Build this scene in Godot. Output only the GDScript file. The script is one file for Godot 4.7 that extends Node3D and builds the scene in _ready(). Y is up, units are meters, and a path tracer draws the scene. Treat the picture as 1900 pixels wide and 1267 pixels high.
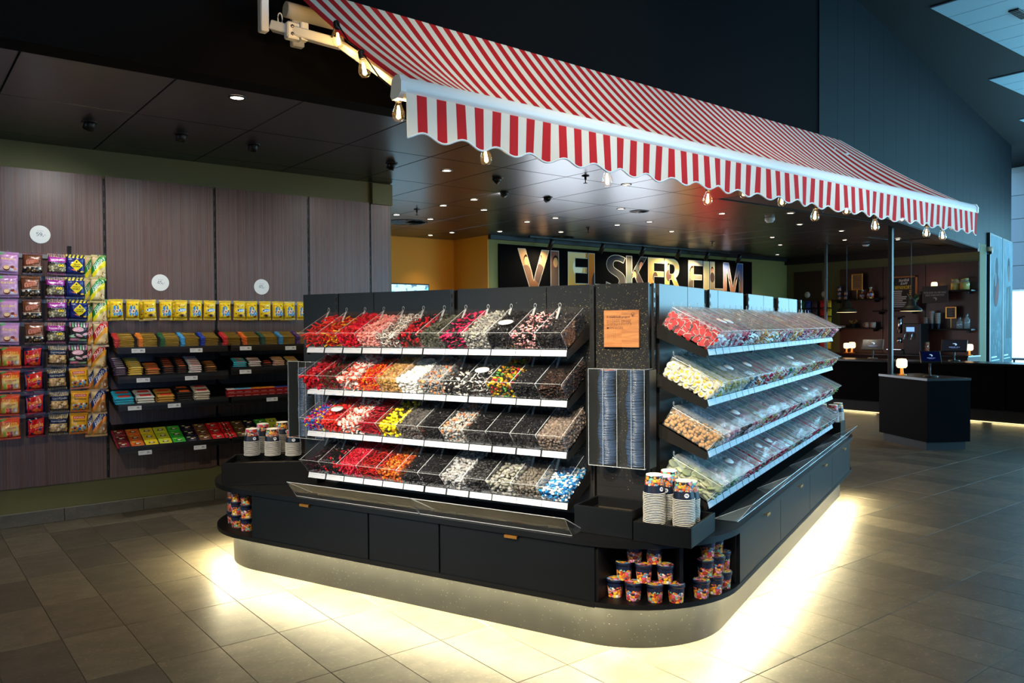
extends Node3D
# A pick-and-mix sweet kiosk under a striped awning at the edge of a dark shop, seen from the foyer.
# World axes follow the shop: x runs along the shelf wall, -z into the shop. The kiosk has its own turned frame KT.

const EYE := 1.6
var KT := Transform3D(Basis(Vector3.UP, deg_to_rad(-69.236)), Vector3.ZERO)
var names := {}
var mats := {}
var meshes := {}
var glyph_cache := {}
var rng := RandomNumberGenerator.new()
const ORD := ["first", "second", "third", "fourth", "fifth", "sixth", "seventh", "eighth", "ninth", "tenth", "eleventh", "twelfth", "thirteenth", "fourteenth", "fifteenth", "sixteenth", "seventeenth", "eighteenth", "nineteenth", "twentieth", "twenty-first", "twenty-second", "twenty-third", "twenty-fourth", "twenty-fifth", "twenty-sixth", "twenty-seventh", "twenty-eighth", "twenty-ninth", "thirtieth"]

func ordi(i: int) -> String:
	if i < 30: return ORD[i]
	var tens := ["thirty", "forty", "fifty", "sixty", "seventy", "eighty", "ninety"]
	var n := i + 1
	if n < 100:
		var t: String = tens[n / 10 - 3]
		return t.trim_suffix("y") + "ieth" if n % 10 == 0 else t + "-" + ORD[n % 10 - 1]
	return "hundred-and-" + ORD[n - 101]

# ---------------------------------------------------------------- nodes
func numbered(n: String) -> String:
	var k: int = names.get(n, 0)
	names[n] = k + 1
	return n if k == 0 else "%s_%03d" % [n, k]

func tag(o: Node3D, label: String, category: String, group := "") -> Node3D:
	o.set_meta("label", label)
	o.set_meta("category", category)
	if group != "": o.set_meta("group", group)
	return o

func thing(called: String, label: String, category: String, xf := Transform3D(), group := "") -> Node3D:
	var o := Node3D.new()
	o.name = numbered(called)
	add_child(o)
	o.transform = xf
	return tag(o, label, category, group)

func mi(called: String, mesh: Mesh, m: Material, parent: Node3D = null, xf := Transform3D()) -> MeshInstance3D:
	var o := MeshInstance3D.new()
	o.mesh = mesh
	o.material_override = m
	o.transform = xf
	if parent == null:
		o.name = numbered(called)
		add_child(o)
	else:
		o.name = called
		parent.add_child(o, true)
	return o

func obj(called: String, st: SurfaceTool, m: Material, parent: Node3D = null, xf := Transform3D()) -> MeshInstance3D:
	return mi(called, done(st), m, parent, xf)

func struct(called: String, st: SurfaceTool, m: Material, xf := Transform3D()) -> MeshInstance3D:
	var o := obj(called, st, m, null, xf)
	o.set_meta("kind", "structure")
	return o

func dup(src: Node3D, xf: Transform3D, label := "", group := "", called := "") -> Node3D:
	var o: Node3D = src.duplicate()
	var base := called if called != "" else String(src.name).rstrip("0123456789").trim_suffix("_")
	o.name = numbered(base)
	add_child(o)
	o.transform = xf
	if label != "": o.set_meta("label", label)
	if group != "": o.set_meta("group", group)
	return o

func T(x: float, y: float, z: float, turn := 0.0) -> Transform3D:
	return Transform3D(Basis(Vector3.UP, turn), Vector3(x, y, z))

func K(x: float, y: float, z: float, turn := 0.0) -> Transform3D:
	return KT * T(x, y, z, turn)

# ---------------------------------------------------------------- shapes
func mb() -> SurfaceTool:
	var st := SurfaceTool.new()
	st.begin(Mesh.PRIMITIVE_TRIANGLES)
	st.set_smooth_group(-1)
	return st

func done(st: SurfaceTool) -> ArrayMesh:
	st.generate_normals()
	return st.commit()

func tri(st: SurfaceTool, a: Vector3, b: Vector3, c: Vector3, ua := Vector2.ZERO, ub := Vector2.ZERO, uc := Vector2.ZERO) -> void:
	st.set_uv(ua); st.add_vertex(a)
	st.set_uv(uc); st.add_vertex(c)
	st.set_uv(ub); st.add_vertex(b)

func quad(st: SurfaceTool, a: Vector3, b: Vector3, c: Vector3, d: Vector3, u0 := Vector2(0, 1), u1 := Vector2(1, 0)) -> void:
	# a b c d counter-clockwise from outside, a lower left
	tri(st, a, b, c, Vector2(u0.x, u0.y), Vector2(u1.x, u0.y), Vector2(u1.x, u1.y))
	tri(st, a, c, d, Vector2(u0.x, u0.y), Vector2(u1.x, u1.y), Vector2(u0.x, u1.y))

func box(st: SurfaceTool, c: Vector3, s: Vector3, ch := 0.0, xf := Transform3D()) -> void:
	var h := s / 2.0
	if ch <= 0.0:
		var p := []
		for k in 8: p.append(xf * (c + Vector3(h.x * (1 if k & 1 else -1), h.y * (1 if k & 2 else -1), h.z * (1 if k & 4 else -1))))
		quad(st, p[4], p[5], p[7], p[6])
		quad(st, p[1], p[0], p[2], p[3])
		quad(st, p[5], p[1], p[3], p[7])
		quad(st, p[0], p[4], p[6], p[2])
		quad(st, p[6], p[7], p[3], p[2])
		quad(st, p[0], p[1], p[5], p[4])
		return
	ch = minf(ch, minf(h.x, minf(h.y, h.z)) * 0.95)
	var i := h - Vector3(ch, ch, ch)
	# corner k, variant: which axis sits on the full face
	var v := func(k: int, ax: int) -> Vector3:
		var sg := Vector3(1 if k & 1 else -1, 1 if k & 2 else -1, 1 if k & 4 else -1)
		var q := i
		q[ax] = h[ax]
		return xf * (c + q * sg)
	for f in [[2, 4, 5, 7, 6], [2, 1, 0, 2, 3], [0, 5, 1, 3, 7], [0, 0, 4, 6, 2], [1, 6, 7, 3, 2], [1, 0, 1, 5, 4]]:
		quad(st, v.call(f[1], f[0]), v.call(f[2], f[0]), v.call(f[3], f[0]), v.call(f[4], f[0]))
	for e in [[4, 5, 1, 2], [6, 7, 2, 1], [0, 1, 2, 1], [2, 3, 1, 2], [5, 7, 2, 0], [4, 6, 0, 2], [1, 3, 0, 2], [0, 2, 2, 0], [7, 3, 1, 0], [6, 2, 0, 1], [5, 1, 0, 1], [4, 0, 1, 0]]:
		quad(st, v.call(e[0], e[2]), v.call(e[1], e[2]), v.call(e[1], e[3]), v.call(e[0], e[3]))
	for k in 8:
		var odd := ((k & 1) + ((k >> 1) & 1) + ((k >> 2) & 1)) % 2 == 1
		if odd: tri(st, v.call(k, 0), v.call(k, 1), v.call(k, 2))
		else: tri(st, v.call(k, 0), v.call(k, 2), v.call(k, 1))

func lathe(st: SurfaceTool, prof: Array, seg := 16, xf := Transform3D(), smooth := true, urep := 1.0) -> void:
	if smooth: st.set_smooth_group(1)
	var n := prof.size()
	var down: bool = prof[0].y > prof[n - 1].y
	for k in seg:
		var a0 := TAU * k / seg
		var a1 := TAU * (k + 1) / seg
		var d0 := Vector3(sin(a0), 0, cos(a0))
		var d1 := Vector3(sin(a1), 0, cos(a1))
		for j in n - 1:
			var p: Vector2 = prof[j]
			var q: Vector2 = prof[j + 1]
			var va := float(j) / (n - 1) if down else 1.0 - float(j) / (n - 1)
			var vb := float(j + 1) / (n - 1) if down else 1.0 - float(j + 1) / (n - 1)
			var a := xf * (d0 * p.x + Vector3(0, p.y, 0))
			var b := xf * (d1 * p.x + Vector3(0, p.y, 0))
			var c := xf * (d1 * q.x + Vector3(0, q.y, 0))
			var d := xf * (d0 * q.x + Vector3(0, q.y, 0))
			var ua := Vector2(urep * k / seg, va)
			var ub := Vector2(urep * (k + 1) / seg, va)
			var uc := Vector2(urep * (k + 1) / seg, vb)
			var ud := Vector2(urep * k / seg, vb)
			if down:
				if p.x > 1e-6: tri(st, a, c, b, ua, uc, ub)
				if q.x > 1e-6: tri(st, a, d, c, ua, ud, uc)
			else:
				if p.x > 1e-6: tri(st, a, b, c, ua, ub, uc)
				if q.x > 1e-6: tri(st, a, c, d, ua, uc, ud)
	st.set_smooth_group(-1)

func tube(st: SurfaceTool, pts: Array, r: float, seg := 6, closed := false) -> void:
	st.set_smooth_group(2)
	var rings := []
	var n := pts.size()
	var up := Vector3.UP
	for k in n:
		var a: Vector3 = pts[(k - 1 + n) % n] if closed or k > 0 else pts[k]
		var b: Vector3 = pts[(k + 1) % n] if closed or k < n - 1 else pts[k]
		var t := (b - a).normalized()
		var s := t.cross(up)
		if s.length() < 0.05: s = t.cross(Vector3.RIGHT)
		s = s.normalized()
		var w := s.cross(t).normalized()
		var ring := []
		for j in seg: ring.append(pts[k] + (s * cos(TAU * j / seg) + w * sin(TAU * j / seg)) * r)
		rings.append(ring)
	for k in (n if closed else n - 1):
		var r0: Array = rings[k]
		var r1: Array = rings[(k + 1) % n]
		for j in seg:
			quad(st, r0[j], r1[j], r1[(j + 1) % seg], r0[(j + 1) % seg])
	st.set_smooth_group(-1)
	if not closed:
		for j in range(1, seg - 1):
			tri(st, rings[0][0], rings[0][j], rings[0][j + 1])
			tri(st, rings[n - 1][0], rings[n - 1][j + 1], rings[n - 1][j])

func prism(st: SurfaceTool, poly: PackedVector2Array, y0: float, y1: float, xf := Transform3D(), smooth_sides := false) -> void:
	# poly in (x, z); extruded from y0 to y1
	var p := poly.duplicate()
	if Geometry2D.is_polygon_clockwise(p): p.reverse()
	var t := Geometry2D.triangulate_polygon(p)
	for k in range(0, t.size(), 3):
		var a := p[t[k]]
		var b := p[t[k + 1]]
		var c := p[t[k + 2]]
		if (b - a).cross(c - a) < 0.0:
			var q := b
			b = c
			c = q
		tri(st, xf * Vector3(a.x, y1, a.y), xf * Vector3(c.x, y1, c.y), xf * Vector3(b.x, y1, b.y), a, c, b)
		tri(st, xf * Vector3(a.x, y0, a.y), xf * Vector3(b.x, y0, b.y), xf * Vector3(c.x, y0, c.y), a, b, c)
	if smooth_sides: st.set_smooth_group(3)
	for k in p.size():
		var a := p[k]
		var b := p[(k + 1) % p.size()]
		quad(st, xf * Vector3(b.x, y0, b.y), xf * Vector3(a.x, y0, a.y), xf * Vector3(a.x, y1, a.y), xf * Vector3(b.x, y1, b.y))
	st.set_smooth_group(-1)

func rounded_rect(x0: float, x1: float, z0: float, z1: float, r: float, seg := 10) -> PackedVector2Array:
	var p := PackedVector2Array()
	for c in [[x1 - r, z1 - r, 0.0], [x0 + r, z1 - r, PI / 2], [x0 + r, z0 + r, PI], [x1 - r, z0 + r, 1.5 * PI]]:
		for k in seg + 1:
			var a: float = c[2] + PI / 2 * k / seg
			p.append(Vector2(c[0] + r * cos(a), c[1] + r * sin(a)))
	return p

func bxm(key: String, s: Vector3, ch := 0.0) -> Mesh:
	if not meshes.has(key):
		var st := mb()
		box(st, Vector3.ZERO, s, ch)
		meshes[key] = done(st)
	return meshes[key]

# ---------------------------------------------------------------- materials
func mat(key: String, c := Color.WHITE, rough := 0.6, metal := 0.0, spec := 0.5) -> StandardMaterial3D:
	if mats.has(key): return mats[key]
	var m := StandardMaterial3D.new()
	m.resource_name = key
	m.albedo_color = c
	m.roughness = rough
	m.metallic = metal
	m.metallic_specular = spec
	mats[key] = m
	return m

func tex_mat(key: String, im: Image, rough := 0.5, metal := 0.0, spec := 0.5) -> StandardMaterial3D:
	if mats.has(key): return mats[key]
	var m := mat(key, Color.WHITE, rough, metal, spec)
	m.albedo_texture = ImageTexture.create_from_image(im)
	return m

func glow_mat(key: String, c: Color, e: float) -> StandardMaterial3D:
	if mats.has(key): return mats[key]
	var m := mat(key, c, 0.6)
	m.emission_enabled = true
	m.emission = c
	m.emission_energy_multiplier = e
	return m

func pane_mat(key: String, c: Color, alpha: float, rough := 0.04) -> StandardMaterial3D:
	if mats.has(key): return mats[key]
	var m := mat(key, Color(c, alpha), rough)
	m.transparency = BaseMaterial3D.TRANSPARENCY_ALPHA
	m.cull_mode = BaseMaterial3D.CULL_DISABLED
	return m

# ---------------------------------------------------------------- drawing on images (print, lettering, grain)
func canvas(w: int, h: int, c: Color) -> Image:
	var im := Image.create(w, h, false, Image.FORMAT_RGB8)
	im.fill(c)
	return im

func rct(im: Image, x: float, y: float, w: float, h: float, c: Color) -> void:
	im.fill_rect(Rect2i(int(x), int(y), maxi(1, int(w)), maxi(1, int(h))), c)

func ell(im: Image, cx: float, cy: float, rx: float, ry: float, c: Color, turn := 0.0) -> void:
	var R := maxf(rx, ry)
	for y in range(maxi(0, int(cy - R)), mini(im.get_height(), int(cy + R) + 1)):
		for x in range(maxi(0, int(cx - R)), mini(im.get_width(), int(cx + R) + 1)):
			var d := Vector2(x + 0.5 - cx, y + 0.5 - cy).rotated(-turn)
			if (d.x / rx) ** 2 + (d.y / ry) ** 2 <= 1.0: im.set_pixel(x, y, c)

func poly(im: Image, pts: PackedVector2Array, c: Color) -> void:
	var t := Geometry2D.triangulate_polygon(pts)
	for k in range(0, t.size(), 3): fill_tri(im, pts[t[k]], pts[t[k + 1]], pts[t[k + 2]], c)

func fill_tri(im: Image, a: Vector2, b: Vector2, c: Vector2, col: Color) -> void:
	var y0 := maxi(0, int(floor(minf(a.y, minf(b.y, c.y)))))
	var y1 := mini(im.get_height() - 1, int(ceil(maxf(a.y, maxf(b.y, c.y)))))
	for y in range(y0, y1 + 1):
		var yc := y + 0.5
		var lo := 1e9
		var hi := -1e9
		for e in [[a, b], [b, c], [c, a]]:
			var p: Vector2 = e[0]
			var q: Vector2 = e[1]
			if (p.y <= yc and q.y > yc) or (q.y <= yc and p.y > yc):
				var x := p.x + (yc - p.y) / (q.y - p.y) * (q.x - p.x)
				lo = minf(lo, x)
				hi = maxf(hi, x)
		if hi < lo: continue
		var x0 := maxi(0, int(round(lo)))
		var x1 := mini(im.get_width(), int(round(hi)))
		if x1 > x0: im.fill_rect(Rect2i(x0, y, x1 - x0, 1), col)

func glyphs(text: String, serif := false, bold := true) -> Array:
	# triangles of the lettering, in a unit box whose height is that of the text's own bounds
	var key := "%s|%s|%s" % [text, serif, bold]
	if glyph_cache.has(key): return glyph_cache[key]
	var tm := TextMesh.new()
	var f := SystemFont.new()
	f.font_names = PackedStringArray(["Droid Serif" if serif else "Droid Sans"])
	f.font_weight = 700 if bold else 400
	tm.font = f
	tm.text = text
	tm.depth = 0.0
	tm.font_size = 48
	tm.curve_step = 1.5
	tm.pixel_size = 0.01
	var a := tm.surface_get_arrays(0)
	var v: PackedVector3Array = a[Mesh.ARRAY_VERTEX]
	var ix: PackedInt32Array = a[Mesh.ARRAY_INDEX]
	var lo := Vector2(1e9, 1e9)
	var hi := Vector2(-1e9, -1e9)
	for p in v:
		lo = lo.min(Vector2(p.x, p.y))
		hi = hi.max(Vector2(p.x, p.y))
	var s := hi - lo
	var out := PackedVector2Array()
	for k in ix: out.append(Vector2((v[k].x - lo.x) / s.x, 1.0 - (v[k].y - lo.y) / s.y))
	glyph_cache[key] = [out, s.x / s.y]
	return glyph_cache[key]

func txt(im: Image, text: String, x: float, y: float, w: float, h: float, c: Color, turn := 0.0, serif := false, bold := true, slant := 0.0) -> void:
	# lettering stretched into the rectangle at (x, y), turned about its middle
	var g: PackedVector2Array = glyphs(text, serif, bold)[0]
	var mid := Vector2(x + w / 2, y + h / 2)
	for k in range(0, g.size(), 3):
		var q := []
		for j in 3:
			var p := Vector2(g[k + j].x * w - w / 2 - (g[k + j].y - 0.5) * slant * h, g[k + j].y * h - h / 2)
			q.append(mid + p.rotated(turn))
		fill_tri(im, q[0], q[1], q[2], c)

func noise(seed_: int, freq: float, oct := 3) -> FastNoiseLite:
	var n := FastNoiseLite.new()
	n.seed = seed_
	n.frequency = freq
	n.fractal_octaves = oct
	return n

func hsv_jit(c: Color, a := 0.06) -> Color:
	return Color.from_hsv(fposmod(c.h + rng.randf_range(-a, a) * 0.25, 1.0), clampf(c.s + rng.randf_range(-a, a), 0, 1), clampf(c.v * (1.0 + rng.randf_range(-2 * a, 2 * a)), 0, 1))

func candy_blobs(im: Image, x0: float, y0: float, w: float, h: float, n: int, r: float) -> void:
	# photographed sweets as flat print
	var cs := [Color("e8862a"), Color("f2c230"), Color("d8372f"), Color("e58fb0"), Color("b23a2a"), Color("f0e4cf"), Color("7cc3a0"), Color("3a2a26"), Color("c9602a"), Color("5d9ec9"), Color("e04f6d"), Color("f4a53a")]
	for k in n:
		var c: Color = cs[rng.randi() % cs.size()]
		var p := Vector2(x0 + rng.randf() * w, y0 + rng.randf() * h)
		var rr := r * rng.randf_range(0.6, 1.2)
		var a := rng.randf() * TAU
		ell(im, p.x, p.y, rr, rr * rng.randf_range(0.5, 1.0), c.darkened(0.25), a)
		ell(im, p.x - rr * 0.12, p.y - rr * 0.15, rr * 0.8, rr * 0.55, c, a)

# ---------------------------------------------------------------- the scene
func _ready() -> void:
	rng.seed = 20240
	# camera: level-headed 26 mm view, pitched down a degree
	var cam := Camera3D.new()
	cam.name = "camera"
	add_child(cam)
	cam.fov = 46.17
	cam.near = 0.05
	cam.far = 120.0
	cam.transform = Transform3D(Basis(Vector3.UP, deg_to_rad(-38.168)) * Basis(Vector3.RIGHT, deg_to_rad(-1.128)) * Basis(Vector3.BACK, deg_to_rad(-0.3985)), Vector3(0, EYE, 0))
	# sky (seen through the foyer window only) and exposure
	var we := WorldEnvironment.new()
	we.name = "environment"
	var e := Environment.new()
	var sky := Sky.new()
	var sm := ProceduralSkyMaterial.new()
	sm.sky_top_color = Color(0.45, 0.68, 0.9)
	sm.sky_horizon_color = Color(0.8, 0.95, 1.0)
	sm.ground_horizon_color = Color(0.7, 0.85, 0.9)
	sm.ground_bottom_color = Color(0.4, 0.5, 0.55)
	sm.sky_energy_multiplier = 2.5
	sm.ground_energy_multiplier = 2.5
	sky.sky_material = sm
	e.background_mode = Environment.BG_SKY
	e.sky = sky
	e.tonemap_mode = Environment.TONE_MAPPER_LINEAR
	e.tonemap_exposure = 1.0
	e.sdfgi_enabled = true
	e.ssao_enabled = true
	e.ssil_enabled = true
	we.environment = e
	add_child(we)
	# daylight: tall foyer windows right of and behind the camera (panes built in build_foyer)
	area("window_daylight", Vector3(22.75, 2.3, -1.6), Vector3(-1, -0.05, 0.0), Vector2(10.5, 3.8), Color(0.58, 0.87, 1.0), 140.0)
	area("window_daylight", Vector3(13.5, 2.6, 7.7), Vector3(-0.35, -0.1, -1), Vector2(9.0, 4.4), Color(0.58, 0.85, 1.0), 230.0)
	area("window_daylight", Vector3(1.5, 2.6, 7.7), Vector3(0, -0.1, -1), Vector2(5.0, 4.0), Color(0.50, 0.68, 1.0), 14.0)
	build_textures()
	build_floor()
	build_shop_shell()
	build_foyer()
	build_kiosk()
	build_bins()
	build_cups_and_tubs()
	build_awning()
	build_ceiling_fittings()
	build_shelf_wall()
	build_wall_cases()
	build_bar()

func area(called: String, at: Vector3, towards: Vector3, size: Vector2, c: Color, energy: float) -> void:
	var l := AreaLight3D.new()
	l.name = numbered(called)
	add_child(l)
	l.area_size = size
	l.area_normalize_energy = true
	l.light_color = c
	l.light_energy = energy
	l.shadow_enabled = true
	l.area_range = 60.0
	l.area_attenuation = 2.0
	l.transform = Transform3D(Basis.looking_at(towards.normalized(), Vector3.UP if absf(towards.normalized().y) < 0.99 else Vector3.RIGHT), at)

func spot(parent: Node3D, at: Vector3, target: Vector3, c: Color, energy: float, angle: float, size := 0.04) -> void:
	var l := SpotLight3D.new()
	l.name = "spot_beam"
	parent.add_child(l, true)
	l.light_color = c
	l.light_energy = energy
	l.spot_angle = angle
	l.spot_angle_attenuation = 1.0
	l.spot_range = 40.0
	l.spot_attenuation = 2.0
	l.light_size = size
	l.shadow_enabled = true
	var d := (target - at).normalized()
	l.transform = parent.transform.affine_inverse() * Transform3D(Basis.looking_at(d, Vector3.UP if absf(d.y) < 0.99 else Vector3.RIGHT), at)

var im_wood: Image
var im_stone: Image
var im_metal: Image
var im_fabric: Image

func build_textures() -> void:
	# vertical-grain dark veneer
	var n := noise(3, 0.09, 3)
	var n2 := noise(4, 0.012, 3)
	var cols := []
	for x in 512: cols.append([n.get_noise_2d(x * 2.6, 7.0) * 0.5 + n.get_noise_2d(x * 9.0, 70.0) * 0.35, n2.get_noise_2d(x * 3.0, 1.0)])
	im_wood = canvas(512, 256, Color.BLACK)
	for x in 512:
		for y in 256:
			var w: float = cols[x][0] + 0.3 * n.get_noise_2d(x * 4.0, y * 0.35)
			var t := clampf(0.5 + w * 0.9, 0, 1)
			var c := Color(0.235, 0.165, 0.15).lerp(Color(0.46, 0.345, 0.305), t)
			c = c.lerp(Color(0.36, 0.31, 0.30), clampf(float(cols[x][1]) + 0.3, 0, 0.6))
			im_wood.set_pixel(x, y, c)
	# grey-brown stone
	im_stone = canvas(512, 512, Color.BLACK)
	var a := noise(11, 0.012, 5)
	var b := noise(12, 0.11, 4)
	var cc := noise(13, 0.03, 3)
	for x in 512:
		for y in 512:
			var v := 0.5 + 0.55 * a.get_noise_2d(x, y * 1.7) + 0.22 * b.get_noise_2d(x, y)
			var g := 0.345 + 0.11 * v
			if cc.get_noise_2d(x * 1.5 + 900, y * 3.0) * 0.7 + b.get_noise_2d(x + 400, y) * 0.6 > 0.42: g += 0.07
			im_stone.set_pixel(x, y, Color(g * 1.06, g, g * 0.88))
	# brushed dark sheet metal: roughness only
	im_metal = canvas(256, 256, Color.BLACK)
	for x in 256:
		for y in 256:
			var v := 0.30 + 0.012 * n.get_noise_2d(x * 0.2, y * 6.0)
			im_metal.set_pixel(x, y, Color(v, v, v))
	var wm := tex_mat("veneer", im_wood, 0.42)
	wm.uv1_scale = Vector3(1, 1, 1)

# ---------------------------------------------------------------- floor
func in_view(p: Vector3, margin := 0.06) -> float:
	# distance from the eye where the point is inside the photograph's frame, else -1
	var yaw := deg_to_rad(-38.168)
	var q := Basis(Vector3.UP, -yaw) * (p - Vector3(0, EYE, 0))
	if q.z > -0.2: return -1.0
	if absf(q.x / -q.z) > 0.64 + margin or absf(q.y / -q.z) > 0.46 + margin: return -1.0
	return -q.z

func build_floor() -> void:
	var st := mb()
	box(st, Vector3(9, -0.06, -2.0), Vector3(34, 0.1, 21), 0.0)
	var fl := struct("floor", st, mat("grout", Color(0.14, 0.13, 0.115), 0.9))
	var ms := []
	for k in 3:
		var m := tex_mat("tile_stone_%d" % k, im_stone, 0.42, 0.0, 0.4)
		m.albedo_color = [Color(0.80, 0.79, 0.78), Color(0.88, 0.86, 0.84), Color(0.95, 0.93, 0.90)][k]
		m.uv1_triplanar = true
		m.uv1_world_triplanar = true
		m.uv1_scale = Vector3(0.55, 0.55, 0.55) * (1.0 + 0.13 * k)
		m.uv1_offset = Vector3(0.31 * k, 0.17 * k, 0.63 * k)
		ms.append(m)
	var mesh := bxm("tile", Vector3(0.3, 0.012, 0.624), 0.0015)
	var cand := []
	var rest := mb()
	for i in range(-26, 75):
		for j in range(-19, 17):
			var x := 0.70 + 0.3021 * i + 0.151
			var z := -2.165 + 0.6265 * j - 0.313
			if x < -7.8 or x > 25.8 or z > 7.9: continue
			# hidden under the kiosk
			var k := KT.affine_inverse() * Vector3(x, 0, z)
			if k.x > -4.0 and k.x < -1.9 and k.z < -4.4 and k.z > -7.8: continue
			var d := in_view(Vector3(x, 0, z))
			if d > 0 and z > -8.0: cand.append([d, x, z])
			else: box(rest, Vector3(x, -0.006, z), Vector3(0.3, 0.012, 0.624))
	cand.sort_custom(func(p, q): return p[0] < q[0])
	for k in cand.size():
		if k < 290: mi("tile", mesh, ms[rng.randi() % 3], fl, T(cand[k][1], -0.006, cand[k][2]))
		else: box(rest, Vector3(cand[k][1], -0.006, cand[k][2]), Vector3(0.3, 0.012, 0.624))
	obj("tiles_beyond", rest, ms[1], fl).set_meta("kind", "stuff")

# ---------------------------------------------------------------- shop: walls, ceiling
func bend_z(x: float) -> float:
	return (-3.2165 - 0.196 * x) / 0.981

func build_shop_shell() -> void:
	var olive := mat("olive_paint", Color(0.36, 0.36, 0.22), 0.75)
	var black := mat("black_paint", Color(0.035, 0.036, 0.042), 0.55)
	var ochre := mat("ochre_paint", Color(0.80, 0.52, 0.06), 0.7)
	var veneer: Material = mats["veneer"]
	# solid block that carries the shelf wall
	var st := mb()
	box(st, Vector3(-1.85, 1.56, -9.7), Vector3(12.32, 3.12, 4.26))
	var wl := struct("wall_left", st, olive)
	var edges := [-2.2, -1.27, -0.35, 0.58, 1.51, 2.44, 3.36, 4.05]
	for k in edges.size() - 1:
		var x0: float = edges[k] + 0.012
		var x1: float = edges[k + 1] - 0.012
		var s := mb()
		panel_uv(s, x0, x1, 0.31, 2.9, -7.55, 0.02)
		obj("panel", s, veneer, wl)
		var u := mb()
		box(u, Vector3(edges[k + 1], 1.6, -7.562), Vector3(0.022, 2.56, 0.01))
		var holes := mb()
		for h in 26: box(holes, Vector3(edges[k + 1], 0.4 + h * 0.096, -7.5555), Vector3(0.006, 0.04, 0.004))
		var up := obj("slotted_upright", u, mat("upright_black", Color(0.03, 0.03, 0.035), 0.4, 0.5), wl)
		if k > 2: obj("slots", holes, mat("slot_shade", Color(0.16, 0.16, 0.17), 0.5), up)
	var s2 := mb()
	panel_uv(s2, 4.06, 4.29, 0.31, 2.9, -7.55, 0.02)
	obj("panel", s2, veneer, wl)
	var s3 := mb()
	box(s3, Vector3(4.19, 3.0, -7.545), Vector3(0.24, 0.22, 0.03), 0.003)
	struct("trim_1", s3, olive)
	# stone skirting in lengths
	var sk := mb()
	box(sk, Vector3(-0.7, 0.052, -7.555), Vector3(10.0, 0.1, 0.02))
	var bb := struct("baseboard_left", sk, mat("skirting_joint", Color(0.1, 0.1, 0.1), 0.9))
	var stone := tex_mat("skirting_stone", im_stone, 0.5)
	stone.albedo_color = Color(0.72, 0.74, 0.76)
	stone.uv1_triplanar = true
	stone.uv1_world_triplanar = true
	stone.uv1_scale = Vector3(0.8, 0.8, 0.8)
	for k in range(-4, 7): mi("skirting_tile", bxm("skirt", Vector3(0.612, 0.107, 0.014), 0.002), stone, bb, T(0.86 + k * 0.616, 0.0545, -7.541))
	var cap := mb()
	box(cap, Vector3(-0.7, 0.109, -7.545), Vector3(10.0, 0.005, 0.026))
	obj("top_edge", cap, mat("edge_metal", Color(0.55, 0.54, 0.48), 0.4, 0.6), bb)
	# niche behind the shelf wall
	st = mb()
	box(st, Vector3(4.55, 1.56, -11.86), Vector3(0.5, 3.12, 0.1))
	box(st, Vector3(6.42, 1.56, -11.86), Vector3(3.2, 3.12, 0.1))
	struct("wall_niche", st, ochre)
	st = mb()
	box(st, Vector3(7.993, 1.56, -11.3), Vector3(0.02, 3.12, 1.0))
	struct("wall_niche_side", st, ochre)
	# wall of the big lettered sign
	st = mb()
	box(st, Vector3(12.5, 1.56, -11.35), Vector3(9.0, 3.12, 1.1))
	struct("wall_back", st, mat("olive_paint_2", Color(0.42, 0.41, 0.2), 0.75))
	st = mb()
	box(st, Vector3(12.4, 3.085, -10.76), Vector3(8.8, 0.07, 0.06))  # black strip standing in for the shadow gap below the ceiling
	struct("shadow_gap_strip_2", st, black)
	# bar wall
	st = mb()
	box(st, Vector3(16.85, 1.56, -8.7), Vector3(0.3, 3.12, 4.2))
	var wr := struct("wall_right", st, olive)
	for r in [[-10.6, -9.9], [-9.46, -8.5], [-8.485, -7.62], [-7.605, -6.61]]:
		var s := mb()
		panel_uv_x(s, r[0], r[1], 0.3, 2.79, 16.7, 0.02)
		obj("panel", s, tex_mat("veneer_red", im_wood, 0.42), wr)
	mats["veneer_red"].albedo_color = Color(0.56, 0.37, 0.36)
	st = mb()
	box(st, Vector3(16.66, 3.05, -8.7), Vector3(0.1, 0.16, 4.2))  # dark strip drawn for the shadowed gap over the bar wall
	struct("shadow_gap_strip_3", st, black)
	# ceiling of metal panels, its front edge following the fascia
	var pg := PackedVector2Array([Vector2(-8, -4.95), Vector2(8.23, -4.95), Vector2(17.0, bend_z(17.0) - 0.02), Vector2(17.0, -11.9), Vector2(-8, -11.9)])
	st = mb()
	prism(st, pg, 3.135, 3.25)
	var ce := struct("ceiling", st, black)
	var cm := tex_mat("ceiling_metal", im_metal, 0.3, 0.85)
	cm.albedo_texture = null
	cm.albedo_color = Color(0.32, 0.32, 0.335)
	cm.roughness_texture = ImageTexture.create_from_image(im_metal)
	cm.roughness = 1.0
	cm.uv1_triplanar = true
	cm.uv1_world_triplanar = true
	cm.uv1_scale = Vector3(0.8, 0.8, 0.8)
	for i in range(0, 21):
		for j in 6:
			var x := -0.2 + 0.82 * i + 0.41
			var z := -5.55 - 1.16 * j
			if i < 0: continue
			if x > 8.2 and z + 0.58 > bend_z(x + 0.4):
				continue
			mi("ceiling_panel", bxm("cpanel", Vector3(0.812, 0.014, 1.152), 0.003), cm, ce, T(x, 3.128, z))

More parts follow.
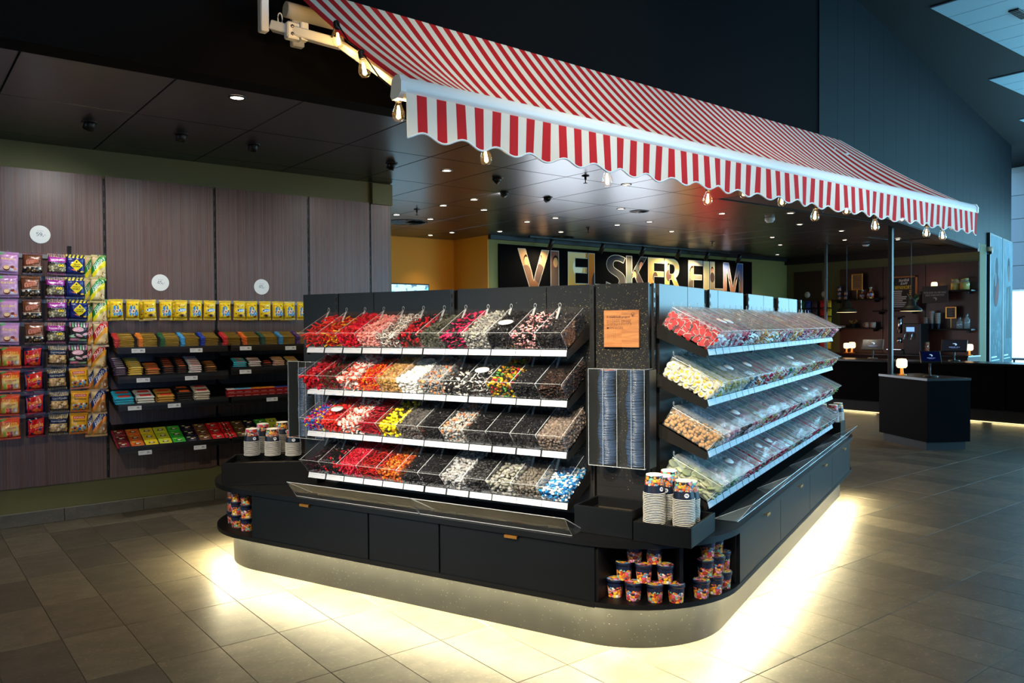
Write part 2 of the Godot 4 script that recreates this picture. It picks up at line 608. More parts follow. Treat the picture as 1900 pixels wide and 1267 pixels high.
func panel_uv(s: SurfaceTool, x0: float, x1: float, y0: float, y1: float, z: float, th: float) -> void:
	# board on a wall that faces +z, grain upright; shows a different strip of veneer per board
	var u := x0 * 0.62
	quad(s, Vector3(x0, y0, z), Vector3(x1, y0, z), Vector3(x1, y1, z), Vector3(x0, y1, z), Vector2(u, y0 * 0.4), Vector2(u + (x1 - x0) * 0.62, y1 * 0.4))
	quad(s, Vector3(x1, y0, z), Vector3(x1, y0, z - th), Vector3(x1, y1, z - th), Vector3(x1, y1, z))
	quad(s, Vector3(x0, y0, z - th), Vector3(x0, y0, z), Vector3(x0, y1, z), Vector3(x0, y1, z - th))
	quad(s, Vector3(x0, y0, z - th), Vector3(x1, y0, z - th), Vector3(x1, y0, z), Vector3(x0, y0, z))
	quad(s, Vector3(x0, y1, z), Vector3(x1, y1, z), Vector3(x1, y1, z - th), Vector3(x0, y1, z - th))

func panel_uv_x(s: SurfaceTool, z0: float, z1: float, y0: float, y1: float, x: float, th: float) -> void:
	var u := z0 * 0.62
	quad(s, Vector3(x - th, y0, z0), Vector3(x - th, y0, z1), Vector3(x - th, y1, z1), Vector3(x - th, y1, z0), Vector2(u, y0 * 0.4), Vector2(u + (z1 - z0) * 0.62, y1 * 0.4))
	quad(s, Vector3(x - th, y0, z1), Vector3(x, y0, z1), Vector3(x, y1, z1), Vector3(x - th, y1, z1))
	quad(s, Vector3(x, y0, z0), Vector3(x - th, y0, z0), Vector3(x - th, y1, z0), Vector3(x, y1, z0))
	quad(s, Vector3(x - th, y1, z0), Vector3(x - th, y1, z1), Vector3(x, y1, z1), Vector3(x, y1, z0))

# ---------------------------------------------------------------- foyer: fascia, high ceiling, windows
func build_foyer() -> void:
	var black: Material = mats["black_paint"]
	var st := mb()
	box(st, Vector3(0.1, 4.41, -5.03), Vector3(16.3, 2.58, 0.2))
	struct("wall_fascia", st, mat("fascia_paint", Color(0.028, 0.028, 0.034), 0.85, 0.0, 0.2))
	# the fascia turns and runs on towards the window wall
	var ang := atan2(0.196, 0.981)
	var org := Vector3(8.23, 0, -4.93)
	var XF := Transform3D(Basis(Vector3.UP, ang), org)
	var ribbed := mat("slate_paint", Color(0.02, 0.045, 0.07), 0.6, 0.0, 0.2)
	st = mb()
	box(st, Vector3(6.1, 4.36, -0.1), Vector3(12.2, 2.68, 0.2), 0.0, XF)
	box(st, Vector3(10.72, 1.53, -0.1), Vector3(3.0, 3.06, 0.2), 0.0, XF)
	var wf := struct("wall_fascia_turned", st, ribbed)
	for k in 20:
		var s := mb()
		box(s, Vector3(0.3 + k * 0.6, 4.36, 0.006), Vector3(0.597, 2.66, 0.012), 0.001, XF)
		obj("cladding_panel", s, ribbed, wf)
	st = mb()
	box(st, Vector3(9.0, 1.55, -0.08), Vector3(0.26, 3.1, 0.26), 0.004, XF)
	struct("trim_4", st, mat("pale_jamb", Color(0.42, 0.52, 0.58), 0.6, 0.0, 0.3))
	# end of the turned wall, then the window wall
	st = mb()
	box(st, Vector3(23.1, 1.56, -9.0), Vector3(0.2, 3.12, 1.0))
	box(st, Vector3(23.1, 0.22, 0.0), Vector3(0.2, 0.45, 17.0))
	box(st, Vector3(23.1, 4.1, -0.6), Vector3(0.2, 3.28, 17.8))
	box(st, Vector3(23.1, 1.6, 4.6), Vector3(0.2, 3.1, 6.8))
	struct("wall_window", st, mat("pale_wall", Color(0.42, 0.46, 0.48), 0.6))
	st = mb()
	for k in 5: box(st, Vector3(22.985, 2.75 + k * 0.6, -4.0), Vector3(0.03, 0.588, 10.5), 0.006)
	struct("wall_window_cladding", st, mat("pale_wall", Color(0.42, 0.46, 0.48), 0.6))
	st = mb()
	var fr := mb()
	for zz in [-8.5, -6.2, -3.6, -1.1, 1.2]: box(fr, Vector3(23.05, 1.45, zz), Vector3(0.08, 2.02, 0.08), 0.004)
	box(fr, Vector3(23.05, 2.43, -3.6), Vector3(0.08, 0.06, 9.7), 0.004)
	box(fr, Vector3(23.05, 0.47, -3.6), Vector3(0.08, 0.06, 9.7), 0.004)
	var w1 := struct("window_1", fr, mat("window_frame", Color(0.8, 0.82, 0.82), 0.4))
	box(st, Vector3(23.08, 1.45, -3.6), Vector3(0.01, 1.96, 9.7))
	obj("pane", st, glow_mat("window_glow", Color(0.80, 0.96, 1.0), 1.6), w1)
	# potted plant silhouette and low table in front of the window
	var tb := thing("side_table", "small dark table in front of the bright foyer window", "table", T(21.4, 0, -7.55))
	var s5 := mb()
	box(s5, Vector3(0, 0.72, 0), Vector3(0.5, 0.04, 0.5), 0.01)
	obj("tabletop", s5, mats["black_paint"], tb)
	for sx in [-0.2, 0.2]:
		for sz in [-0.2, 0.2]:
			var s6 := mb()
			box(s6, Vector3(sx, 0.35, sz), Vector3(0.04, 0.7, 0.04), 0.005)
			obj("leg", s6, mats["black_paint"], tb)
	# closing walls beside and behind the camera
	st = mb()
	box(st, Vector3(-8.1, 2.8, 1.5), Vector3(0.2, 5.8, 13.4))
	struct("wall_side", st, mat("foyer_wall", Color(0.22, 0.215, 0.21), 0.8))
	st = mb()
	box(st, Vector3(7.5, 5.2, 8.1), Vector3(31.4, 1.0, 0.2))
	box(st, Vector3(7.5, 0.2, 8.1), Vector3(31.4, 0.4, 0.2))
	for r in [[-8.1, -1.2], [4.2, 8.8], [18.2, 23.2]]:
		box(st, Vector3((r[0] + r[1]) / 2, 2.6, 8.1), Vector3(r[1] - r[0], 4.6, 0.2))
	struct("wall_rear", st, mats["foyer_wall"])
	var idx := 2
	for r in [[-1.2, 4.2, 0.5], [8.8, 18.2, 1.2]]:
		st = mb()
		box(st, Vector3((r[0] + r[1]) / 2, 2.55, 8.1), Vector3(r[1] - r[0], 4.3, 0.02))
		var s := struct("window_%d" % idx, st, glow_mat("rear_window_glow_%d" % idx, Color(0.66, 0.9, 1.0), r[2]))
		s.set_meta("kind", "structure")
		idx += 1
	# high foyer ceiling: daylit recesses coloured in as pale flush panels between dark bands
	st = mb()
	box(st, Vector3(7.6, 5.66, 1.0), Vector3(31.6, 0.16, 19.0))
	var fc := struct("ceiling_foyer", st, mat("foyer_ceiling_dark", Color(0.012, 0.024, 0.032), 0.7, 0.0, 0.25))
	var pale := mat("ceiling_daylit_pale", Color(0.58, 0.74, 0.80), 0.5)
	var fields := [[10.46, 13.95, -4.73], [14.3, 17.25, -5.53], [17.6, 21.5, -6.26]]
	for f in fields:
		var nx := int(round((f[1] - f[0]) / 0.5))
		var dx: float = (f[1] - f[0]) / nx
		for i in nx:
			for j in 3:
				var s := mb()
				box(s, Vector3(f[0] + dx * (i + 0.5), 5.572, f[2] + 2.6 * (j + 0.5)), Vector3(dx - 0.006, 0.02, 2.592), 0.004)
				obj("ceiling_panel", s, pale, fc)
	for p in [[11.55, -4.1], [15.05, -5.0]]:
		var v := thing("ceiling_vent", "small black slot vent in the pale panel ceiling " + ("nearer the awning" if p[0] < 12 else "farther right"), "vent", T(p[0], 5.553, p[1], PI / 2))
		var s := mb()
		box(s, Vector3(0, 0, 0), Vector3(0.12, 0.02, 0.42), 0.004)
		obj("frame", s, black, v)
		s = mb()
		for k in 6: box(s, Vector3(0, -0.012, -0.16 + k * 0.064), Vector3(0.1, 0.006, 0.02))
		obj("slats", s, mat("vent_slat", Color(0.25, 0.27, 0.28), 0.5, 0.5), v)
	# two tall film posters on the turned wall: plain painted figures
	var pi := 0
	for p in [[9.45, 10.73], [10.85, 11.95]]:
		var w: float = p[1] - p[0]
		var pn := noise(71 + pi, 0.02)
		var im := canvas(128, 288, Color(0.62, 0.74, 0.78))
		for y in 288:
			for x in range(0, 128, 2):
				var c := Color(0.40, 0.47, 0.51).lerp(Color(0.18, 0.31, 0.35), y / 288.0)
				var nn := pn.get_noise_2d(x, y) * 0.06
				im.set_pixel(x, y, Color(c.r + nn, c.g + nn, c.b + nn))
				im.set_pixel(x + 1, y, Color(c.r + nn, c.g + nn, c.b + nn))
		if pi == 0:
			ell(im, 62, 70, 16, 24, Color(0.2, 0.22, 0.26))
			ell(im, 56, 118, 30, 40, Color(0.15, 0.16, 0.2), 0.3)
			ell(im, 66, 128, 12, 30, Color(0.4, 0.18, 0.17), 0.5)
			ell(im, 52, 96, 9, 16, Color(0.36, 0.4, 0.42), 0.2)
			for k in 26: ell(im, rng.randf_range(20, 110), rng.randf_range(190, 260), rng.randf_range(3, 8), rng.randf_range(3, 9), Color(0.2, 0.3, 0.33).lightened(rng.randf() * 0.2))
		else:
			ell(im, 70, 64, 18, 26, Color(0.14, 0.18, 0.2))
			ell(im, 72, 76, 14, 20, Color(0.36, 0.3, 0.29))
			poly(im, PackedVector2Array([Vector2(40, 110), Vector2(100, 104), Vector2(112, 230), Vector2(30, 230)]), Color(0.17, 0.26, 0.29))
			ell(im, 62, 150, 14, 40, Color(0.3, 0.36, 0.36), 0.2)
		rct(im, 8, 268, 60, 3, Color(0.8, 0.85, 0.88))
		rct(im, 8, 276, 90, 2, Color(0.7, 0.78, 0.8))
		var t := thing("film_poster", ["pale blue poster on the slate wall with a dark leaning figure, nearer the bar", "pale poster with a standing profile figure, beside the bright window"][pi], "poster", XF)
		var s := mb()
		box(s, Vector3((p[0] + p[1]) / 2 - 0.03, 2.04, 0.035), Vector3(w + 0.06, 2.72, 0.06), 0.005)
		obj("frame", s, black, t)
		s = mb()
		quad(s, Vector3(p[0] + 0.05, 0.72, 0.067), Vector3(p[1], 0.72, 0.067), Vector3(p[1], 3.36, 0.067), Vector3(p[0] + 0.05, 3.36, 0.067))
		obj("print", s, tex_mat("poster_%d" % pi, im, 0.75, 0.0, 0.2), t)
		pi += 1
	# dome camera on the jamb
	var cam := thing("security_camera", "small dome security camera on the corner above the tall posters", "camera", XF * T(9.02, 3.02, 0.12))
	var s7 := mb()
	lathe(s7, [Vector2(0, 0.06), Vector2(0.06, 0.06), Vector2(0.06, -0.03), Vector2(0, -0.03)], 14, Transform3D(Basis(Vector3.BACK, 0.0), Vector3.ZERO))
	obj("mount", s7, mat("cam_beige", Color(0.7, 0.62, 0.5), 0.5), cam)
	s7 = mb()
	lathe(s7, [Vector2(0.055, -0.03), Vector2(0.05, -0.06), Vector2(0.03, -0.085), Vector2(0, -0.092)], 14)
	obj("dome", s7, mat("cam_dome", Color(0.05, 0.06, 0.07), 0.1), cam)
	# kiosk spotlights on the foyer ceiling, aimed at the front of the kiosk and the shelf wall
	var aims := [[Vector3(-4.6, 5.5, -2.0), Vector3(1.75, 0.95, -4.4), 90.0, 9.0, Color(1.0, 0.94, 0.85)], [Vector3(-4.2, 5.5, -0.9), Vector3(2.25, 0.95, -3.5), 100.0, 9.0, Color(1.0, 0.94, 0.85)], [Vector3(-2.4, 5.5, 0.8), Vector3(2.6, 0.95, -2.9), 50.0, 10.0, Color(1.0, 0.94, 0.85)], [Vector3(-0.9, 5.5, -0.9), Vector3(2.6, 1.66, -3.05), 60.0, 11.0, Color(1.0, 0.95, 0.85)], [Vector3(2.2, 5.5, 1.2), Vector3(4.4, 2.9, -3.7), 20.0, 24.0, Color(0.95, 0.98, 1.0)], [Vector3(5.6, 5.5, 1.0), Vector3(7.2, 2.9, -3.7), 17.0, 22.0, Color(0.95, 0.98, 1.0)], [Vector3(-1.8, 5.5, 2.0), Vector3(0.8, 0.0, -4.2), 22.0, 34.0, Color(1.0, 0.93, 0.8)], [Vector3(2.0, 5.5, -1.2), Vector3(4.2, 3.3, -4.2), 9.0, 34.0, Color(1.0, 0.88, 0.66)]]
	for k in aims.size():
		var a: Array = aims[k]
		var t := thing("foyer_spotlight", "black foyer ceiling spotlight above the picture, aimed at the %s" % ["left bay", "right bay", "left end", "corner board", "left valance", "right valance", "left floor", "left canopy"][k], "spotlight", T(a[0].x, a[0].y, a[0].z), "foyer spotlights above the kiosk")
		spot_can(t, a[0], a[1])
		spot(t, a[0] + (a[1] - a[0]).normalized() * 0.16, a[1], a[4], a[2], a[3])

func spot_can(t: Node3D, at: Vector3, target: Vector3) -> void:
	var d := (target - at).normalized()
	var b := Basis.looking_at(d, Vector3.UP if absf(d.y) < 0.99 else Vector3.RIGHT) * Basis(Vector3.RIGHT, -PI / 2)
	var lx := Transform3D(t.transform.basis.inverse() * b, Vector3.ZERO)
	if not meshes.has("can"):
		var st := mb()
		lathe(st, [Vector2(0, -0.09), Vector2(0.035, -0.09), Vector2(0.04, -0.085), Vector2(0.04, 0.09), Vector2(0.036, 0.09), Vector2(0.033, 0.075), Vector2(0, 0.075)], 16)
		meshes["can"] = done(st)
		st = mb()
		lathe(st, [Vector2(0.032, 0.078), Vector2(0, 0.079)], 16)
		meshes["can_lens"] = done(st)
		st = mb()
		box(st, Vector3(0, 0.05, 0), Vector3(0.02, 0.12, 0.02), 0.003)
		box(st, Vector3(0, 0.105, 0), Vector3(0.05, 0.014, 0.05), 0.003)
		meshes["can_stem"] = done(st)
	mi("housing", meshes["can"], mat("spot_black", Color(0.02, 0.02, 0.022), 0.45), t, lx)
	mi("lens", meshes["can_lens"], glow_mat("spot_lens", Color(1.0, 0.93, 0.8), 2.0), t, lx)
	mi("stem", meshes["can_stem"], mats["spot_black"], t)

# ---------------------------------------------------------------- kiosk (local frame: front faces +z, right side faces +x)
const BX := -1.552   # plane of the right-hand boards
const BZ := -3.972   # plane of the front boards
const ROWS := [1.443, 1.18, 0.913, 0.648]

func build_kiosk() -> void:
	var lam := mat("black_laminate", Color(0.02, 0.026, 0.033), 0.42, 0.0, 0.4)
	var lam2 := mat("black_laminate_matt", Color(0.016, 0.016, 0.019), 0.55, 0.0, 0.35)
	var brass := mat("brass", Color(0.80, 0.55, 0.25), 0.35, 0.9)
	var t := thing("kiosk_base", "long black kiosk base with rounded corners, brass door pulls and a glowing plinth", "counter", KT)
	var st := mb()
	prism(st, rounded_rect(-4.72, -1.225, -8.42, -3.62, 0.54, 14), 0.0, 0.24, Transform3D(), true)
	obj("plinth", st, plinth_mat(), t)
	st = mb()
	prism(st, rounded_rect(-4.82, -1.13, -8.52, -3.52, 0.62, 14), 0.225, 0.25, Transform3D(), true)
	obj("bottom_board", st, lam2, t)
	st = mb()
	prism(st, rounded_rect(-4.83, -1.118, -8.53, -3.508, 0.63, 14), 0.525, 0.555, Transform3D(), true)
	obj("top_board", st, lam, t)
	st = mb()
	var c := PackedVector2Array([Vector2(-4.09, -3.56), Vector2(-1.66, -3.56), Vector2(-1.66, -4.16), Vector2(-1.165, -4.16), Vector2(-1.165, -7.87), Vector2(-1.66, -7.87), Vector2(-1.66, -8.5), Vector2(-4.09, -8.5), Vector2(-4.09, -7.87), Vector2(-4.79, -7.87), Vector2(-4.79, -4.16), Vector2(-4.09, -4.16)])
	prism(st, c, 0.25, 0.525)
	obj("carcass", st, lam2, t)
	for d in [[-4.09, -3.108], [-3.102, -2.6], [-2.594, -1.663]]:
		st = mb()
		box(st, Vector3((d[0] + d[1]) / 2, 0.37, -3.535), Vector3(d[1] - d[0] - 0.004, 0.30, 0.02), 0.002)
		var dr := obj("door", st, lam, t)
		if d[1] - d[0] > 0.6: pull(dr, Vector3((d[0] + d[1]) / 2, 0.52, -3.521), 0.0, brass)
	for k in 4:
		var z0 := -4.165 - 0.927 * k
		st = mb()
		box(st, Vector3(-1.142, 0.37, z0 - 0.4635), Vector3(0.02, 0.30, 0.923), 0.002)
		var dr := obj("door", st, lam, t)
		pull(dr, Vector3(-1.13, 0.507, z0 - 0.54), PI / 2, brass)
	# upright dividers in the open corners
	for q in [[-1.63, -4.13, -1.30, -3.74], [-1.66, -3.54, -1.66, -4.1], [-1.15, -4.16, -1.6, -4.16], [-4.09, -3.54, -4.09, -4.1], [-1.15, -7.87, -1.6, -7.87]]:
		st = mb()
		var a := Vector3(q[0], 0, q[1])
		var b := Vector3(q[2], 0, q[3])
		box(st, Vector3.ZERO, Vector3(0.018, 0.274, a.distance_to(b)), 0.001, Transform3D(Basis.looking_at((b - a).normalized()), (a + b) / 2 + Vector3(0, 0.388, 0)))
		obj("divider", st, lam2, t)
	# warm strip lights under the overhang, all round
	var glow := glow_mat("strip_light_glow", Color(1.0, 0.92, 0.66), 12.0)
	for q in [[-2.93, -3.55, 2.5, 0.0], [-1.155, -6.05, 3.9, PI / 2]]:
		st = mb()
		var X := T(q[0], 0.2225, q[1], q[3])
		box(st, Vector3.ZERO, Vector3(q[2], 0.005, 0.014), 0.001, X)
		obj("strip_light", st, glow, t)
		var n := int(ceil(q[2] / 0.8))
		for k in n:
			strip_beam(t, X * Vector3((k + 0.5) / n * q[2] - q[2] / 2, -0.006, 0), q[2] / n, q[3])
	for cn in [[-1.75, -4.14, 0.0, 0.597], [-4.2, -4.14, PI / 2, 0.597]]:
		st = mb()
		for k in 8:
			var a0: float = cn[2] + PI / 2 * k / 8
			var a1: float = cn[2] + PI / 2 * (k + 1) / 8
			var p0 := Vector3(cn[0] + cn[3] * cos(a0), 0.2225, cn[1] + cn[3] * sin(a0))
			var p1 := Vector3(cn[0] + cn[3] * cos(a1), 0.2225, cn[1] + cn[3] * sin(a1))
			box(st, Vector3.ZERO, Vector3(0.014, 0.005, p0.distance_to(p1)), 0.0, Transform3D(Basis.looking_at((p1 - p0).normalized()), (p0 + p1) / 2))
			if k % 2 == 0:
				var am := (a0 + a1) / 2 + PI / 32
				strip_beam(t, Vector3(cn[0] + cn[3] * cos(am), 0.216, cn[1] + cn[3] * sin(am)), 0.22, -am + PI / 2)
		obj("strip_light", st, glow, t)

	# boards above the base
	var bw := thing("display_boards", "dark grey back boards of the kiosk with slotted uprights and a sprinkle of gold specks", "display board", KT)
	var core := mb()
	box(core, Vector3(-2.81, 1.18, -3.99 - 0.02), Vector3(2.49, 1.25, 0.03))
	box(core, Vector3(BX - 0.035, 1.18, -5.92), Vector3(0.03, 1.25, 3.86))
	box(core, Vector3(-4.05, 1.18, -5.92), Vector3(0.03, 1.25, 3.86))
	obj("backing", core, lam2, bw)
	var bm := board_mat()
	for r in [[-4.062, -3.762], [-3.74, -3.435], [-3.430, -2.826], [-2.772, -2.167], [-2.162, -1.897]]:
		st = mb()
		quad_board(st, r[0], r[1], 0.556, 1.822, BZ, 0.02)
		obj("panel", st, bm, bw)
	st = mb()
	quad_board(st, -1.858, BX - 0.004, 0.556, 1.822, BZ, 0.02)
	obj("panel", st, bm, bw)
	for r in [[-4.12, -4.585], [-4.59, -4.905], [-5.03, -5.19], [-5.196, -5.81], [-5.945, -6.4], [-6.406, -6.72], [-6.9, -7.3], [-7.306, -7.645], [-7.81, -7.85]]:
		st = mb()
		box(st, Vector3(BX - 0.01, 1.189, (r[0] + r[1]) / 2), Vector3(0.02, 1.266, r[0] - r[1]), 0.0015)
		obj("panel", st, mat("board_blank", Color(0.22, 0.225, 0.23), 0.42, 0.3), bw)
	var upm := mat("upright_grey", Color(0.20, 0.20, 0.20), 0.4, 0.6)
	for x in [-3.751, -2.81, -1.881]:
		upright(bw, Transform3D(Basis(), Vector3(x, 0, BZ)), upm)
	for z in [-4.03, -5.0, -5.93, -6.88, -7.79]:
		upright(bw, Transform3D(Basis(Vector3.UP, PI / 2), Vector3(BX, 0, z)), upm)
	st = mb()
	box(st, Vector3(-2.81, 1.812, -4.03), Vector3(2.50, 0.012, 0.06), 0.002)
	box(st, Vector3(-1.60, 1.812, -5.94), Vector3(0.06, 0.012, 3.8), 0.002)
	obj("top_cap", st, lam, bw)

	# sloping shelves, one per bay and row
	for r in 4:
		for b in 2:
			shelf(KT * T(-3.285 + 0.93 * b, ROWS[r], BZ), 0.926, 6, ["top", "second", "third", "lowest"][r] + " row, " + ["left", "right"][b] + " bay of the kiosk front", "tilted shelves of the kiosk front")
		for b in 4:
			shelf(KT * Transform3D(Basis(Vector3.UP, PI / 2), Vector3(BX, ROWS[r], -4.53 - 0.93 * b)), 0.926, 7, ["top", "second", "third", "lowest"][r] + " row, " + ORD[b] + " bay on the kiosk side", "tilted shelves of the kiosk side")

	# clear catch troughs along the edge of the base
	for b in 2:
		trough(KT * T(-3.215 + 0.955 * b, 0.556, -3.53), 0.945, ["left", "right"][b] + " half of the kiosk front")
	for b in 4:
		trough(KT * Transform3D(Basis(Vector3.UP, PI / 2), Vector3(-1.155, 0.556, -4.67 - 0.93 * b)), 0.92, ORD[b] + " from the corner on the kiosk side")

	# black boxes on the corners of the base
	open_box("lid_box", "low black box with a slotted recess beside the cup stacks on the front corner", K(-1.665, 0.555, -3.76), Vector3(0.315, 0.135, 0.27), true)
	open_box("cup_holder", "black open cup holder on the front corner under five tall cup stacks", K(-1.35, 0.555, -3.79), Vector3(0.29, 0.095, 0.37), false)
	open_box("cup_holder", "wide black cup holder at the far left end of the kiosk base", K(-4.235, 0.555, -3.86, deg_to_rad(37.0)), Vector3(0.62, 0.15, 0.38), true)
	open_box("cup_holder", "small cup holder at the far right end of the base beyond the bins", K(-1.39, 0.555, -8.2), Vector3(0.3, 0.11, 0.28), false)

	# upright lid dispensers
	lid_dispenser(K(-1.69, 0.858, BZ), [-0.075, 0.085], "clear upright rack of blue lids under the wooden plaque", "right", 60)
	lid_dispenser(K(-3.93, 0.858, BZ), [-0.06, 0.09], "clear upright rack of blue lids at the left end of the kiosk front", "left", 56)

	# wooden plaque
	var im := canvas(256, 256, Color(0.62, 0.40, 0.22))
	var n := noise(31, 0.05)
	for y in 256:
		for x in 256:
			var v := n.get_noise_2d(x * 0.12, y * 2.2) * 0.12 + (0.05 if (y / 32 + (1 if x > 130 else 0)) % 2 == 0 else 0.0)
			im.set_pixel(x, y, Color(0.64 + v, 0.415 + v * 0.8, 0.235 + v * 0.5))
	var ink := Color(0.22, 0.10, 0.05)
	txt(im, "Et Råd&Godt-projekt", 22, 36, 170, 22, ink)
	for k in 12: ell(im, 214 + 13 * cos(k * 0.5), 32 + 15 * sin(k * 0.5), 2, 2, ink)
	poly(im, PackedVector2Array([Vector2(200, 22), Vector2(212, 46), Vector2(226, 22), Vector2(212, 34)]), ink)
	for k in 5:
		for w in 14: rct(im, 22 + w * 13 , 68 + k * 8, rng.randi_range(6, 12), 3, ink)
	rct(im, 22, 116, 14, 14, ink)
	for k in 2:
		for w in 8: rct(im, 42 + w * 13, 116 + k * 9, rng.randi_range(6, 12), 3, ink)
	for k in 7:
		for w in 5: rct(im, 22 + w * 14, 144 + k * 10, rng.randi_range(5, 11), 2, ink.lightened(0.15))
	var pl := thing("wooden_plaque", "square engraved wooden plaque on the gold-specked corner board above the lid rack", "plaque", K(-1.704, 1.58, BZ + 0.008))
	st = mb()
	box(st, Vector3.ZERO, Vector3(0.205, 0.2, 0.014), 0.0015)
	obj("board", st, mat("plaque_edge", Color(0.35, 0.22, 0.12), 0.6), pl)
	st = mb()
	quad(st, Vector3(-0.1, -0.098, 0.0075), Vector3(0.1, -0.098, 0.0075), Vector3(0.1, 0.098, 0.0075), Vector3(-0.1, 0.098, 0.0075))
	obj("engraving", st, tex_mat("plaque_print", im, 0.55), pl)
	st = mb()
	for s in [[-0.085, -0.085], [0.085, -0.085], [-0.085, 0.085], [0.085, 0.085]]: box(st, Vector3(s[0], s[1], -0.0075), Vector3(0.02, 0.02, 0.004))
	obj("spacers", st, mats["plaque_edge"], pl)

func plinth_mat() -> StandardMaterial3D:
	var im := canvas(256, 256, Color(0.2, 0.2, 0.18))
	var a := noise(41, 0.03, 4)
	for x in 256:
		for y in 256:
			var v := 0.09 + 0.025 * a.get_noise_2d(x, y * 0.6)
			im.set_pixel(x, y, Color(v, v, v * 0.93))
	for k in 160: im.set_pixel(rng.randi() % 256, rng.randi() % 256, Color(0.5, 0.5, 0.44))
	var m := tex_mat("plinth_board", im, 0.45)
	m.uv1_triplanar = true
	m.uv1_world_triplanar = true
	m.uv1_scale = Vector3(1.3, 1.3, 1.3)
	return m

func board_mat() -> StandardMaterial3D:
	# dark sheet with clouds of small gold specks
	var im := canvas(1024, 512, Color(0.125, 0.125, 0.127))
	for k in 4200:
		var cx: float = [1000.0, 960.0, 905.0, 800.0][rng.randi() % 4]
		var cy: float = [120.0, 210.0, 90.0, 330.0][rng.randi() % 4]
		var p := Vector2(rng.randfn(cx, 46.0), rng.randfn(cy, 42.0))
		if p.x < 0 or p.y < 0 or p.x > 1022 or p.y > 510: continue
		var v := rng.randf_range(0.22, 0.85)
		var c := Color(0.95 * v, 0.85 * v, 0.55 * v)
		im.set_pixel(int(p.x), int(p.y), c)
		if rng.randf() < 0.25: im.set_pixel(int(p.x) + 1, int(p.y), c)
	var m := tex_mat("board_specks", im, 0.42, 0.35)
	return m

func quad_board(s: SurfaceTool, x0: float, x1: float, y0: float, y1: float, z: float, th: float) -> void:
	var uf := func(x: float) -> float: return (x + 4.07) / 2.53
	quad(s, Vector3(x0, y0, z), Vector3(x1, y0, z), Vector3(x1, y1, z), Vector3(x0, y1, z), Vector2(uf.call(x0), 0.98), Vector2(uf.call(x1), 0.02))
	quad(s, Vector3(x1, y0, z), Vector3(x1, y0, z - th), Vector3(x1, y1, z - th), Vector3(x1, y1, z), Vector2.ZERO, Vector2(0.01, 0.01))
	quad(s, Vector3(x0, y0, z - th), Vector3(x0, y0, z), Vector3(x0, y1, z), Vector3(x0, y1, z - th), Vector2.ZERO, Vector2(0.01, 0.01))
	quad(s, Vector3(x0, y1, z), Vector3(x1, y1, z), Vector3(x1, y1, z - th), Vector3(x0, y1, z - th), Vector2.ZERO, Vector2(0.01, 0.01))

func upright(p: Node3D, X: Transform3D, m: Material) -> void:
	var st := mb()
	box(st, Vector3(0, 1.189, 0.001), Vector3(0.026, 1.262, 0.014), 0.001, X)
	var u := obj("upright", st, m, p)
	st = mb()
	for k in 24: box(st, Vector3(0, 0.62 + k * 0.0505, 0.0085), Vector3(0.008, 0.026, 0.002), 0.0, X)
	obj("slots", st, mat("slot_dark", Color(0.008, 0.008, 0.01), 0.8), u)

func pull(p: Node3D, at: Vector3, turn: float, m: Material) -> void:
	if not meshes.has("pull"):
		var st := mb()
		box(st, Vector3(0, 0, 0.008), Vector3(0.076, 0.004, 0.022), 0.001)
		box(st, Vector3(0, -0.006, 0.018), Vector3(0.076, 0.015, 0.003), 0.001)
		meshes["pull"] = done(st)
	mi("handle", meshes["pull"], m, p, Transform3D(Basis(Vector3.UP, turn), at))

func strip_beam(t: Node3D, at: Vector3, length: float, turn: float) -> void:
	var l := AreaLight3D.new()
	l.name = "strip_beam"
	t.add_child(l, true)
	l.area_size = Vector2(length, 0.014)
	l.area_normalize_energy = true
	l.light_color = Color(1.0, 0.95, 0.76)
	l.light_energy = 2.4 * length
	l.shadow_enabled = true
	l.area_range = 30.0
	l.area_attenuation = 2.0
	l.transform = Transform3D(Basis(Vector3.UP, turn) * Basis(Vector3.RIGHT, -PI / 2), at)

func shelf(xf: Transform3D, w: float, cards: int, where: String, group: String) -> void:
	var t := thing("tilted_shelf", "black tilted shelf with white price strip, " + where, "shelf", xf, group)
	if not meshes.has("tray"):
		var st := mb()
		var q := PackedVector2Array([Vector2(0.0, 0.155), Vector2(0.275, 0.012), Vector2(0.275, 0.004), Vector2(0.0, 0.147)])
		side_prism(st, q, -w / 2 + 0.004, w / 2 - 0.004)
		meshes["tray"] = done(st)
		st = mb()
		side_prism(st, PackedVector2Array([Vector2(0.0, 0.165), Vector2(0.0, 0.088), Vector2(0.012, 0.085), Vector2(0.268, -0.018), Vector2(0.278, -0.012), Vector2(0.278, 0.022), Vector2(0.262, 0.03)]), -0.0015, 0.0015)
		meshes["bracket"] = done(st)
	mi("tray", meshes["tray"], mat("shelf_black", Color(0.02, 0.02, 0.023), 0.5), t)
	for s in [-1, 1]: mi("bracket", meshes["bracket"], mat("bracket_grey", Color(0.16, 0.155, 0.145), 0.4, 0.5), t, T(s * (w / 2 - 0.002), 0, 0))
	mi("price_strip", bxm("pstrip%d" % cards, Vector3(w, 0.036, 0.004), 0.001), mat("strip_blue_black", Color(0.05, 0.055, 0.07), 0.4), t, Transform3D(Basis(Vector3.RIGHT, deg_to_rad(-14)), Vector3(0, 0.012, 0.281)))
	var cw := w / cards
	for k in cards:
		var big := rng.randf() < 0.5
		mi("price_card", bxm("pcard%d%s" % [cards, big], Vector3(cw - (0.003 if big else 0.012), 0.033, 0.0015)), card_mat(rng.randi() % 2), t, Transform3D(Basis(Vector3.RIGHT, deg_to_rad(-14)), Vector3(-w / 2 + cw * (k + 0.5), 0.0125, 0.2838)))

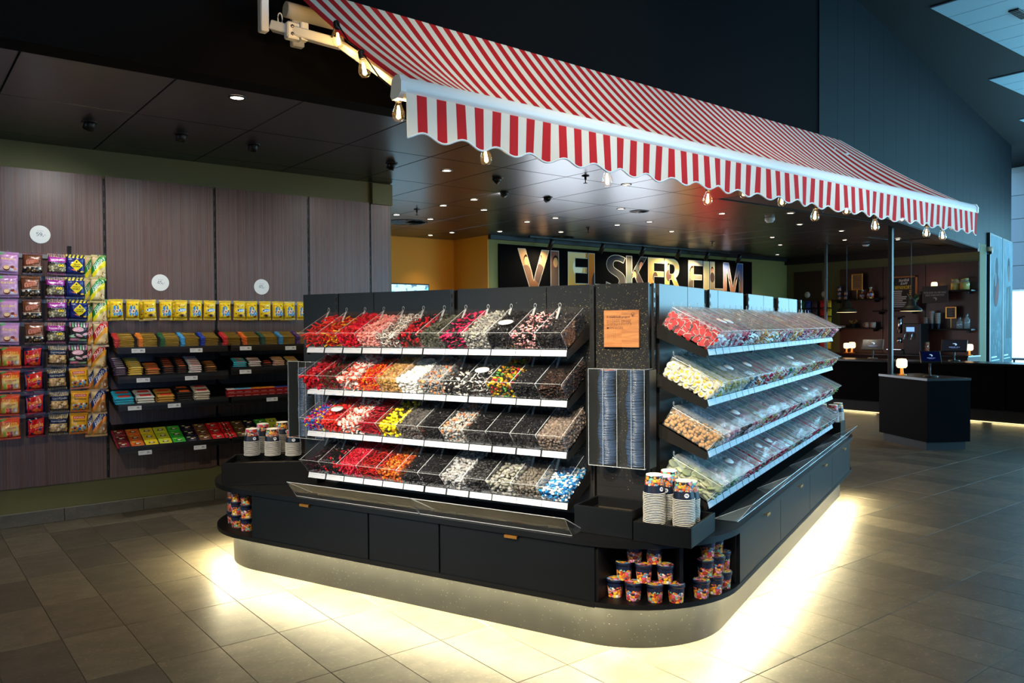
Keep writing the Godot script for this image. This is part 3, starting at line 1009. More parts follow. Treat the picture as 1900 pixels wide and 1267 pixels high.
func card_mat(k: int) -> Material:
	var key := "price_card_%d" % k
	if mats.has(key): return mats[key]
	var im := canvas(96, 32, Color(0.74, 0.76, 0.79))
	rct(im, 6, 7, 40, 2, Color(0.6, 0.62, 0.66))
	rct(im, 6, 12, 52, 1, Color(0.7, 0.72, 0.75))
	rct(im, 6, 22, 30, 1, Color(0.72, 0.73, 0.76))
	rct(im, 74, 8, 14, 6, Color(0.66, 0.68, 0.7))
	if k == 1: rct(im, 40, 27, 18, 4, Color(0.45, 0.62, 0.85))
	return tex_mat(key, im, 0.5)

func side_prism(st: SurfaceTool, prof: PackedVector2Array, x0: float, x1: float) -> void:
	# profile in (z, y) swept along x
	prism(st, prof, x0, x1, Transform3D(Basis(Vector3(0, 0, 1), Vector3(1, 0, 0), Vector3(0, 1, 0)), Vector3.ZERO))

func clear_mat() -> StandardMaterial3D:
	return pane_mat("acrylic", Color(0.9, 0.95, 0.97), 0.012, 0.05)

func edge_mat() -> StandardMaterial3D:
	return pane_mat("acrylic_edge", Color(0.92, 0.96, 0.98), 0.27, 0.15)

func trough(xf: Transform3D, w: float, where: String) -> void:
	var t := thing("catch_trough", "clear catch trough leaning over the base edge, " + where, "trough", xf, "clear catch troughs")
	if not meshes.has("trough%d" % int(w * 1000)):
		var st := mb()
		var h := w / 2
		var a := Vector3(0, 0.0, 0.0)
		quad(st, Vector3(-h, 0.003, 0), Vector3(h, 0.003, 0), Vector3(h, 0.103, 0.078), Vector3(-h, 0.103, 0.078))
		quad(st, Vector3(-h, 0.003, 0), Vector3(h, 0.003, 0), Vector3(h, 0.003, -0.13), Vector3(-h, 0.003, -0.13))
		for s in [-h, h]: tri(st, Vector3(s, 0.003, 0), Vector3(s, 0.103, 0.078), Vector3(s, 0.003, -0.13))
		meshes["trough%d" % int(w * 1000)] = done(st)
		st = mb()
		tube(st, [Vector3(-h, 0.103, 0.078), Vector3(h, 0.103, 0.078)], 0.0022, 5)
		for s in [-h, h]:
			tube(st, [Vector3(s, 0.003, 0), Vector3(s, 0.103, 0.078), Vector3(s, 0.003, -0.13)], 0.0018, 5)
		tube(st, [Vector3(-h, 0.003, 0), Vector3(h, 0.003, 0)], 0.0018, 5)
		meshes["trough_edge%d" % int(w * 1000)] = done(st)
	mi("pane", meshes["trough%d" % int(w * 1000)], pane_mat("acrylic_trough_haze", Color(0.8, 0.9, 0.93), 0.10, 0.08) if w < 0.93 else clear_mat(), t)  # side troughs: reflections put in as a bluish haze
	mi("edge", meshes["trough_edge%d" % int(w * 1000)], edge_mat(), t)

func open_box(called: String, label: String, xf: Transform3D, s: Vector3, lidded: bool) -> void:
	var t := thing(called, label, "box", xf)
	var m: Material = mats["black_laminate"]
	var st := mb()
	var th := 0.014
	for q in [[Vector3(0, s.y / 2, s.z / 2 - th / 2), Vector3(s.x, s.y, th)], [Vector3(0, s.y / 2, -s.z / 2 + th / 2), Vector3(s.x, s.y, th)], [Vector3(s.x / 2 - th / 2, s.y / 2, 0), Vector3(th, s.y, s.z - 2 * th)], [Vector3(-s.x / 2 + th / 2, s.y / 2, 0), Vector3(th, s.y, s.z - 2 * th)]]:
		box(st, q[0], q[1], 0.0015)
	obj("sides", st, m, t)
	st = mb()
	var fy := s.y - 0.05 if lidded else 0.03
	box(st, Vector3(0, fy, 0), Vector3(s.x - 2 * th, 0.012, s.z - 2 * th))
	obj("floor_board", st, mats["black_laminate_matt"], t)
	st = mb()
	if lidded:
		box(st, Vector3(0, fy + 0.008, -s.z * 0.22), Vector3(s.x * 0.7, 0.008, 0.012), 0.001)
		obj("rail", st, mat("rail_bronze", Color(0.22, 0.2, 0.17), 0.4, 0.4), t)
	else:
		box(st, Vector3(0, s.y / 2, 0), Vector3(0.01, s.y - 0.01, s.z - 2 * th))
		obj("partition", st, m, t)

func lid_dispenser(xf: Transform3D, cols: Array, label: String, side: String, n: int) -> void:
	var t := thing("lid_rack", label, "rack", xf)
	var h := 0.512
	var st := mb()
	var w := 0.158
	quad(st, Vector3(-w, 0, 0.122), Vector3(w, 0, 0.122), Vector3(w, h, 0.122), Vector3(-w, h, 0.122))
	for s in [-w, 0.005, w]: quad(st, Vector3(s, 0, 0.122), Vector3(s, 0, 0.004), Vector3(s, h, 0.004), Vector3(s, h, 0.122))
	quad(st, Vector3(-w, 0, 0.122), Vector3(w, 0, 0.122), Vector3(w, 0, 0.004), Vector3(-w, 0, 0.004))
	obj("pane", st, clear_mat(), t)
	st = mb()
	for x in [-w, cols[0] + 0.0, 0.005, cols[1] + 0.0, w]: tube(st, [Vector3(x, 0, 0.122), Vector3(x, h, 0.122)], 0.0016, 5)
	tube(st, [Vector3(-w, 0, 0.122), Vector3(w, 0, 0.122), Vector3(w, 0, 0.01)], 0.002, 5)
	tube(st, [Vector3(-w, h, 0.122), Vector3(w, h, 0.122), Vector3(w, h, 0.01)], 0.0016, 5)
	obj("edge", st, edge_mat(), t)
	for s in [-w - 0.012, w + 0.012]:
		st = mb()
		box(st, Vector3(s, h / 2, 0.06), Vector3(0.02, h, 0.1), 0.002)
		obj("side_post", st, mats["black_laminate"], t)
	# the lids, one by one
	if not mats.has("lid_blue"):
		mat("lid_blue", Color(0.17, 0.25, 0.36), 0.38)
		var im := canvas(64, 64, Color(0.12, 0.18, 0.3))
		candy_blobs(im, 2, 2, 60, 60, 60, 7.0)
		tex_mat("lid_print", im, 0.4)
		st = mb()
		lathe(st, [Vector2(0, 0.0068), Vector2(0.04, 0.0068), Vector2(0.0435, 0.0082), Vector2(0.0455, 0.0078), Vector2(0.0462, 0.001), Vector2(0.0458, 0.0), Vector2(0.043, 0.0)], 22)
		meshes["lid"] = done(st)
	for c in 2:
		for k in n:
			var y := 0.006 + k * 0.0083
			var X := xf * Transform3D(Basis(Vector3(rng.randf_range(-1, 1), 0, rng.randf_range(-1, 1)).normalized(), rng.randf_range(-0.05, 0.05)), Vector3(cols[c] + 0.006 * sin(k * 0.23 + c * 2.0) + rng.randf_range(-0.0015, 0.0015), y, 0.062 + rng.randf_range(-0.002, 0.002)))
			var o := mi("disc_cover", meshes["lid"], mats["lid_blue"], null, X)
			tag(o, "blue paper cup lid, %s up the %s stack of the %s rack" % [ordi(k), ["left", "right"][c], side], "lid", "blue lids in the %s rack" % side)
			if k == n - 1:
				st = mb()
				lathe(st, [Vector2(0.0395, 0.0071), Vector2(0, 0.0072)], 20)
				obj("printed_disc", st, mats["lid_print"], o)

# ---------------------------------------------------------------- bins and sweets
# bin profile in (forward, up) from the board plane and the strip's foot
const PA := Vector2(0.036, 0.157)
const PB := Vector2(0.279, 0.034)
const PC := Vector2(0.352, 0.117)
const PD := Vector2(0.092, 0.249)

func candy_mesh(kind: String) -> Mesh:
	var key := "candy_" + kind
	if meshes.has(key): return meshes[key]
	var st := mb()
	match kind:
		"stick": lathe(st, [Vector2(0, 0.5), Vector2(0.085, 0.485), Vector2(0.1, 0.45), Vector2(0.1, -0.45), Vector2(0.085, -0.485), Vector2(0, -0.5)], 7, Transform3D(Basis(Vector3.RIGHT, PI / 2), Vector3.ZERO))
		"tube": lathe(st, [Vector2(0.1, 0.48), Vector2(0.2, 0.5), Vector2(0.24, 0.45), Vector2(0.24, -0.45), Vector2(0.2, -0.5), Vector2(0.1, -0.48), Vector2(0.0, -0.46)], 8, Transform3D(Basis(Vector3.RIGHT, PI / 2), Vector3.ZERO))
		"ball": lathe(st, [Vector2(0, 0.5), Vector2(0.28, 0.41), Vector2(0.45, 0.22), Vector2(0.5, 0), Vector2(0.45, -0.22), Vector2(0.28, -0.41), Vector2(0, -0.5)], 9)
		"bean": lathe(st, [Vector2(0, 0.5), Vector2(0.2, 0.43), Vector2(0.29, 0.2), Vector2(0.29, -0.2), Vector2(0.2, -0.43), Vector2(0, -0.5)], 8, Transform3D(Basis(Vector3.RIGHT, PI / 2), Vector3.ZERO))
		"chunk": box(st, Vector3.ZERO, Vector3(0.8, 0.5, 0.62), 0.12)
		"disc": lathe(st, [Vector2(0, 0.14), Vector2(0.4, 0.13), Vector2(0.5, 0.05), Vector2(0.5, -0.05), Vector2(0.4, -0.13), Vector2(0, -0.14)], 10)
		"strip": box(st, Vector3.ZERO, Vector3(1.0, 0.09, 0.2), 0.03)
		"ring":
			var pts := []
			for k in 9: pts.append(Vector3(0.42 * cos(TAU * k / 9), 0, 0.42 * sin(TAU * k / 9)))
			tube(st, pts, 0.12, 5, true)
		"hearts":
			var hp := PackedVector2Array()
			for k in 14:
				var a := TAU * k / 14
				hp.append(Vector2(0.5 * pow(absf(sin(a)), 3) * signf(sin(a)), -(0.40 * cos(a) - 0.15 * cos(2 * a) - 0.06 * cos(3 * a))))
			st.set_color(Color(0.9, 0.84, 0.8))
			prism(st, hp, -0.07, 0.015)
			st.set_color(Color(0.72, 0.02, 0.02))
			var inner := PackedVector2Array()
			for q in hp: inner.append(q * 0.9)
			prism(st, inner, 0.015, 0.08)
		"egg":
			st.set_color(Color(0.88, 0.85, 0.72))
			lathe(st, [Vector2(0, 0.06), Vector2(0.42, 0.05), Vector2(0.5, 0.0), Vector2(0.42, -0.05), Vector2(0, -0.06)], 10)
			st.set_color(Color(0.85, 0.62, 0.03))
			lathe(st, [Vector2(0, 0.15), Vector2(0.12, 0.13), Vector2(0.22, 0.05)], 9, T(0.06, 0, 0.03))
		"mushroom":
			st.set_color(Color(0.56, 0.31, 0.12))
			lathe(st, [Vector2(0, 0.3), Vector2(0.25, 0.24), Vector2(0.42, 0.08), Vector2(0.4, 0.0), Vector2(0.16, -0.01)], 9)
			st.set_color(Color(0.86, 0.76, 0.58))
			lathe(st, [Vector2(0.17, 0.0), Vector2(0.2, -0.3), Vector2(0.14, -0.44), Vector2(0, -0.46)], 8)
		"wedge":
			st.set_color(Color(0.9, 0.8, 0.74))
			prism(st, PackedVector2Array([Vector2(-0.5, -0.35), Vector2(0.5, -0.35), Vector2(0.4, 0.32), Vector2(-0.4, 0.32)]), -0.08, 0.1)
			st.set_color(Color(0.78, 0.08, 0.04))
			prism(st, PackedVector2Array([Vector2(-0.42, 0.28), Vector2(0.42, 0.28), Vector2(0.28, 0.5), Vector2(-0.28, 0.5)]), -0.09, 0.11)
	meshes[key] = done(st)
	return meshes[key]

func fill(xf: Transform3D, w: float, kind: String, size: float, cols: Array, back: float, front: float, label: String, group: String, gloss := 0.35, dim := 1.0) -> void:
	# a heap of loose sweets: back / front are the fill heights (0..1) at either end
	var painted := kind in ["hearts", "egg", "mushroom", "wedge"]
	var u := PB - PA
	var L := u.length()
	u = u / L
	var v := (PD - PA)
	var H := v.length()
	v = v / H
	var step := size * (0.62 if kind in ["stick", "strip"] else 0.74)
	var thin := size * (0.30 if kind in ["stick", "disc", "strip", "egg", "hearts", "tube"] else 0.55)
	var xs := []
	var places: Array[Transform3D] = []
	var nx := maxi(2, int(round((w - size * 0.3) / step)))
	var ns := maxi(3, int(round(L / step)))
	var ph := rng.randf() * 6.0
	for i in nx:
		for j in ns:
			var s0 := (j + 0.5) / ns
			var top := minf(lerpf(back * 0.86, front * 0.97, pow(s0, 0.8)) * H + 0.006 * sin(s0 * 9.0 + ph + i * 0.7), H * 0.97 - thin * 0.75)
			var nl := maxi(1, int(ceil((top - thin * 0.3) / thin)))
			for k in nl:
				var side := i == 0 or i == nx - 1 or j == ns - 1
				if k < nl - 2 and not side: continue
				var s := clampf(s0 + rng.randf_range(-0.35, 0.35) / ns, size * 0.22 / L, 1.0 - size * 0.20 / L)
				var hh := minf(thin * (k + 0.5) + rng.randf_range(-0.2, 0.2) * thin, top)
				# the front pane leans out: more room higher up
				var lean := (PC - PB).dot(u) * (hh / H) * maxf(0.0, (s - 0.5) * 2.0)
				var p := PA + u * (s * L + lean * 0.9) + v * hh
				var x := clampf(-w / 2 + (i + 0.5) * w / nx + rng.randf_range(-0.3, 0.3) * step, -w / 2 + size * 0.24, w / 2 - size * 0.24)
				var b: Basis
				if kind in ["stick", "strip", "tube", "bean"]:
					b = Basis(Vector3.UP, rng.randf() * TAU) * Basis(Vector3.RIGHT, rng.randf_range(-0.5, 0.5)) * Basis(Vector3.BACK, rng.randf_range(-0.5, 0.5))
				elif kind in ["egg", "hearts", "mushroom"] and i == 0:
					b = Basis(Vector3.BACK, PI / 2 + rng.randf_range(-0.6, 0.6)) * Basis(Vector3.RIGHT, rng.randf_range(-0.5, 0.5)) * Basis(Vector3.UP, rng.randf() * TAU)
				elif kind in ["disc", "egg", "hearts"]:
					b = Basis(Vector3.RIGHT, 0.45) * Basis(Vector3(rng.randf_range(-1, 1), 0.2, rng.randf_range(-1, 1)).normalized(), rng.randf_range(-0.9, 0.9)) * Basis(Vector3.UP, rng.randf() * TAU)
				else:
					b = Basis(Vector3(rng.randfn(), rng.randfn(), rng.randfn()).normalized(), rng.randf() * TAU)
				var sc := size * rng.randf_range(0.88, 1.1)
				if kind in ["stick", "strip"] and (x - size * 0.4 < -w / 2 or x + size * 0.4 > w / 2):
					b = Basis(Vector3.UP, rng.randf_range(-0.5, 0.5)) * Basis(Vector3.RIGHT, rng.randf_range(0.1, 0.6))
					if kind == "strip": b = b * Basis(Vector3.UP, PI / 2)
				places.append(Transform3D(b.scaled(Vector3(sc, sc, sc)), Vector3(x, p.y, p.x)))
	var mm := MultiMesh.new()
	mm.transform_format = MultiMesh.TRANSFORM_3D
	mm.use_colors = true
	mm.mesh = candy_mesh(kind)
	mm.instance_count = places.size()
	for k in places.size():
		mm.set_instance_transform(k, places[k])
		var c: Color = cols[rng.randi() % cols.size()]
		mm.set_instance_color(k, Color.WHITE if painted and cols.size() == 1 else hsv_jit(c).srgb_to_linear())
	var o := MultiMeshInstance3D.new()
	o.multimesh = mm
	o.name = numbered("candy_heap")
	var mk := "candy_%.2f" % gloss
	if not mats.has(mk):
		var m := mat(mk, Color.WHITE, gloss, 0.0, 0.33)
		m.vertex_color_use_as_albedo = true
	o.material_override = mats[mk]
	add_child(o)
	o.transform = xf
	tag(o, label, "candy", group)
	o.set_meta("kind", "stuff")

func make_bin(xf: Transform3D, w: float, label: String, group: String, side := false) -> Node3D:
	var t := thing("candy_bin", label, "bin", xf, group)
	var key := "bin%d" % int(w * 10000)
	var h := w / 2 - 0.0012
	if not meshes.has(key):
		var P := func(q: Vector2, x: float) -> Vector3: return Vector3(x, q.y, q.x)
		var st := mb()
		for s in [-h, h]: quad(st, P.call(PA, s), P.call(PB, s), P.call(PC, s), P.call(PD, s))
		quad(st, P.call(PB, -h), P.call(PB, h), P.call(PC, h), P.call(PC, -h))
		quad(st, P.call(PA, -h), P.call(PA, h), P.call(PD, h), P.call(PD, -h))
		meshes[key] = done(st)
		st = mb()
		var up := Vector2(0.003, 0.006)
		var c2 := PC + (PC - PD).normalized() * 0.006
		quad(st, P.call(PD + up, -h), P.call(c2 + up, -h), P.call(c2 + up, h), P.call(PD + up, h))
		meshes[key + "lid"] = done(st)
		st = mb()
		for s in [-h, h]:
			tube(st, [P.call(PD, s), P.call(PC, s), P.call(PB, s)], 0.0020 if side else 0.0014, 4)
		tube(st, [P.call(c2 + up, -h), P.call(c2 + up, h)], 0.0014, 4)
		tube(st, [P.call(PB, -h), P.call(PB, h)], 0.001, 4)
		meshes[key + "edge"] = done(st)
	if not meshes.has("bin_floor%d" % int(w * 10000)):
		var st := mb()
		box(st, Vector3(0, -0.002, 0), Vector3(w - 0.006, 0.002, 0.27), 0.0, Transform3D(Basis(Vector3.RIGHT, atan2(PA.y - PB.y, PB.x - PA.x)), Vector3(0, (PA.y + PB.y) / 2, (PA.x + PB.x) / 2)))
		meshes["bin_floor%d" % int(w * 10000)] = done(st)
	if not meshes.has("scoop"):
		var st := mb()
		var pts := []
		for k in 9:
			var a := TAU * k / 9
			pts.append(Vector3(0.008 * cos(a), 0.268 + 0.012 * sin(a), 0.094))
		tube(st, pts, 0.0016, 4, true)
		box(st, Vector3.ZERO, Vector3(0.014, 0.10, 0.002), 0.0005, Transform3D(Basis(Vector3.RIGHT, -0.55), Vector3(0, 0.212, 0.124)))
		meshes["scoop"] = done(st)
	mi("body", meshes[key], pane_mat("acrylic_reflection_haze", Color(0.88, 0.94, 0.96), 0.075, 0.08) if side else clear_mat(), t)  # side bodies: window reflection put in as pale haze
	mi("lid", meshes[key + "lid"], pane_mat("acrylic_lid_reflection_haze", Color(0.88, 0.93, 0.95), 0.26, 0.14) if side else pane_mat("acrylic_lid", Color(0.8, 0.82, 0.84), 0.008, 0.08), t, lid_sit(side))  # side lids: grazing reflection put into colour and opacity as haze
	mi("edge", meshes[key + "edge"], pane_mat("acrylic_edge_bright", Color(0.9, 0.96, 0.98), 0.75, 0.15) if side else edge_mat(), t)  # more opaque on the side, so edges show as bright lines
	mi("scoop", meshes["scoop"], edge_mat(), t, T(-h + 0.014, 0, 0))
	return t

func lid_sit(side: bool) -> Transform3D:
	# lids never lie quite alike
	var a := rng.randf_range(-0.03, 0.03) if side else rng.randf_range(-0.012, 0.012)
	var hinge := Vector3(0, PD.y, PD.x)
	var b := Basis(Vector3.BACK, a) * Basis(Vector3.RIGHT, rng.randf_range(-0.02, 0.0))
	return Transform3D(b, hinge - b * hinge + Vector3(0, 0.0015, 0))

func oval(xf: Transform3D, label: String) -> void:
	if not meshes.has("oval"):
		var st := mb()
		lathe(st, [Vector2(0, 0.002), Vector2(0.98, 0.002), Vector2(1.0, 0.001), Vector2(0.98, 0.0), Vector2(0, 0.0)], 24)
		meshes["oval"] = done(st)
		var im := canvas(64, 64, Color(0.93, 0.94, 0.93))
		rct(im, 14, 24, 34, 2, Color(0.72, 0.74, 0.74))
		rct(im, 20, 32, 24, 2, Color(0.76, 0.78, 0.78))
		tex_mat("oval_card", im, 0.5)
	var a := atan2(PD.y - PC.y, PC.x - PD.x)
	var c := PD.lerp(PC, 0.62)
	var o := mi("oval_sign", meshes["oval"], mat("oval_white", Color(0.92, 0.93, 0.92), 0.5), null, xf * Transform3D(Basis(Vector3.RIGHT, a) * Basis.from_scale(Vector3(0.046, 1, 0.03)), Vector3(0, c.y + 0.0085, c.x + 0.004)))
	tag(o, label, "sign", "white oval signs on bin lids")

func build_bins() -> void:
	var w := 0.155
	var black := [Color("15151a"), Color("1d1c20"), Color("101014")]
	var red := [Color("c8102a"), Color("d41f22"), Color("b80f26")]
	var grey := [Color("8f8f8b"), Color("a3a39c"), Color("7a7a78")]
	# per bin: kind, size, colours, back fill, front fill, words
	var front := [
		[["stick", 0.07, [Color("d2201f"), Color("c41a1a"), Color("de3026")], 1.0, 0.95, "long red sticks"],
		["stick", 0.062, [Color("cf2a1c"), Color("d9421c"), Color("c41f18"), Color("e8a21e")], 0.8, 0.95, "red sticks with orange tips"],
		["tube", 0.05, red, 1.0, 0.95, "short red tubes"],
		["tube", 0.036, [Color("eb9690"), Color("f0aca4"), Color("e48a86")], 0.92, 0.9, "pale pink tubes"],
		["ring", 0.036, [Color("d8d4cf"), Color("c4beb8"), Color("8a6f6a"), Color("e6e2de")], 0.95, 0.9, "white and grey twists"],
		["chunk", 0.03, [Color("b01022"), Color("141216"), Color("c41c28"), Color("201418")], 0.85, 0.85, "red and black berries"],
		["chunk", 0.032, [Color("43463c"), Color("3a3c35"), Color("54564a")], 0.85, 0.85, "dark olive chunks"],
		["disc", 0.034, [Color("1b1a1d"), Color("a81c48"), Color("28262a"), Color("c02a58")], 1.0, 0.85, "black and magenta discs"],
		["tube", 0.034, grey, 1.0, 0.95, "light grey stubs"],
		["chunk", 0.03, black, 1.0, 0.9, "glossy black chunks"],
		["tube", 0.026, [Color("121215"), Color("d98a90"), Color("141317"), Color("161518"), Color("e4b8b4")], 0.9, 0.88, "black tubes with pink ends"],
		["chunk", 0.028, [Color("17171b"), Color("202026"), Color("2a2523")], 0.85, 0.8, "small black lumps"]],
		[["tube", 0.055, [Color("b81424"), Color("a81020"), Color("c41f2c")], 0.95, 0.9, "crimson tubes"],
		["chunk", 0.022, [Color("8a1420"), Color("4a1c18"), Color("3c4a2a"), Color("701018")], 0.7, 0.85, "dark red and green jellies"],
		["wedge", 0.04, [Color.WHITE], 1.05, 0.95, "white and red slices"],
		["chunk", 0.026, [Color("d8331c"), Color("e2521c"), Color("c81f1c"), Color("ea8a1e")], 0.75, 0.9, "red and orange jellies"],
		["ball", 0.032, [Color("b08a52"), Color("bd9860"), Color("a67e48")], 0.95, 0.92, "tan chocolate balls"],
		["ball", 0.027, [Color("e9e9e6"), Color("f2f2ef")], 0.75, 0.92, "white sugar balls"],
		["chunk", 0.028, [Color("8c8d8e"), Color("9a9b9b"), Color("7c7d7f"), Color("d08a62")], 0.95, 0.92, "grey and orange fish"],
		["chunk", 0.026, [Color("131316"), Color("17171a"), Color("1a1a1d"), Color("d8d4cc")], 0.35, 0.6, "black sweets with white specks"],
		["stick", 0.045, [Color("101013"), Color("151518"), Color("d4d2cf")], 0.6, 0.8, "black sticks with white ends"],
		["bean", 0.030, [Color("b81f1f"), Color("d8a21c"), Color("3f7a36"), Color("8a6a18"), Color("1c1a1a")], 1.0, 0.85, "red yellow and green jellies"],
		["disc", 0.028, black, 0.85, 0.8, "shiny black buttons"],
		["disc", 0.03, [Color("2a1c18"), Color("33231c"), Color("201614")], 0.8, 0.85, "dark brown chocolate buttons"]],
		[["chunk", 0.028, [Color("2f6fc0"), Color("e8c41c"), Color("c81f78"), Color("d83a2a"), Color("6a2f9a")], 0.7, 0.85, "many-coloured jellies"],
		["chunk", 0.034, [Color("c8201f"), Color("d8302a")], 1.0, 0.9, "red jelly chunks"],
		["wedge", 0.042, [Color.WHITE], 0.95, 0.9, "white and red mushrooms"],
		["strip", 0.05, [Color("b81028"), Color("a60f24"), Color("c81f34")], 1.0, 0.95, "crimson sour strips"],
		["bean", 0.042, [Color("e8d41c"), Color("dcc414"), Color("f0e02c"), Color("e8d41c"), Color("3a3418")], 1.0, 0.92, "yellow bananas"],
		["ball", 0.024, [Color("4c4a49"), Color("5a5755"), Color("403e3e")], 0.95, 0.9, "dark grey sugared balls"],
		["stick", 0.042, black, 0.9, 0.8, "shiny black twists"],
		["chunk", 0.03, [Color("9a9b9a"), Color("aaaaa8"), Color("8c8c8a"), Color("c88a66")], 1.0, 0.9, "light grey and orange pieces"],
		["stick", 0.045, black, 0.85, 0.8, "thin black sticks"],
		["tube", 0.03, black, 0.8, 0.8, "black stubs"],
		["chunk", 0.024, black, 0.7, 0.8, "black lozenges"],
		["ball", 0.026, [Color("6e6259"), Color("7a6d63"), Color("5f544d")], 1.0, 0.95, "grey brown berries"]],
		[["strip", 0.055, [Color("1a1216"), Color("4a1428"), Color("221418")], 0.6, 0.7, "dark maroon strips"],
		["chunk", 0.03, [Color("141316"), Color("1a181a"), Color("161416"), Color("b8202a")], 0.6, 0.6, "black and red pieces"],
		["chunk", 0.024, [Color("c21c34"), Color("b0142a"), Color("d42c40")], 1.05, 0.95, "raspberry pieces"],
		["strip", 0.045, [Color("c41c1c"), Color("b01818"), Color("d42c24")], 0.95, 0.85, "red jelly strips"],
		["chunk", 0.034, [Color("c8621c"), Color("d8782a"), Color("b04c14"), Color("a03c14")], 0.6, 0.8, "orange brown jellies"],
		["chunk", 0.028, black, 0.7, 0.5, "glossy black drops"],
		["strip", 0.04, [Color("1e1e22"), Color("28282c")], 0.8, 0.7, "rough black strips"],
		["tube", 0.042, [Color("98999a"), Color("a8a9aa"), Color("88898a")], 1.0, 0.9, "silver grey tubes"],
		["bean", 0.034, [Color("2c2c2f"), Color("38383a"), Color("232325")], 0.95, 0.85, "dark grey beans"],
		["bean", 0.04, [Color("8e8f88"), Color("9c9d95"), Color("7e7f78")], 0.9, 0.85, "pale grey green pieces"],
		["chunk", 0.03, [Color("6c675f"), Color("787269"), Color("5c5851")], 0.5, 0.75, "grey brown pieces"],
		["bean", 0.03, [Color("2c8cc8"), Color("e8eef0"), Color("1f7ab8"), Color("dfe8ec")], 0.15, 0.62, "blue and white pills"]]]
	for r in 4:
		var rowname: String = ["top", "second", "third", "lowest"][r]
		for k in 12:
			var d: Array = front[r][k]
			var xf := KT * T(-3.75 + 0.155 * (k + 0.5), ROWS[r], BZ)
			make_bin(xf, w, "clear bin of %s, %s from left in the %s front row" % [d[5], ORD[k], rowname], "clear bins of the kiosk front")
			fill(xf, w - 0.005, d[0], float(d[1]) * 0.76, d[2], d[3], d[4], "heap of %s, %s bin of the %s front row" % [d[5], ORD[k], rowname], "sweets in the front bins", 0.3 if (d[2][0] as Color).v < 0.2 or (d[2][0] as Color).s > 0.75 else 0.7)
	for q in [[0, 9, "black chunks"], [1, 8, "black and white sticks"], [2, 1, "red jelly chunks"]]:
		oval(KT * T(-3.75 + 0.155 * (q[1] + 0.5), ROWS[q[0]], BZ), "white oval sign lying on the lid over %s" % q[2])
	# right-hand side: 28 bins a row, seen through one another
	var pink := [Color("e0a0ae"), Color("d87890"), Color("efd4d4"), Color("b84a5e")]
	var sides := [
		[["hearts", 0.046, [Color.WHITE], "red and white hearts"], ["chunk", 0.034, pink, "pink pieces"], ["chunk", 0.034, [Color("d8c4bc"), Color("c4788a"), Color("8fa6a0")], "pale mixed pieces"], ["bean", 0.04, pink, "pink beans"], ["chunk", 0.034, [Color("c83a58"), Color("e8b0b8"), Color("a82844")], "red and pink pieces"], ["strip", 0.05, [Color("6a2a5a"), Color("8a4a72")], "purple strips"], ["chunk", 0.036, [Color("e8dcd0"), Color("d8a090")], "cream pieces"], ["ball", 0.03, [Color("d8824a"), Color("e8a858"), Color("e8d8b0")], "orange balls"], ["strip", 0.05, [Color("d8622a"), Color("e8923a"), Color("3a8a5a")], "orange and green strips"], ["bean", 0.04, [Color("e8b83a"), Color("d8682a"), Color("e0d8c8")], "yellow and orange beans"]],
		[["egg", 0.043, [Color.WHITE], "fried egg foams"], ["bean", 0.04, [Color("c8c05a"), Color("d8d48a"), Color("a8a848")], "yellow green beans"], ["chunk", 0.034, [Color("a8a868"), Color("c0bc88")], "olive yellow pieces"], ["bean", 0.04, [Color("b8ac70"), Color("d0c898")], "pale khaki beans"], ["chunk", 0.036, [Color("c8c4a4"), Color("b8b48c")], "cream green pieces"], ["chunk", 0.034, [Color("5a7a8c"), Color("8aa4b0")], "grey blue pieces"], ["strip", 0.05, [Color("a85a2a"), Color("c87a3a"), Color("8a2a2a")], "brown red strips"], ["chunk", 0.034, [Color("b8283a"), Color("3a8a4a"), Color("d88a3a")], "red and green pieces"], ["bean", 0.04, [Color("b02840"), Color("c84a5a")], "crimson beans"], ["strip", 0.05, [Color("d8622a"), Color("b83a2a")], "orange red strips"]],
		[["mushroom", 0.029, [Color.WHITE], "brown capped mushrooms"], ["bean", 0.038, [Color("d8b8a8"), Color("e8d4cc")], "pale beige beans"], ["chunk", 0.034, [Color("c89aa4"), Color("e0c4c8")], "dusty pink pieces"], ["ball", 0.03, [Color("7a5a52"), Color("a08078")], "cocoa balls"], ["chunk", 0.034, [Color("3a2824"), Color("5a3c34")], "dark chocolate pieces"], ["bean", 0.04, pink, "rose beans"], ["chunk", 0.034, [Color("e0d0c8"), Color("c8a49c")], "pale nougat pieces"], ["strip", 0.05, [Color("7aa858"), Color("a8c070")], "green strips"], ["chunk", 0.034, [Color("b8283a"), Color("d84a4a")], "red pieces"], ["bean", 0.04, [Color("a8b070"), Color("d86a4a")], "green and red beans"]],
		[["disc", 0.05, [Color("9aa27e"), Color("a8ac8a"), Color("8a9470")], "grey green discs"], ["chunk", 0.036, [Color("c8a8b0"), Color("d8c0c4"), Color("98a898")], "pale pink and green pieces"], ["bean", 0.04, [Color("5a8a6a"), Color("3a7050"), Color("8ab09a")], "green beans"], ["chunk", 0.036, [Color("a8b0a8"), Color("c8ccc8")], "pale sugared pieces"], ["chunk", 0.034, [Color("a04858"), Color("c87a84")], "rose red pieces"], ["strip", 0.05, [Color("a02838"), Color("7a2030")], "wine red strips"], ["chunk", 0.034, [Color("b8283a"), Color("c84050")], "crimson pieces"], ["bean", 0.038, [Color("48443a"), Color("7a7658")], "dark olive beans"], ["chunk", 0.034, [Color("c03048"), Color("a82840")], "raspberry red pieces"], ["bean", 0.04, [Color("d8622a"), Color("c8a06a")], "orange beans"]]]
	var wr := 0.93 / 7.0
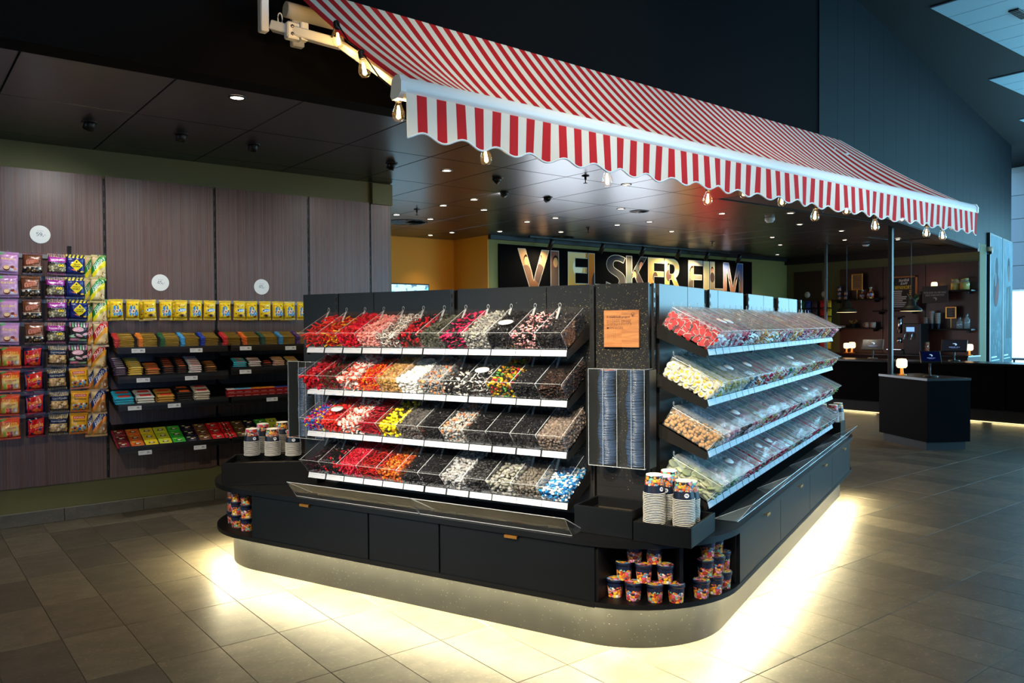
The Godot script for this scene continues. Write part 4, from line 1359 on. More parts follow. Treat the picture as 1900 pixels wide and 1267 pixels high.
	for r in 4:
		var rowname: String = ["top", "second", "third", "lowest"][r]
		for k in 28:
			var d: Array = sides[r][k if k < 10 else 1 + (k * 7 + r * 3) % 9]
			var xf := KT * Transform3D(Basis(Vector3.UP, PI / 2), Vector3(BX, ROWS[r], -4.065 - wr * (k + 0.5)))
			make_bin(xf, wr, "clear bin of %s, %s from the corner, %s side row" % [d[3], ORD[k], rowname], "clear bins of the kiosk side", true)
			fill(xf, wr - 0.005, d[0], d[1], d[2], (0.78 if k == 0 else 0.9 - 0.1 * (k % 3)), 0.85, "heap of %s, %s bin from the corner, %s side row" % [d[3], ORD[k], rowname], "sweets in the side bins", 0.5)
	for q in [[0, 2], [0, 3], [1, 2], [1, 3], [1, 6], [1, 15], [2, 4], [2, 19], [3, 3], [3, 8], [3, 10]]:
		oval(KT * Transform3D(Basis(Vector3.UP, PI / 2), Vector3(BX, ROWS[q[0]], -4.065 - wr * (q[1] + 0.5))), "white oval sign on the %s lid from the corner, %s side row" % [ORD[q[1]], ["top", "second", "third", "lowest"][q[0]]])

# ---------------------------------------------------------------- paper cups and sweet tubs
func build_cups_and_tubs() -> void:
	# cup print: cups stand on their rims, so the sweets are printed towards the narrow end; white round badge
	var im := canvas(256, 128, Color(0.035, 0.075, 0.16))
	for x in range(0, 256, 6): rct(im, x, 60, 1, 68, Color(0.05, 0.10, 0.21))
	candy_blobs(im, 0, 2, 256, 58, 130, 13.0)
	for k in 40: candy_blobs(im, rng.randf() * 250, 56, 8, 12, 2, 6.0)
	for bx in [60, 190]:
		ell(im, bx, 94, 10, 15, Color(0.9, 0.92, 0.93))
		txt(im, "N", bx - 5, 86, 10, 14, Color(0.1, 0.2, 0.4))
	rct(im, 0, 0, 256, 5, Color(0.9, 0.88, 0.82))
	var cm := tex_mat("cup_print", im, 0.4)
	var st := mb()
	lathe(st, [Vector2(0.0405, 0.090), Vector2(0.0525, 0.0)], 24, Transform3D(), true, 1.0)
	meshes["cup_wall"] = done(st)
	st = mb()
	var rim := []
	for k in 20: rim.append(Vector3(0.0532 * cos(TAU * k / 20), 0.002, 0.0532 * sin(TAU * k / 20)))
	tube(st, rim, 0.0021, 6, true)
	meshes["cup_rim"] = done(st)
	st = mb()
	lathe(st, [Vector2(0.0410, 0.0885), Vector2(0.0405, 0.0915), Vector2(0.0385, 0.0915), Vector2(0.038, 0.084), Vector2(0, 0.084)], 20)
	meshes["cup_inside"] = done(st)
	var cup := func(xf: Transform3D, label: String, group: String, topmost: bool) -> void:
		var t := thing("paper_cup", label, "cup", xf, group)
		mi("wall", meshes["cup_wall"], cm, t)
		mi("rim", meshes["cup_rim"], mat("cup_white", Color(0.90, 0.89, 0.84), 0.45), t)
		if topmost: mi("recessed_base", meshes["cup_inside"], mats["cup_white"], t)
	var stacks := [
		[Vector3(-1.425, 0.598, -3.705), 23, "left front corner stack"],
		[Vector3(-1.29, 0.598, -3.75), 20, "right front corner stack"],
		[Vector3(-1.42, 0.598, -3.82), 20, "middle corner stack"],
		[Vector3(-1.305, 0.598, -3.87), 17, "rear right corner stack"],
		[Vector3(-1.43, 0.598, -3.93), 21, "tallest rear corner stack"],
		[Vector3(-4.475, 0.705, -3.87), 12, "leftmost left-end stack"],
		[Vector3(-4.52, 0.705, -4.01), 14, "second left-end stack"],
		[Vector3(-4.345, 0.705, -3.94), 12, "middle left-end stack"],
		[Vector3(-4.42, 0.705, -4.1), 15, "fourth left-end stack"],
		[Vector3(-4.215, 0.705, -4.01), 11, "rightmost left-end stack"],
		[Vector3(-1.325, 0.6, -8.16), 17, "near far-end stack"],
		[Vector3(-1.30, 0.6, -8.29), 18, "rear far-end stack"],
		[Vector3(-1.43, 0.6, -8.2), 17, "inner far-end stack"]]
	for s in stacks:
		var n: int = s[1]
		var pitch := 0.0082 if s[0].y < 0.65 else 0.0086
		for k in n:
			var X := KT * Transform3D(Basis(Vector3.UP, rng.randf() * TAU), s[0] + Vector3(0.0007 * sin(k * 0.9), k * pitch, 0.0007 * cos(k * 1.3)))
			if k == n - 1: cup.call(X, "upturned paper cup printed with sweets, top of the %s" % s[2], "top paper cups", true)
			else: cup.call(X, "white-rimmed paper cup, %s below the top of the %s" % [ordi(n - 2 - k), s[2]], "nested cups of the " + s[2], false)
	# tubs with lids
	im = canvas(256, 128, Color(0.045, 0.09, 0.19))
	for x in range(0, 256, 16): poly(im, PackedVector2Array([Vector2(x, 0), Vector2(x + 6, 0), Vector2(x + 2, 70), Vector2(x - 4, 70)]), Color(0.06, 0.12, 0.25))
	candy_blobs(im, 0, 60, 256, 66, 150, 14.0)
	for k in 12: candy_blobs(im, k * 22, 46, 12, 16, 4, 8.0)
	var tm := tex_mat("tub_print", im, 0.4)
	var li := canvas(64, 64, Color(0.1, 0.12, 0.2))
	candy_blobs(li, 0, 0, 64, 64, 70, 10.0)
	var lm := tex_mat("tub_lid_print", li, 0.4)
	st = mb()
	lathe(st, [Vector2(0.0435, 0.084), Vector2(0.0365, 0.0)], 22)
	lathe(st, [Vector2(0.0365, 0.001), Vector2(0, 0.0005)], 22)
	meshes["tub"] = done(st)
	st = mb()
	lathe(st, [Vector2(0.0425, 0.094), Vector2(0.0455, 0.0945), Vector2(0.0468, 0.092), Vector2(0.0465, 0.078), Vector2(0.0435, 0.078)], 22)
	meshes["tub_lid"] = done(st)
	st = mb()
	st.set_smooth_group(-1)
	for k in 22:
		var a := TAU * k / 22
		var b := TAU * (k + 1) / 22
		var pa := Vector2(sin(a), cos(a))
		var pb := Vector2(sin(b), cos(b))
		tri(st, Vector3(0, 0.0935, 0), Vector3(pa.x, 0, pa.y) * 0.0425 + Vector3(0, 0.094, 0), Vector3(pb.x, 0, pb.y) * 0.0425 + Vector3(0, 0.094, 0), Vector2(0.5, 0.5), pa * 0.48 + Vector2(0.5, 0.5), pb * 0.48 + Vector2(0.5, 0.5))
	meshes["tub_disc"] = done(st)
	var tub := func(x: float, y: float, z: float, label: String, group: String) -> void:
		var t := thing("sweet_tub", label, "tub", KT * T(x, y, z, rng.randf() * TAU) * Transform3D(Basis.from_scale(Vector3(0.94, 0.94, 0.94)), Vector3.ZERO), group)
		mi("body", meshes["tub"], tm, t)
		var l := mi("lid", meshes["tub_lid"], mat("tub_navy", Color(0.05, 0.10, 0.2), 0.35), t)
		mi("printed_disc", meshes["tub_disc"], lm, l)
	var y0 := 0.251
	var H := 0.0889
	var A := [Vector2(-1.615, -3.66), Vector2(-1.515, -3.655), Vector2(-1.415, -3.685), Vector2(-1.325, -3.735)]
	var nm := ["bottom", "second", "third", "top"]
	# left of the divider: 4 + 3 + 2 + 1
	for lvl in 3:
		for k in 4 - lvl:
			var p: Vector2 = A[k].lerp(A[mini(3, k + lvl)], 0.5) + Vector2(-0.006, -0.012) * lvl
			tub.call(p.x, y0 + H * lvl, p.y, "sweet tub, %s from left in the %s tier, corner niche left of divider" % [ORD[k], nm[lvl]], "sweet tubs in the corner niche")
	var B := [Vector2(-1.238, -3.855), Vector2(-1.20, -3.95), Vector2(-1.185, -4.05), Vector2(-1.2, -4.13)]
	for lvl in 3:
		for k in ([4, 3, 2][lvl]):
			if k == 3 : continue
			var p: Vector2 = B[k].lerp(B[mini(3, k + lvl)], 0.4) + Vector2(-0.012, -0.012) * lvl
			tub.call(p.x, y0 + H * lvl, p.y, "printed sweet tub, %s from the divider in the %s tier, right corner niche" % [ORD[k], nm[lvl]], "sweet tubs in the corner niche")
	# left end of the base
	for lvl in 3:
		for k in 4:
			var a := deg_to_rad(96 + k * 15)
			tub.call(-4.2 + 0.515 * cos(a), y0 + H * lvl, -4.14 + 0.515 * sin(a), "printed sweet tub, %s along the curve in the %s tier, left end of the base" % [ORD[k], nm[lvl]], "sweet tubs at the left end of the base")
	# far right end
	for lvl in 3:
		for k in 2:
			var a := deg_to_rad(-6 - k * 22)
			tub.call(-1.75 + 0.535 * cos(a), y0 + H * lvl, -7.9 + 0.535 * sin(a), "printed sweet tub, %s along the far corner in the %s tier" % [ORD[k], nm[lvl]], "sweet tubs at the far end of the base")

# ---------------------------------------------------------------- awning and its string of bulbs
const AX0 := 2.06
const AX1 := 8.68
const AZF := -3.5
const AZR := -4.92

func bar_y(x: float) -> float:
	return lerpf(2.79, 2.735, (x - AX0) / (AX1 - AX0))

func cloth(x: float, t: float) -> Vector3:
	# t 0 at the front bar, 1 at the roller: hangs in a curve, deepest between the arms
	var y0 := bar_y(x) + 0.035
	var y1 := lerpf(3.79, 3.70, (x - AX0) / (AX1 - AX0))
	var u := (x - AX0) / (AX1 - AX0)
	var sag := 0.035 + (0.19 + 0.05 * sin(u * TAU + 0.6)) * smoothstep(0.0, 0.22, u) * smoothstep(0.0, 0.16, 1.0 - u)
	var y := lerpf(y0, y1, t) - sag * 4.0 * t * (1.0 - t) * (1.15 - 0.5 * t)
	return Vector3(x, y + 0.004 * sin(x * 9.0 + t * 4.0) * sin(t * PI), lerpf(AZF, AZR, t))

func build_awning() -> void:
	var red := mat("cloth_red", Color(0.72, 0.035, 0.065), 0.8)
	var cream := mat("cloth_cream", Color(0.88, 0.87, 0.83), 0.8)
	for m in [red, cream]:
		m.backlight_enabled = true
		m.cull_mode = BaseMaterial3D.CULL_DISABLED
	red.backlight = Color(0.6, 0.05, 0.03)
	cream.backlight = Color(0.6, 0.56, 0.46)
	var white := mat("white_powder", Color(0.86, 0.87, 0.87), 0.35)
	var t := thing("awning", "red and white striped fabric awning with a scalloped valance over the kiosk", "awning")
	var n := 56
	var dx := (AX1 - AX0) / (2 * n)
	var sheets := [mb(), mb()]
	var drops := [mb(), mb()]
	for s in sheets + drops: s.set_smooth_group(1)
	for k in 2 * n:
		var x0 := AX0 + k * dx
		var x1 := x0 + dx
		var st: SurfaceTool = sheets[k % 2]
		for j in 18:
			var t0 := j / 18.0
			var t1 := (j + 1) / 18.0
			quad(st, cloth(x0, t0), cloth(x1, t0), cloth(x1, t1), cloth(x0, t1))
			var dn := Vector3(0, -0.0025, 0)
			quad(st, cloth(x1, t0) + dn, cloth(x0, t0) + dn, cloth(x0, t1) + dn, cloth(x1, t1) + dn)
		# valance: white stripe first, scalloped lower edge, gently waving
		var v: SurfaceTool = drops[(k + 1) % 2]
		for i in 3:
			var xa := lerpf(x0, x1, i / 3.0)
			var xb := lerpf(x0, x1, (i + 1) / 3.0)
			for j in 5:
				var fa := j / 5.0
				var fb := (j + 1) / 5.0
				quad(v, drop(xa, fb), drop(xb, fb), drop(xb, fa), drop(xa, fa))
				var bk := Vector3(0, 0, -0.003)
				quad(v, drop(xb, fb) + bk, drop(xa, fb) + bk, drop(xa, fa) + bk, drop(xb, fa) + bk)
	for k in 2:
		sheets[k].set_smooth_group(-1)
		drops[k].set_smooth_group(-1)
		obj("canopy_stripes", sheets[k], [red, cream][k], t)
		obj("valance_stripes", drops[k], [red, cream][k], t)
	# piping along the scallops
	var pts := []
	for k in 400:
		var x := lerpf(AX0, AX1, k / 399.0)
		pts.append(drop(x, 1.0) + Vector3(0, 0, -0.0015))
	var st := mb()
	tube(st, pts, 0.006, 6)
	obj("valance_piping", st, white, t)
	# front bar, end caps
	st = mb()
	var prof := PackedVector2Array([Vector2(-0.045, -0.03), Vector2(-0.03, 0.04), Vector2(0.0, 0.055), Vector2(0.035, 0.05), Vector2(0.052, 0.02), Vector2(0.05, -0.025), Vector2(0.02, -0.05), Vector2(-0.03, -0.05)])
	var slope := atan2(bar_y(AX1) - bar_y(AX0), AX1 - AX0)
	var BXF := Transform3D(Basis(Vector3.BACK, slope), Vector3(AX0, bar_y(AX0), AZF - 0.01))
	prism(st, prof, 0.0, AX1 - AX0, BXF * Transform3D(Basis(Vector3(0, 0, 1), Vector3(1, 0, 0), Vector3(0, 1, 0)), Vector3.ZERO), true)
	obj("front_bar", st, white, t)
	for e in [-0.03, AX1 - AX0]:
		st = mb()
		var pr := PackedVector2Array()
		for q in prof: pr.append(q * 1.12)
		prism(st, pr, e, e + 0.03, BXF * Transform3D(Basis(Vector3(0, 0, 1), Vector3(1, 0, 0), Vector3(0, 1, 0)), Vector3.ZERO))
		obj("end_cap", st, white, t)
	# roller against the fascia, brackets, folding arms
	st = mb()
	tube(st, [Vector3(AX0 - 0.03, 3.60, -4.865), Vector3(AX1 - 0.01, 3.51, -4.865)], 0.05, 14)
	obj("roller", st, cream, t)
	for x in [AX0 + 0.06, (AX0 + AX1) / 2, AX1 - 0.06]:
		st = mb()
		box(st, Vector3(x, 3.49, -4.90), Vector3(0.08, 0.2, 0.05), 0.006)
		obj("wall_bracket", st, white, t)
	for a in [[AX0 + 0.12, 1.0], [AX1 - 0.30, 1.0]]:
		var x: float = a[0]
		var elbow := Vector3(x - 0.30 * float(a[1]), 3.42, -4.72)
		var sh := Vector3(x + 0.25 * float(a[1]), 3.5, -4.83)
		var hand := Vector3(x, bar_y(x) - 0.01, AZF - 0.06)
		# upper arm, elbow knuckle, forearm
		st = mb()
		limb(st, elbow, Vector3(x + 0.02, 3.30, -4.45), 0.07, 0.055)
		limb(st, Vector3(x + 0.02, 3.30, -4.45), hand, 0.055, 0.04)
		obj("arm", st, white, t)
		st = mb()
		var kn := elbow.lerp(Vector3(x + 0.02, 3.30, -4.45), 0.32)
		box(st, kn, Vector3(0.10, 0.10, 0.06), 0.008)
		box(st, kn + Vector3(0.05, 0.0, 0.03), Vector3(0.05, 0.11, 0.05), 0.006)
		obj("arm_joint", st, white, t)
		st = mb()
		for q in [Vector3(-0.02, 0.02, 0.034), Vector3(-0.02, -0.025, 0.034)]: lathe(st, [Vector2(0, 0.006), Vector2(0.009, 0.004), Vector2(0.011, 0.0)], 8, Transform3D(Basis(Vector3.RIGHT, PI / 2), kn + q))
		obj("bolts", st, mat("bolt_steel", Color(0.5, 0.5, 0.5), 0.3, 0.9), t)
		st = mb()
		var ep := []
		for k in 12: ep.append(elbow + Vector3(0.03 * float(a[1]) + 0.014 * cos(TAU * k / 12), 0.03 + 0.035 * sin(TAU * k / 12), 0.06))
		tube(st, ep, 0.004, 5, true)
		if x < 4.0: box(st, elbow + Vector3(-0.05, 0.1, 0), Vector3(0.05, 0.3, 0.06), 0.006)
		obj("crank_eye", st, white, t)
	# string of filament bulbs: along the left arm, behind the valance, up the right arm
	var bulbs := [
		[Vector3(2.08, 3.24, -4.235), "bulb nearest the roller on the left awning arm"],
		[Vector3(2.08, 2.99, -3.925), "bulb half-way down the left awning arm"],
		[Vector3(2.10, 2.69, -3.6), "bulb hanging at the left end of the front bar"],
		[Vector3(2.655, 2.535, -3.6), "first bulb peeping out under the scallops from the left"],
		[Vector3(3.14, 2.63, -3.6), "first bulb hidden behind the valance from the left"],
		[Vector3(3.60, 2.51, -3.6), "second bulb peeping out under the scallops from the left"],
		[Vector3(4.123, 2.60, -3.6), "second bulb hidden behind the valance"],
		[Vector3(4.594, 2.48, -3.6), "third bulb peeping out under the scallops"],
		[Vector3(5.013, 2.57, -3.6), "third bulb hidden behind the valance"],
		[Vector3(5.50, 2.55, -3.6), "fourth bulb hidden behind the valance"],
		[Vector3(5.963, 2.47, -3.6), "fourth bulb peeping out under the scallops"],
		[Vector3(6.45, 2.56, -3.6), "fifth bulb hidden behind the valance"],
		[Vector3(6.93, 2.46, -3.6), "fifth bulb peeping out under the scallops"],
		[Vector3(7.42, 2.57, -3.6), "sixth bulb hidden behind the valance"],
		[Vector3(7.90, 2.46, -3.6), "bulb under the scallops beside the far end pair"],
		[Vector3(8.244, 2.455, -3.6), "last bulb under the scallops at the right end"],
		[Vector3(8.52, 2.57, -3.62), "bulb glowing through the right end of the valance"],
		[Vector3(8.60, 3.02, -4.1), "bulb under the cloth on the right awning arm"]]
	var g := mb()
	lathe(g, [Vector2(0.014, 0.062), Vector2(0.016, 0.05), Vector2(0.022, 0.034), Vector2(0.030, 0.014), Vector2(0.034, -0.004), Vector2(0.031, -0.022), Vector2(0.020, -0.036), Vector2(0.0, -0.041)], 16)
	meshes["bulb_glass"] = done(g)
	g = mb()
	for k in 4:
		var a := TAU * k / 4
		tube(g, [Vector3(0.004 * cos(a), 0.04, 0.004 * sin(a)), Vector3(0.012 * cos(a), -0.02, 0.012 * sin(a))], 0.0022, 5)
	meshes["bulb_filament"] = done(g)
	g = mb()
	lathe(g, [Vector2(0, 0.108), Vector2(0.012, 0.108), Vector2(0.018, 0.10), Vector2(0.019, 0.066), Vector2(0.016, 0.058), Vector2(0, 0.058)], 12)
	meshes["bulb_socket"] = done(g)
	var glass := pane_mat("bulb_glass_mat", Color(1.0, 0.93, 0.75), 0.002, 0.02)
	glass.emission_enabled = true
	glass.emission = Color(1.0, 0.86, 0.55)
	glass.emission_energy_multiplier = 0.09
	var fil := glow_mat("bulb_filament_glow", Color(1.0, 0.84, 0.55), 16.0)
	var tops := []
	for q in bulbs:
		var b := thing("festoon_bulb", "clear filament " + String(q[1]), "bulb", T(q[0].x, q[0].y, q[0].z) * Transform3D(Basis(Vector3.BACK, rng.randf_range(-0.2, 0.2)), Vector3.ZERO), "festoon bulbs of the awning")
		mi("glass", meshes["bulb_glass"], glass, b)
		mi("filament", meshes["bulb_filament"], fil, b)
		mi("socket", meshes["bulb_socket"], mat("socket_black", Color(0.02, 0.02, 0.02), 0.5), b)
		var l := OmniLight3D.new()
		l.name = "bulb_light"
		b.add_child(l)
		l.light_color = Color(1.0, 0.80, 0.48)
		l.light_energy = 0.1
		l.light_size = 0.012
		l.omni_range = 12.0
		l.omni_attenuation = 2.0
		l.shadow_enabled = true
		l.position = Vector3(0, 0.008, 0)
		tops.append(b.transform * Vector3(0, 0.105, 0))
	var cable := [Vector3(2.13, 3.32, -4.42)]
	for k in tops.size():
		var p: Vector3 = tops[k]
		if k > 0:
			var o: Vector3 = tops[k - 1]
			for f in [0.25, 0.5, 0.75]:
				var m := o.lerp(p, f)
				m.y = maxf(m.y, 2.62) + 0.02 - 0.05 * sin(PI * f)
				m.z = minf(m.z, -3.585)
				cable.append(m)
		cable.append(p)
	st = mb()
	tube(st, cable, 0.0045, 5)
	tag(obj("festoon_cable", st, mats["socket_black"]), "thin black festoon cable strung along the awning arm and front bar", "cable")

func drop(x: float, f: float) -> Vector3:
	# valance point: f 0 at the bar, 1 at the scalloped hem
	var dx := (AX1 - AX0) / 112.0
	var ph := (x - AX0) / dx
	var hem := -0.232 - 0.018 * cos(ph * PI / 2.0 + 0.6)
	var wave := 0.012 * sin(ph * 0.37) * f + 0.006 * sin(ph * 1.1 + 1.0) * f
	return Vector3(x, bar_y(x) - 0.035 + (hem + 0.035 - 0.008) * f, AZF + 0.047 + wave)

func limb(st: SurfaceTool, a: Vector3, b: Vector3, w: float, d: float) -> void:
	box(st, Vector3.ZERO, Vector3(w, d, a.distance_to(b)), 0.006, Transform3D(Basis.looking_at((b - a).normalized()), (a + b) / 2))

# ---------------------------------------------------------------- fittings on the shop ceiling
func build_ceiling_fittings() -> void:
	var on := [[1.87, -5.30], [4.36, -6.56], [5.58, -8.48], [5.62, -7.87], [6.13, -9.65], [7.21, -11.35], [7.29, -10.83], [7.84, -10.27], [6.22, -8.49], [7.51, -8.54], [8.70, -9.76], [6.36, -6.07], [7.62, -7.37], [8.80, -8.59], [8.92, -8.05], [10.14, -8.67], [9.09, -6.88], [9.83, -6.30], [12.30, -8.24], [13.60, -8.94], [15.44, -10.22], [12.40, -7.01], [13.80, -7.74], [14.54, -7.13], [5.52, -9.54], [7.44, -9.09], [11.06, -6.93]]
	var st := mb()
	lathe(st, [Vector2(0.058, 0.0), Vector2(0.058, -0.006), Vector2(0.046, -0.008), Vector2(0.042, -0.004)], 18)
	meshes["dl_ring"] = done(st)
	st = mb()
	lathe(st, [Vector2(0.043, -0.003), Vector2(0.03, -0.0055), Vector2(0, -0.006)], 18)
	meshes["dl_lens"] = done(st)
	var lens := glow_mat("downlight_glow", Color(1.0, 0.93, 0.82), 12.0)
	# rank from left to right as seen from the door
	var ang := []
	for q in on: ang.append(atan2(q[0], -float(q[1])))
	var rank := []
	for k in on.size():
		var c := 0
		for a in ang: c += 1 if a < ang[k] else 0
		rank.append(c)
	for k in on.size():
		var p := Vector3(on[k][0], 3.1205, on[k][1])
		var t := thing("ceiling_downlight", "lit round ceiling downlight, %s from the left of all lit ones in the picture" % ordi(rank[k]), "downlight", T(p.x, p.y, p.z), "lit downlights of the shop ceiling")
		mi("ring", meshes["dl_ring"], mat("spot_black", Color(0.02, 0.02, 0.022), 0.45), t)
		mi("lens", meshes["dl_lens"], lens, t)
		var s := p - Vector3(0, 0.012, 0)
		spot(t, s, s + Vector3(0, -1, 0.001), Color(1.0, 0.92, 0.80), 1.8, 44.0, 0.04)
	# swivelling downlights turned away from the camera: dark from here, they wash the shelf wall
	var off := [[1.23, -6.58, Vector3(0.9, 1.6, -7.5), 4.2], [1.87, -6.56, Vector3(1.9, 1.2, -7.4), 3.0], [3.76, -6.58, Vector3(3.4, 1.2, -7.5), 1.6], [5.00, -6.58, Vector3(4.2, 2.0, -7.6), 1.6], [5.59, -7.22, Vector3(6.2, 1.8, -11.7), 6.0], [6.24, -7.23, Vector3(7.9, 2.0, -11.2), 5.0], [2.45, -6.58, Vector3(2.5, 1.0, -7.4), 1.8]]
	var where := ["nearest the hanging bags", "above the left chocolate shelf", "before the end of the veneer wall", "just beyond the veneer wall", "turned to the yellow niche", "turned to the start of the sign", "above the yellow bags"]
	for q in off:
		var at := Vector3(q[0], 3.121, q[1])
		var t := thing("ceiling_spotlight", "black swivelling spotlight in the dark shop ceiling, %s" % where[off.find(q)], "spotlight", T(at.x, at.y, at.z), "swivelling spotlights of the shop ceiling")
		mi("ring", meshes["dl_ring"], mats["spot_black"], t)
		var d: Vector3 = (q[2] - at).normalized()
		var B := Basis.looking_at(d) * Basis(Vector3.RIGHT, -PI / 2)
		st = mb()
		lathe(st, [Vector2(0, -0.02), Vector2(0.036, -0.02), Vector2(0.04, 0.045), Vector2(0.033, 0.045), Vector2(0.03, 0.032), Vector2(0, 0.032)], 16, Transform3D(B, Vector3(0, -0.012, 0)))
		obj("housing", st, mats["spot_black"], t)
		spot(t, at + d * 0.07, q[2], Color(0.96, 0.95, 0.93), float(q[3]) * 0.30, 62.0, 0.03)
	for q in [[5.65, -5.96], [5.48, -8.95], [8.67, -9.09], [12.01, -9.31], [9.77, -5.78]]:
		var t := thing("sprinkler", "small black sprinkler head, %s" % ["under the middle of the valance", "near the yellow niche", "before the first track spotlight", "before the fifth track spotlight", "under the right of the valance"][[5.65, 5.48, 8.67, 12.01, 9.77].find(q[0])], "sprinkler", T(q[0], 3.121, q[1]), "sprinklers of the shop ceiling")
		st = mb()
		lathe(st, [Vector2(0.04, 0), Vector2(0.04, -0.008), Vector2(0.012, -0.012), Vector2(0.012, -0.04), Vector2(0.005, -0.045), Vector2(0.005, -0.075), Vector2(0, -0.075)], 12)
		obj("body", st, mats["spot_black"], t)
		st = mb()
		lathe(st, [Vector2(0, -0.073), Vector2(0.022, -0.075), Vector2(0.022, -0.079), Vector2(0, -0.08)], 12)
		obj("deflector", st, mats["spot_black"], t)
	var si := 0
	for q in [[10.07, -6.79], [14.70, -7.82]]:
		var t := thing("smoke_detector", "white smoke detector on the dark shop ceiling, " + ["nearer the awning", "farther back by the bar"][si], "smoke detector", T(q[0], 3.121, q[1]))
		st = mb()
		lathe(st, [Vector2(0.07, 0), Vector2(0.07, -0.03), Vector2(0.055, -0.045), Vector2(0.0, -0.05)], 18)
		obj("body", st, mat("detector_white", Color(0.75, 0.75, 0.73), 0.5), t)
		st = mb()
		lathe(st, [Vector2(0.052, -0.046), Vector2(0.05, -0.058), Vector2(0, -0.062)], 16)
		obj("sensor", st, mats["detector_white"], t)
		si += 1
	si = 0
	for q in [[6.04, -10.14, 0.3], [9.26, -10.33, 0.2], [8.0, -7.4, 0.13]]:
		var t := thing("ceiling_vent", "round black ceiling vent " + ["of fanned blades above the yellow niche", "above the start of the lettered sign", "as a plain disc in the middle of the shop ceiling"][si], "vent", T(q[0], 3.1205, q[1]))
		st = mb()
		lathe(st, [Vector2(q[2], 0), Vector2(q[2], -0.006), Vector2(q[2] * 0.92, -0.008), Vector2(q[2] * 0.9, -0.002)], 28)
		obj("ring", st, mats["spot_black"], t)
		st = mb()
		for k in 12:
			var a := TAU * k / 12
			box(st, Vector3(q[2] * 0.5, -0.006, 0), Vector3(q[2] * 0.75, 0.003, q[2] * 0.16), 0.0, Transform3D(Basis(Vector3.UP, a) * Basis(Vector3.RIGHT, 0.3), Vector3.ZERO))
		obj("blades", st, mats["spot_black"], t)
		si += 1
	# track with six spotlights in front of the sign
	st = mb()
	box(st, Vector3(11.9, 3.10, -10.45), Vector3(6.6, 0.03, 0.035), 0.003)
	tag(obj("lighting_track", st, mats["spot_black"]), "black ceiling track carrying six spotlights in front of the lettered sign", "track")
	var sx := [9.08, 10.31, 11.38, 12.42, 13.31, 14.38]
	for k in 6:
		var t := thing("track_spotlight", "black cylinder spotlight on the track, %s from left above the sign" % ORD[k], "spotlight", T(sx[k], 2.99, -10.45), "spotlights on the sign track")
		var target := Vector3(sx[k] - 0.15, 2.2, -10.8)
		spot_can(t, Vector3(sx[k], 2.99, -10.45), target)
		if k != 1: spot(t, Vector3(sx[k], 2.99, -10.45) + (target - Vector3(sx[k], 2.99, -10.45)).normalized() * 0.12, target, Color(1.0, 0.92, 0.72), 1.3, 80.0, 0.03)
	# slim black posts
	for q in [[12.0, "black steel post behind the till podium", 1651.5], [14.2, "slender black post near the far corner of the bar", 1523.0]]:
		var z: float = -5.99 if q[0] < 13 else -8.34
		var t := thing("steel_post", q[1], "post", T(q[0], 0, z))
		st = mb()
		var pw := 0.06 if q[0] < 13 else 0.045
		box(st, Vector3(0, 1.56, 0), Vector3(pw, 3.12, pw), 0.004)
		obj("shaft", st, mats["spot_black"], t)
		st = mb()
		box(st, Vector3(0, 0.006, 0), Vector3(0.14, 0.012, 0.14), 0.002)
		box(st, Vector3(0, 3.115, 0), Vector3(0.14, 0.012, 0.14), 0.002)
		obj("flange", st, mats["spot_black"], t)
	# lettered sign and the screen in the niche
	sign_board()
	var tv := thing("wall_screen", "lit flat screen with a bluish picture in the yellow niche, only its top showing", "screen", T(6.6, 1.86, -11.74))
	st = mb()
	box(st, Vector3(0, 0, 0), Vector3(1.62, 0.93, 0.05), 0.006)
	obj("casing", st, mats["spot_black"], tv)
	var im := canvas(128, 72, Color(0.3, 0.6, 0.7))
	for k in 160:
		ell(im, rng.randf() * 128, rng.randf() * 72, rng.randf_range(2, 9), rng.randf_range(2, 9), Color.from_hsv(rng.randf_range(0.45, 0.6), rng.randf_range(0.2, 0.6), rng.randf_range(0.3, 1.0)))
	for k in 60: ell(im, rng.randf() * 128, rng.randf() * 14, rng.randf_range(2, 6), rng.randf_range(2, 5), Color(0.85, 0.97, 1.0))
	var sm := mat("screen_picture", Color(0.02, 0.02, 0.02), 0.2)
	sm.emission_enabled = true
	sm.emission = Color.WHITE
	sm.emission_operator = BaseMaterial3D.EMISSION_OP_MULTIPLY
	sm.emission_texture = ImageTexture.create_from_image(im)
	sm.emission_energy_multiplier = 1.0
	st = mb()
	quad(st, Vector3(-0.79, -0.445, 0.0262), Vector3(0.79, -0.445, 0.0262), Vector3(0.79, 0.445, 0.0262), Vector3(-0.79, 0.445, 0.0262))
	obj("display", st, sm, tv)
	area("screen_glow", Vector3(6.6, 1.86, -11.70), Vector3(0, 0, 1), Vector2(1.5, 0.85), Color(0.6, 0.85, 1.0), 0.4)

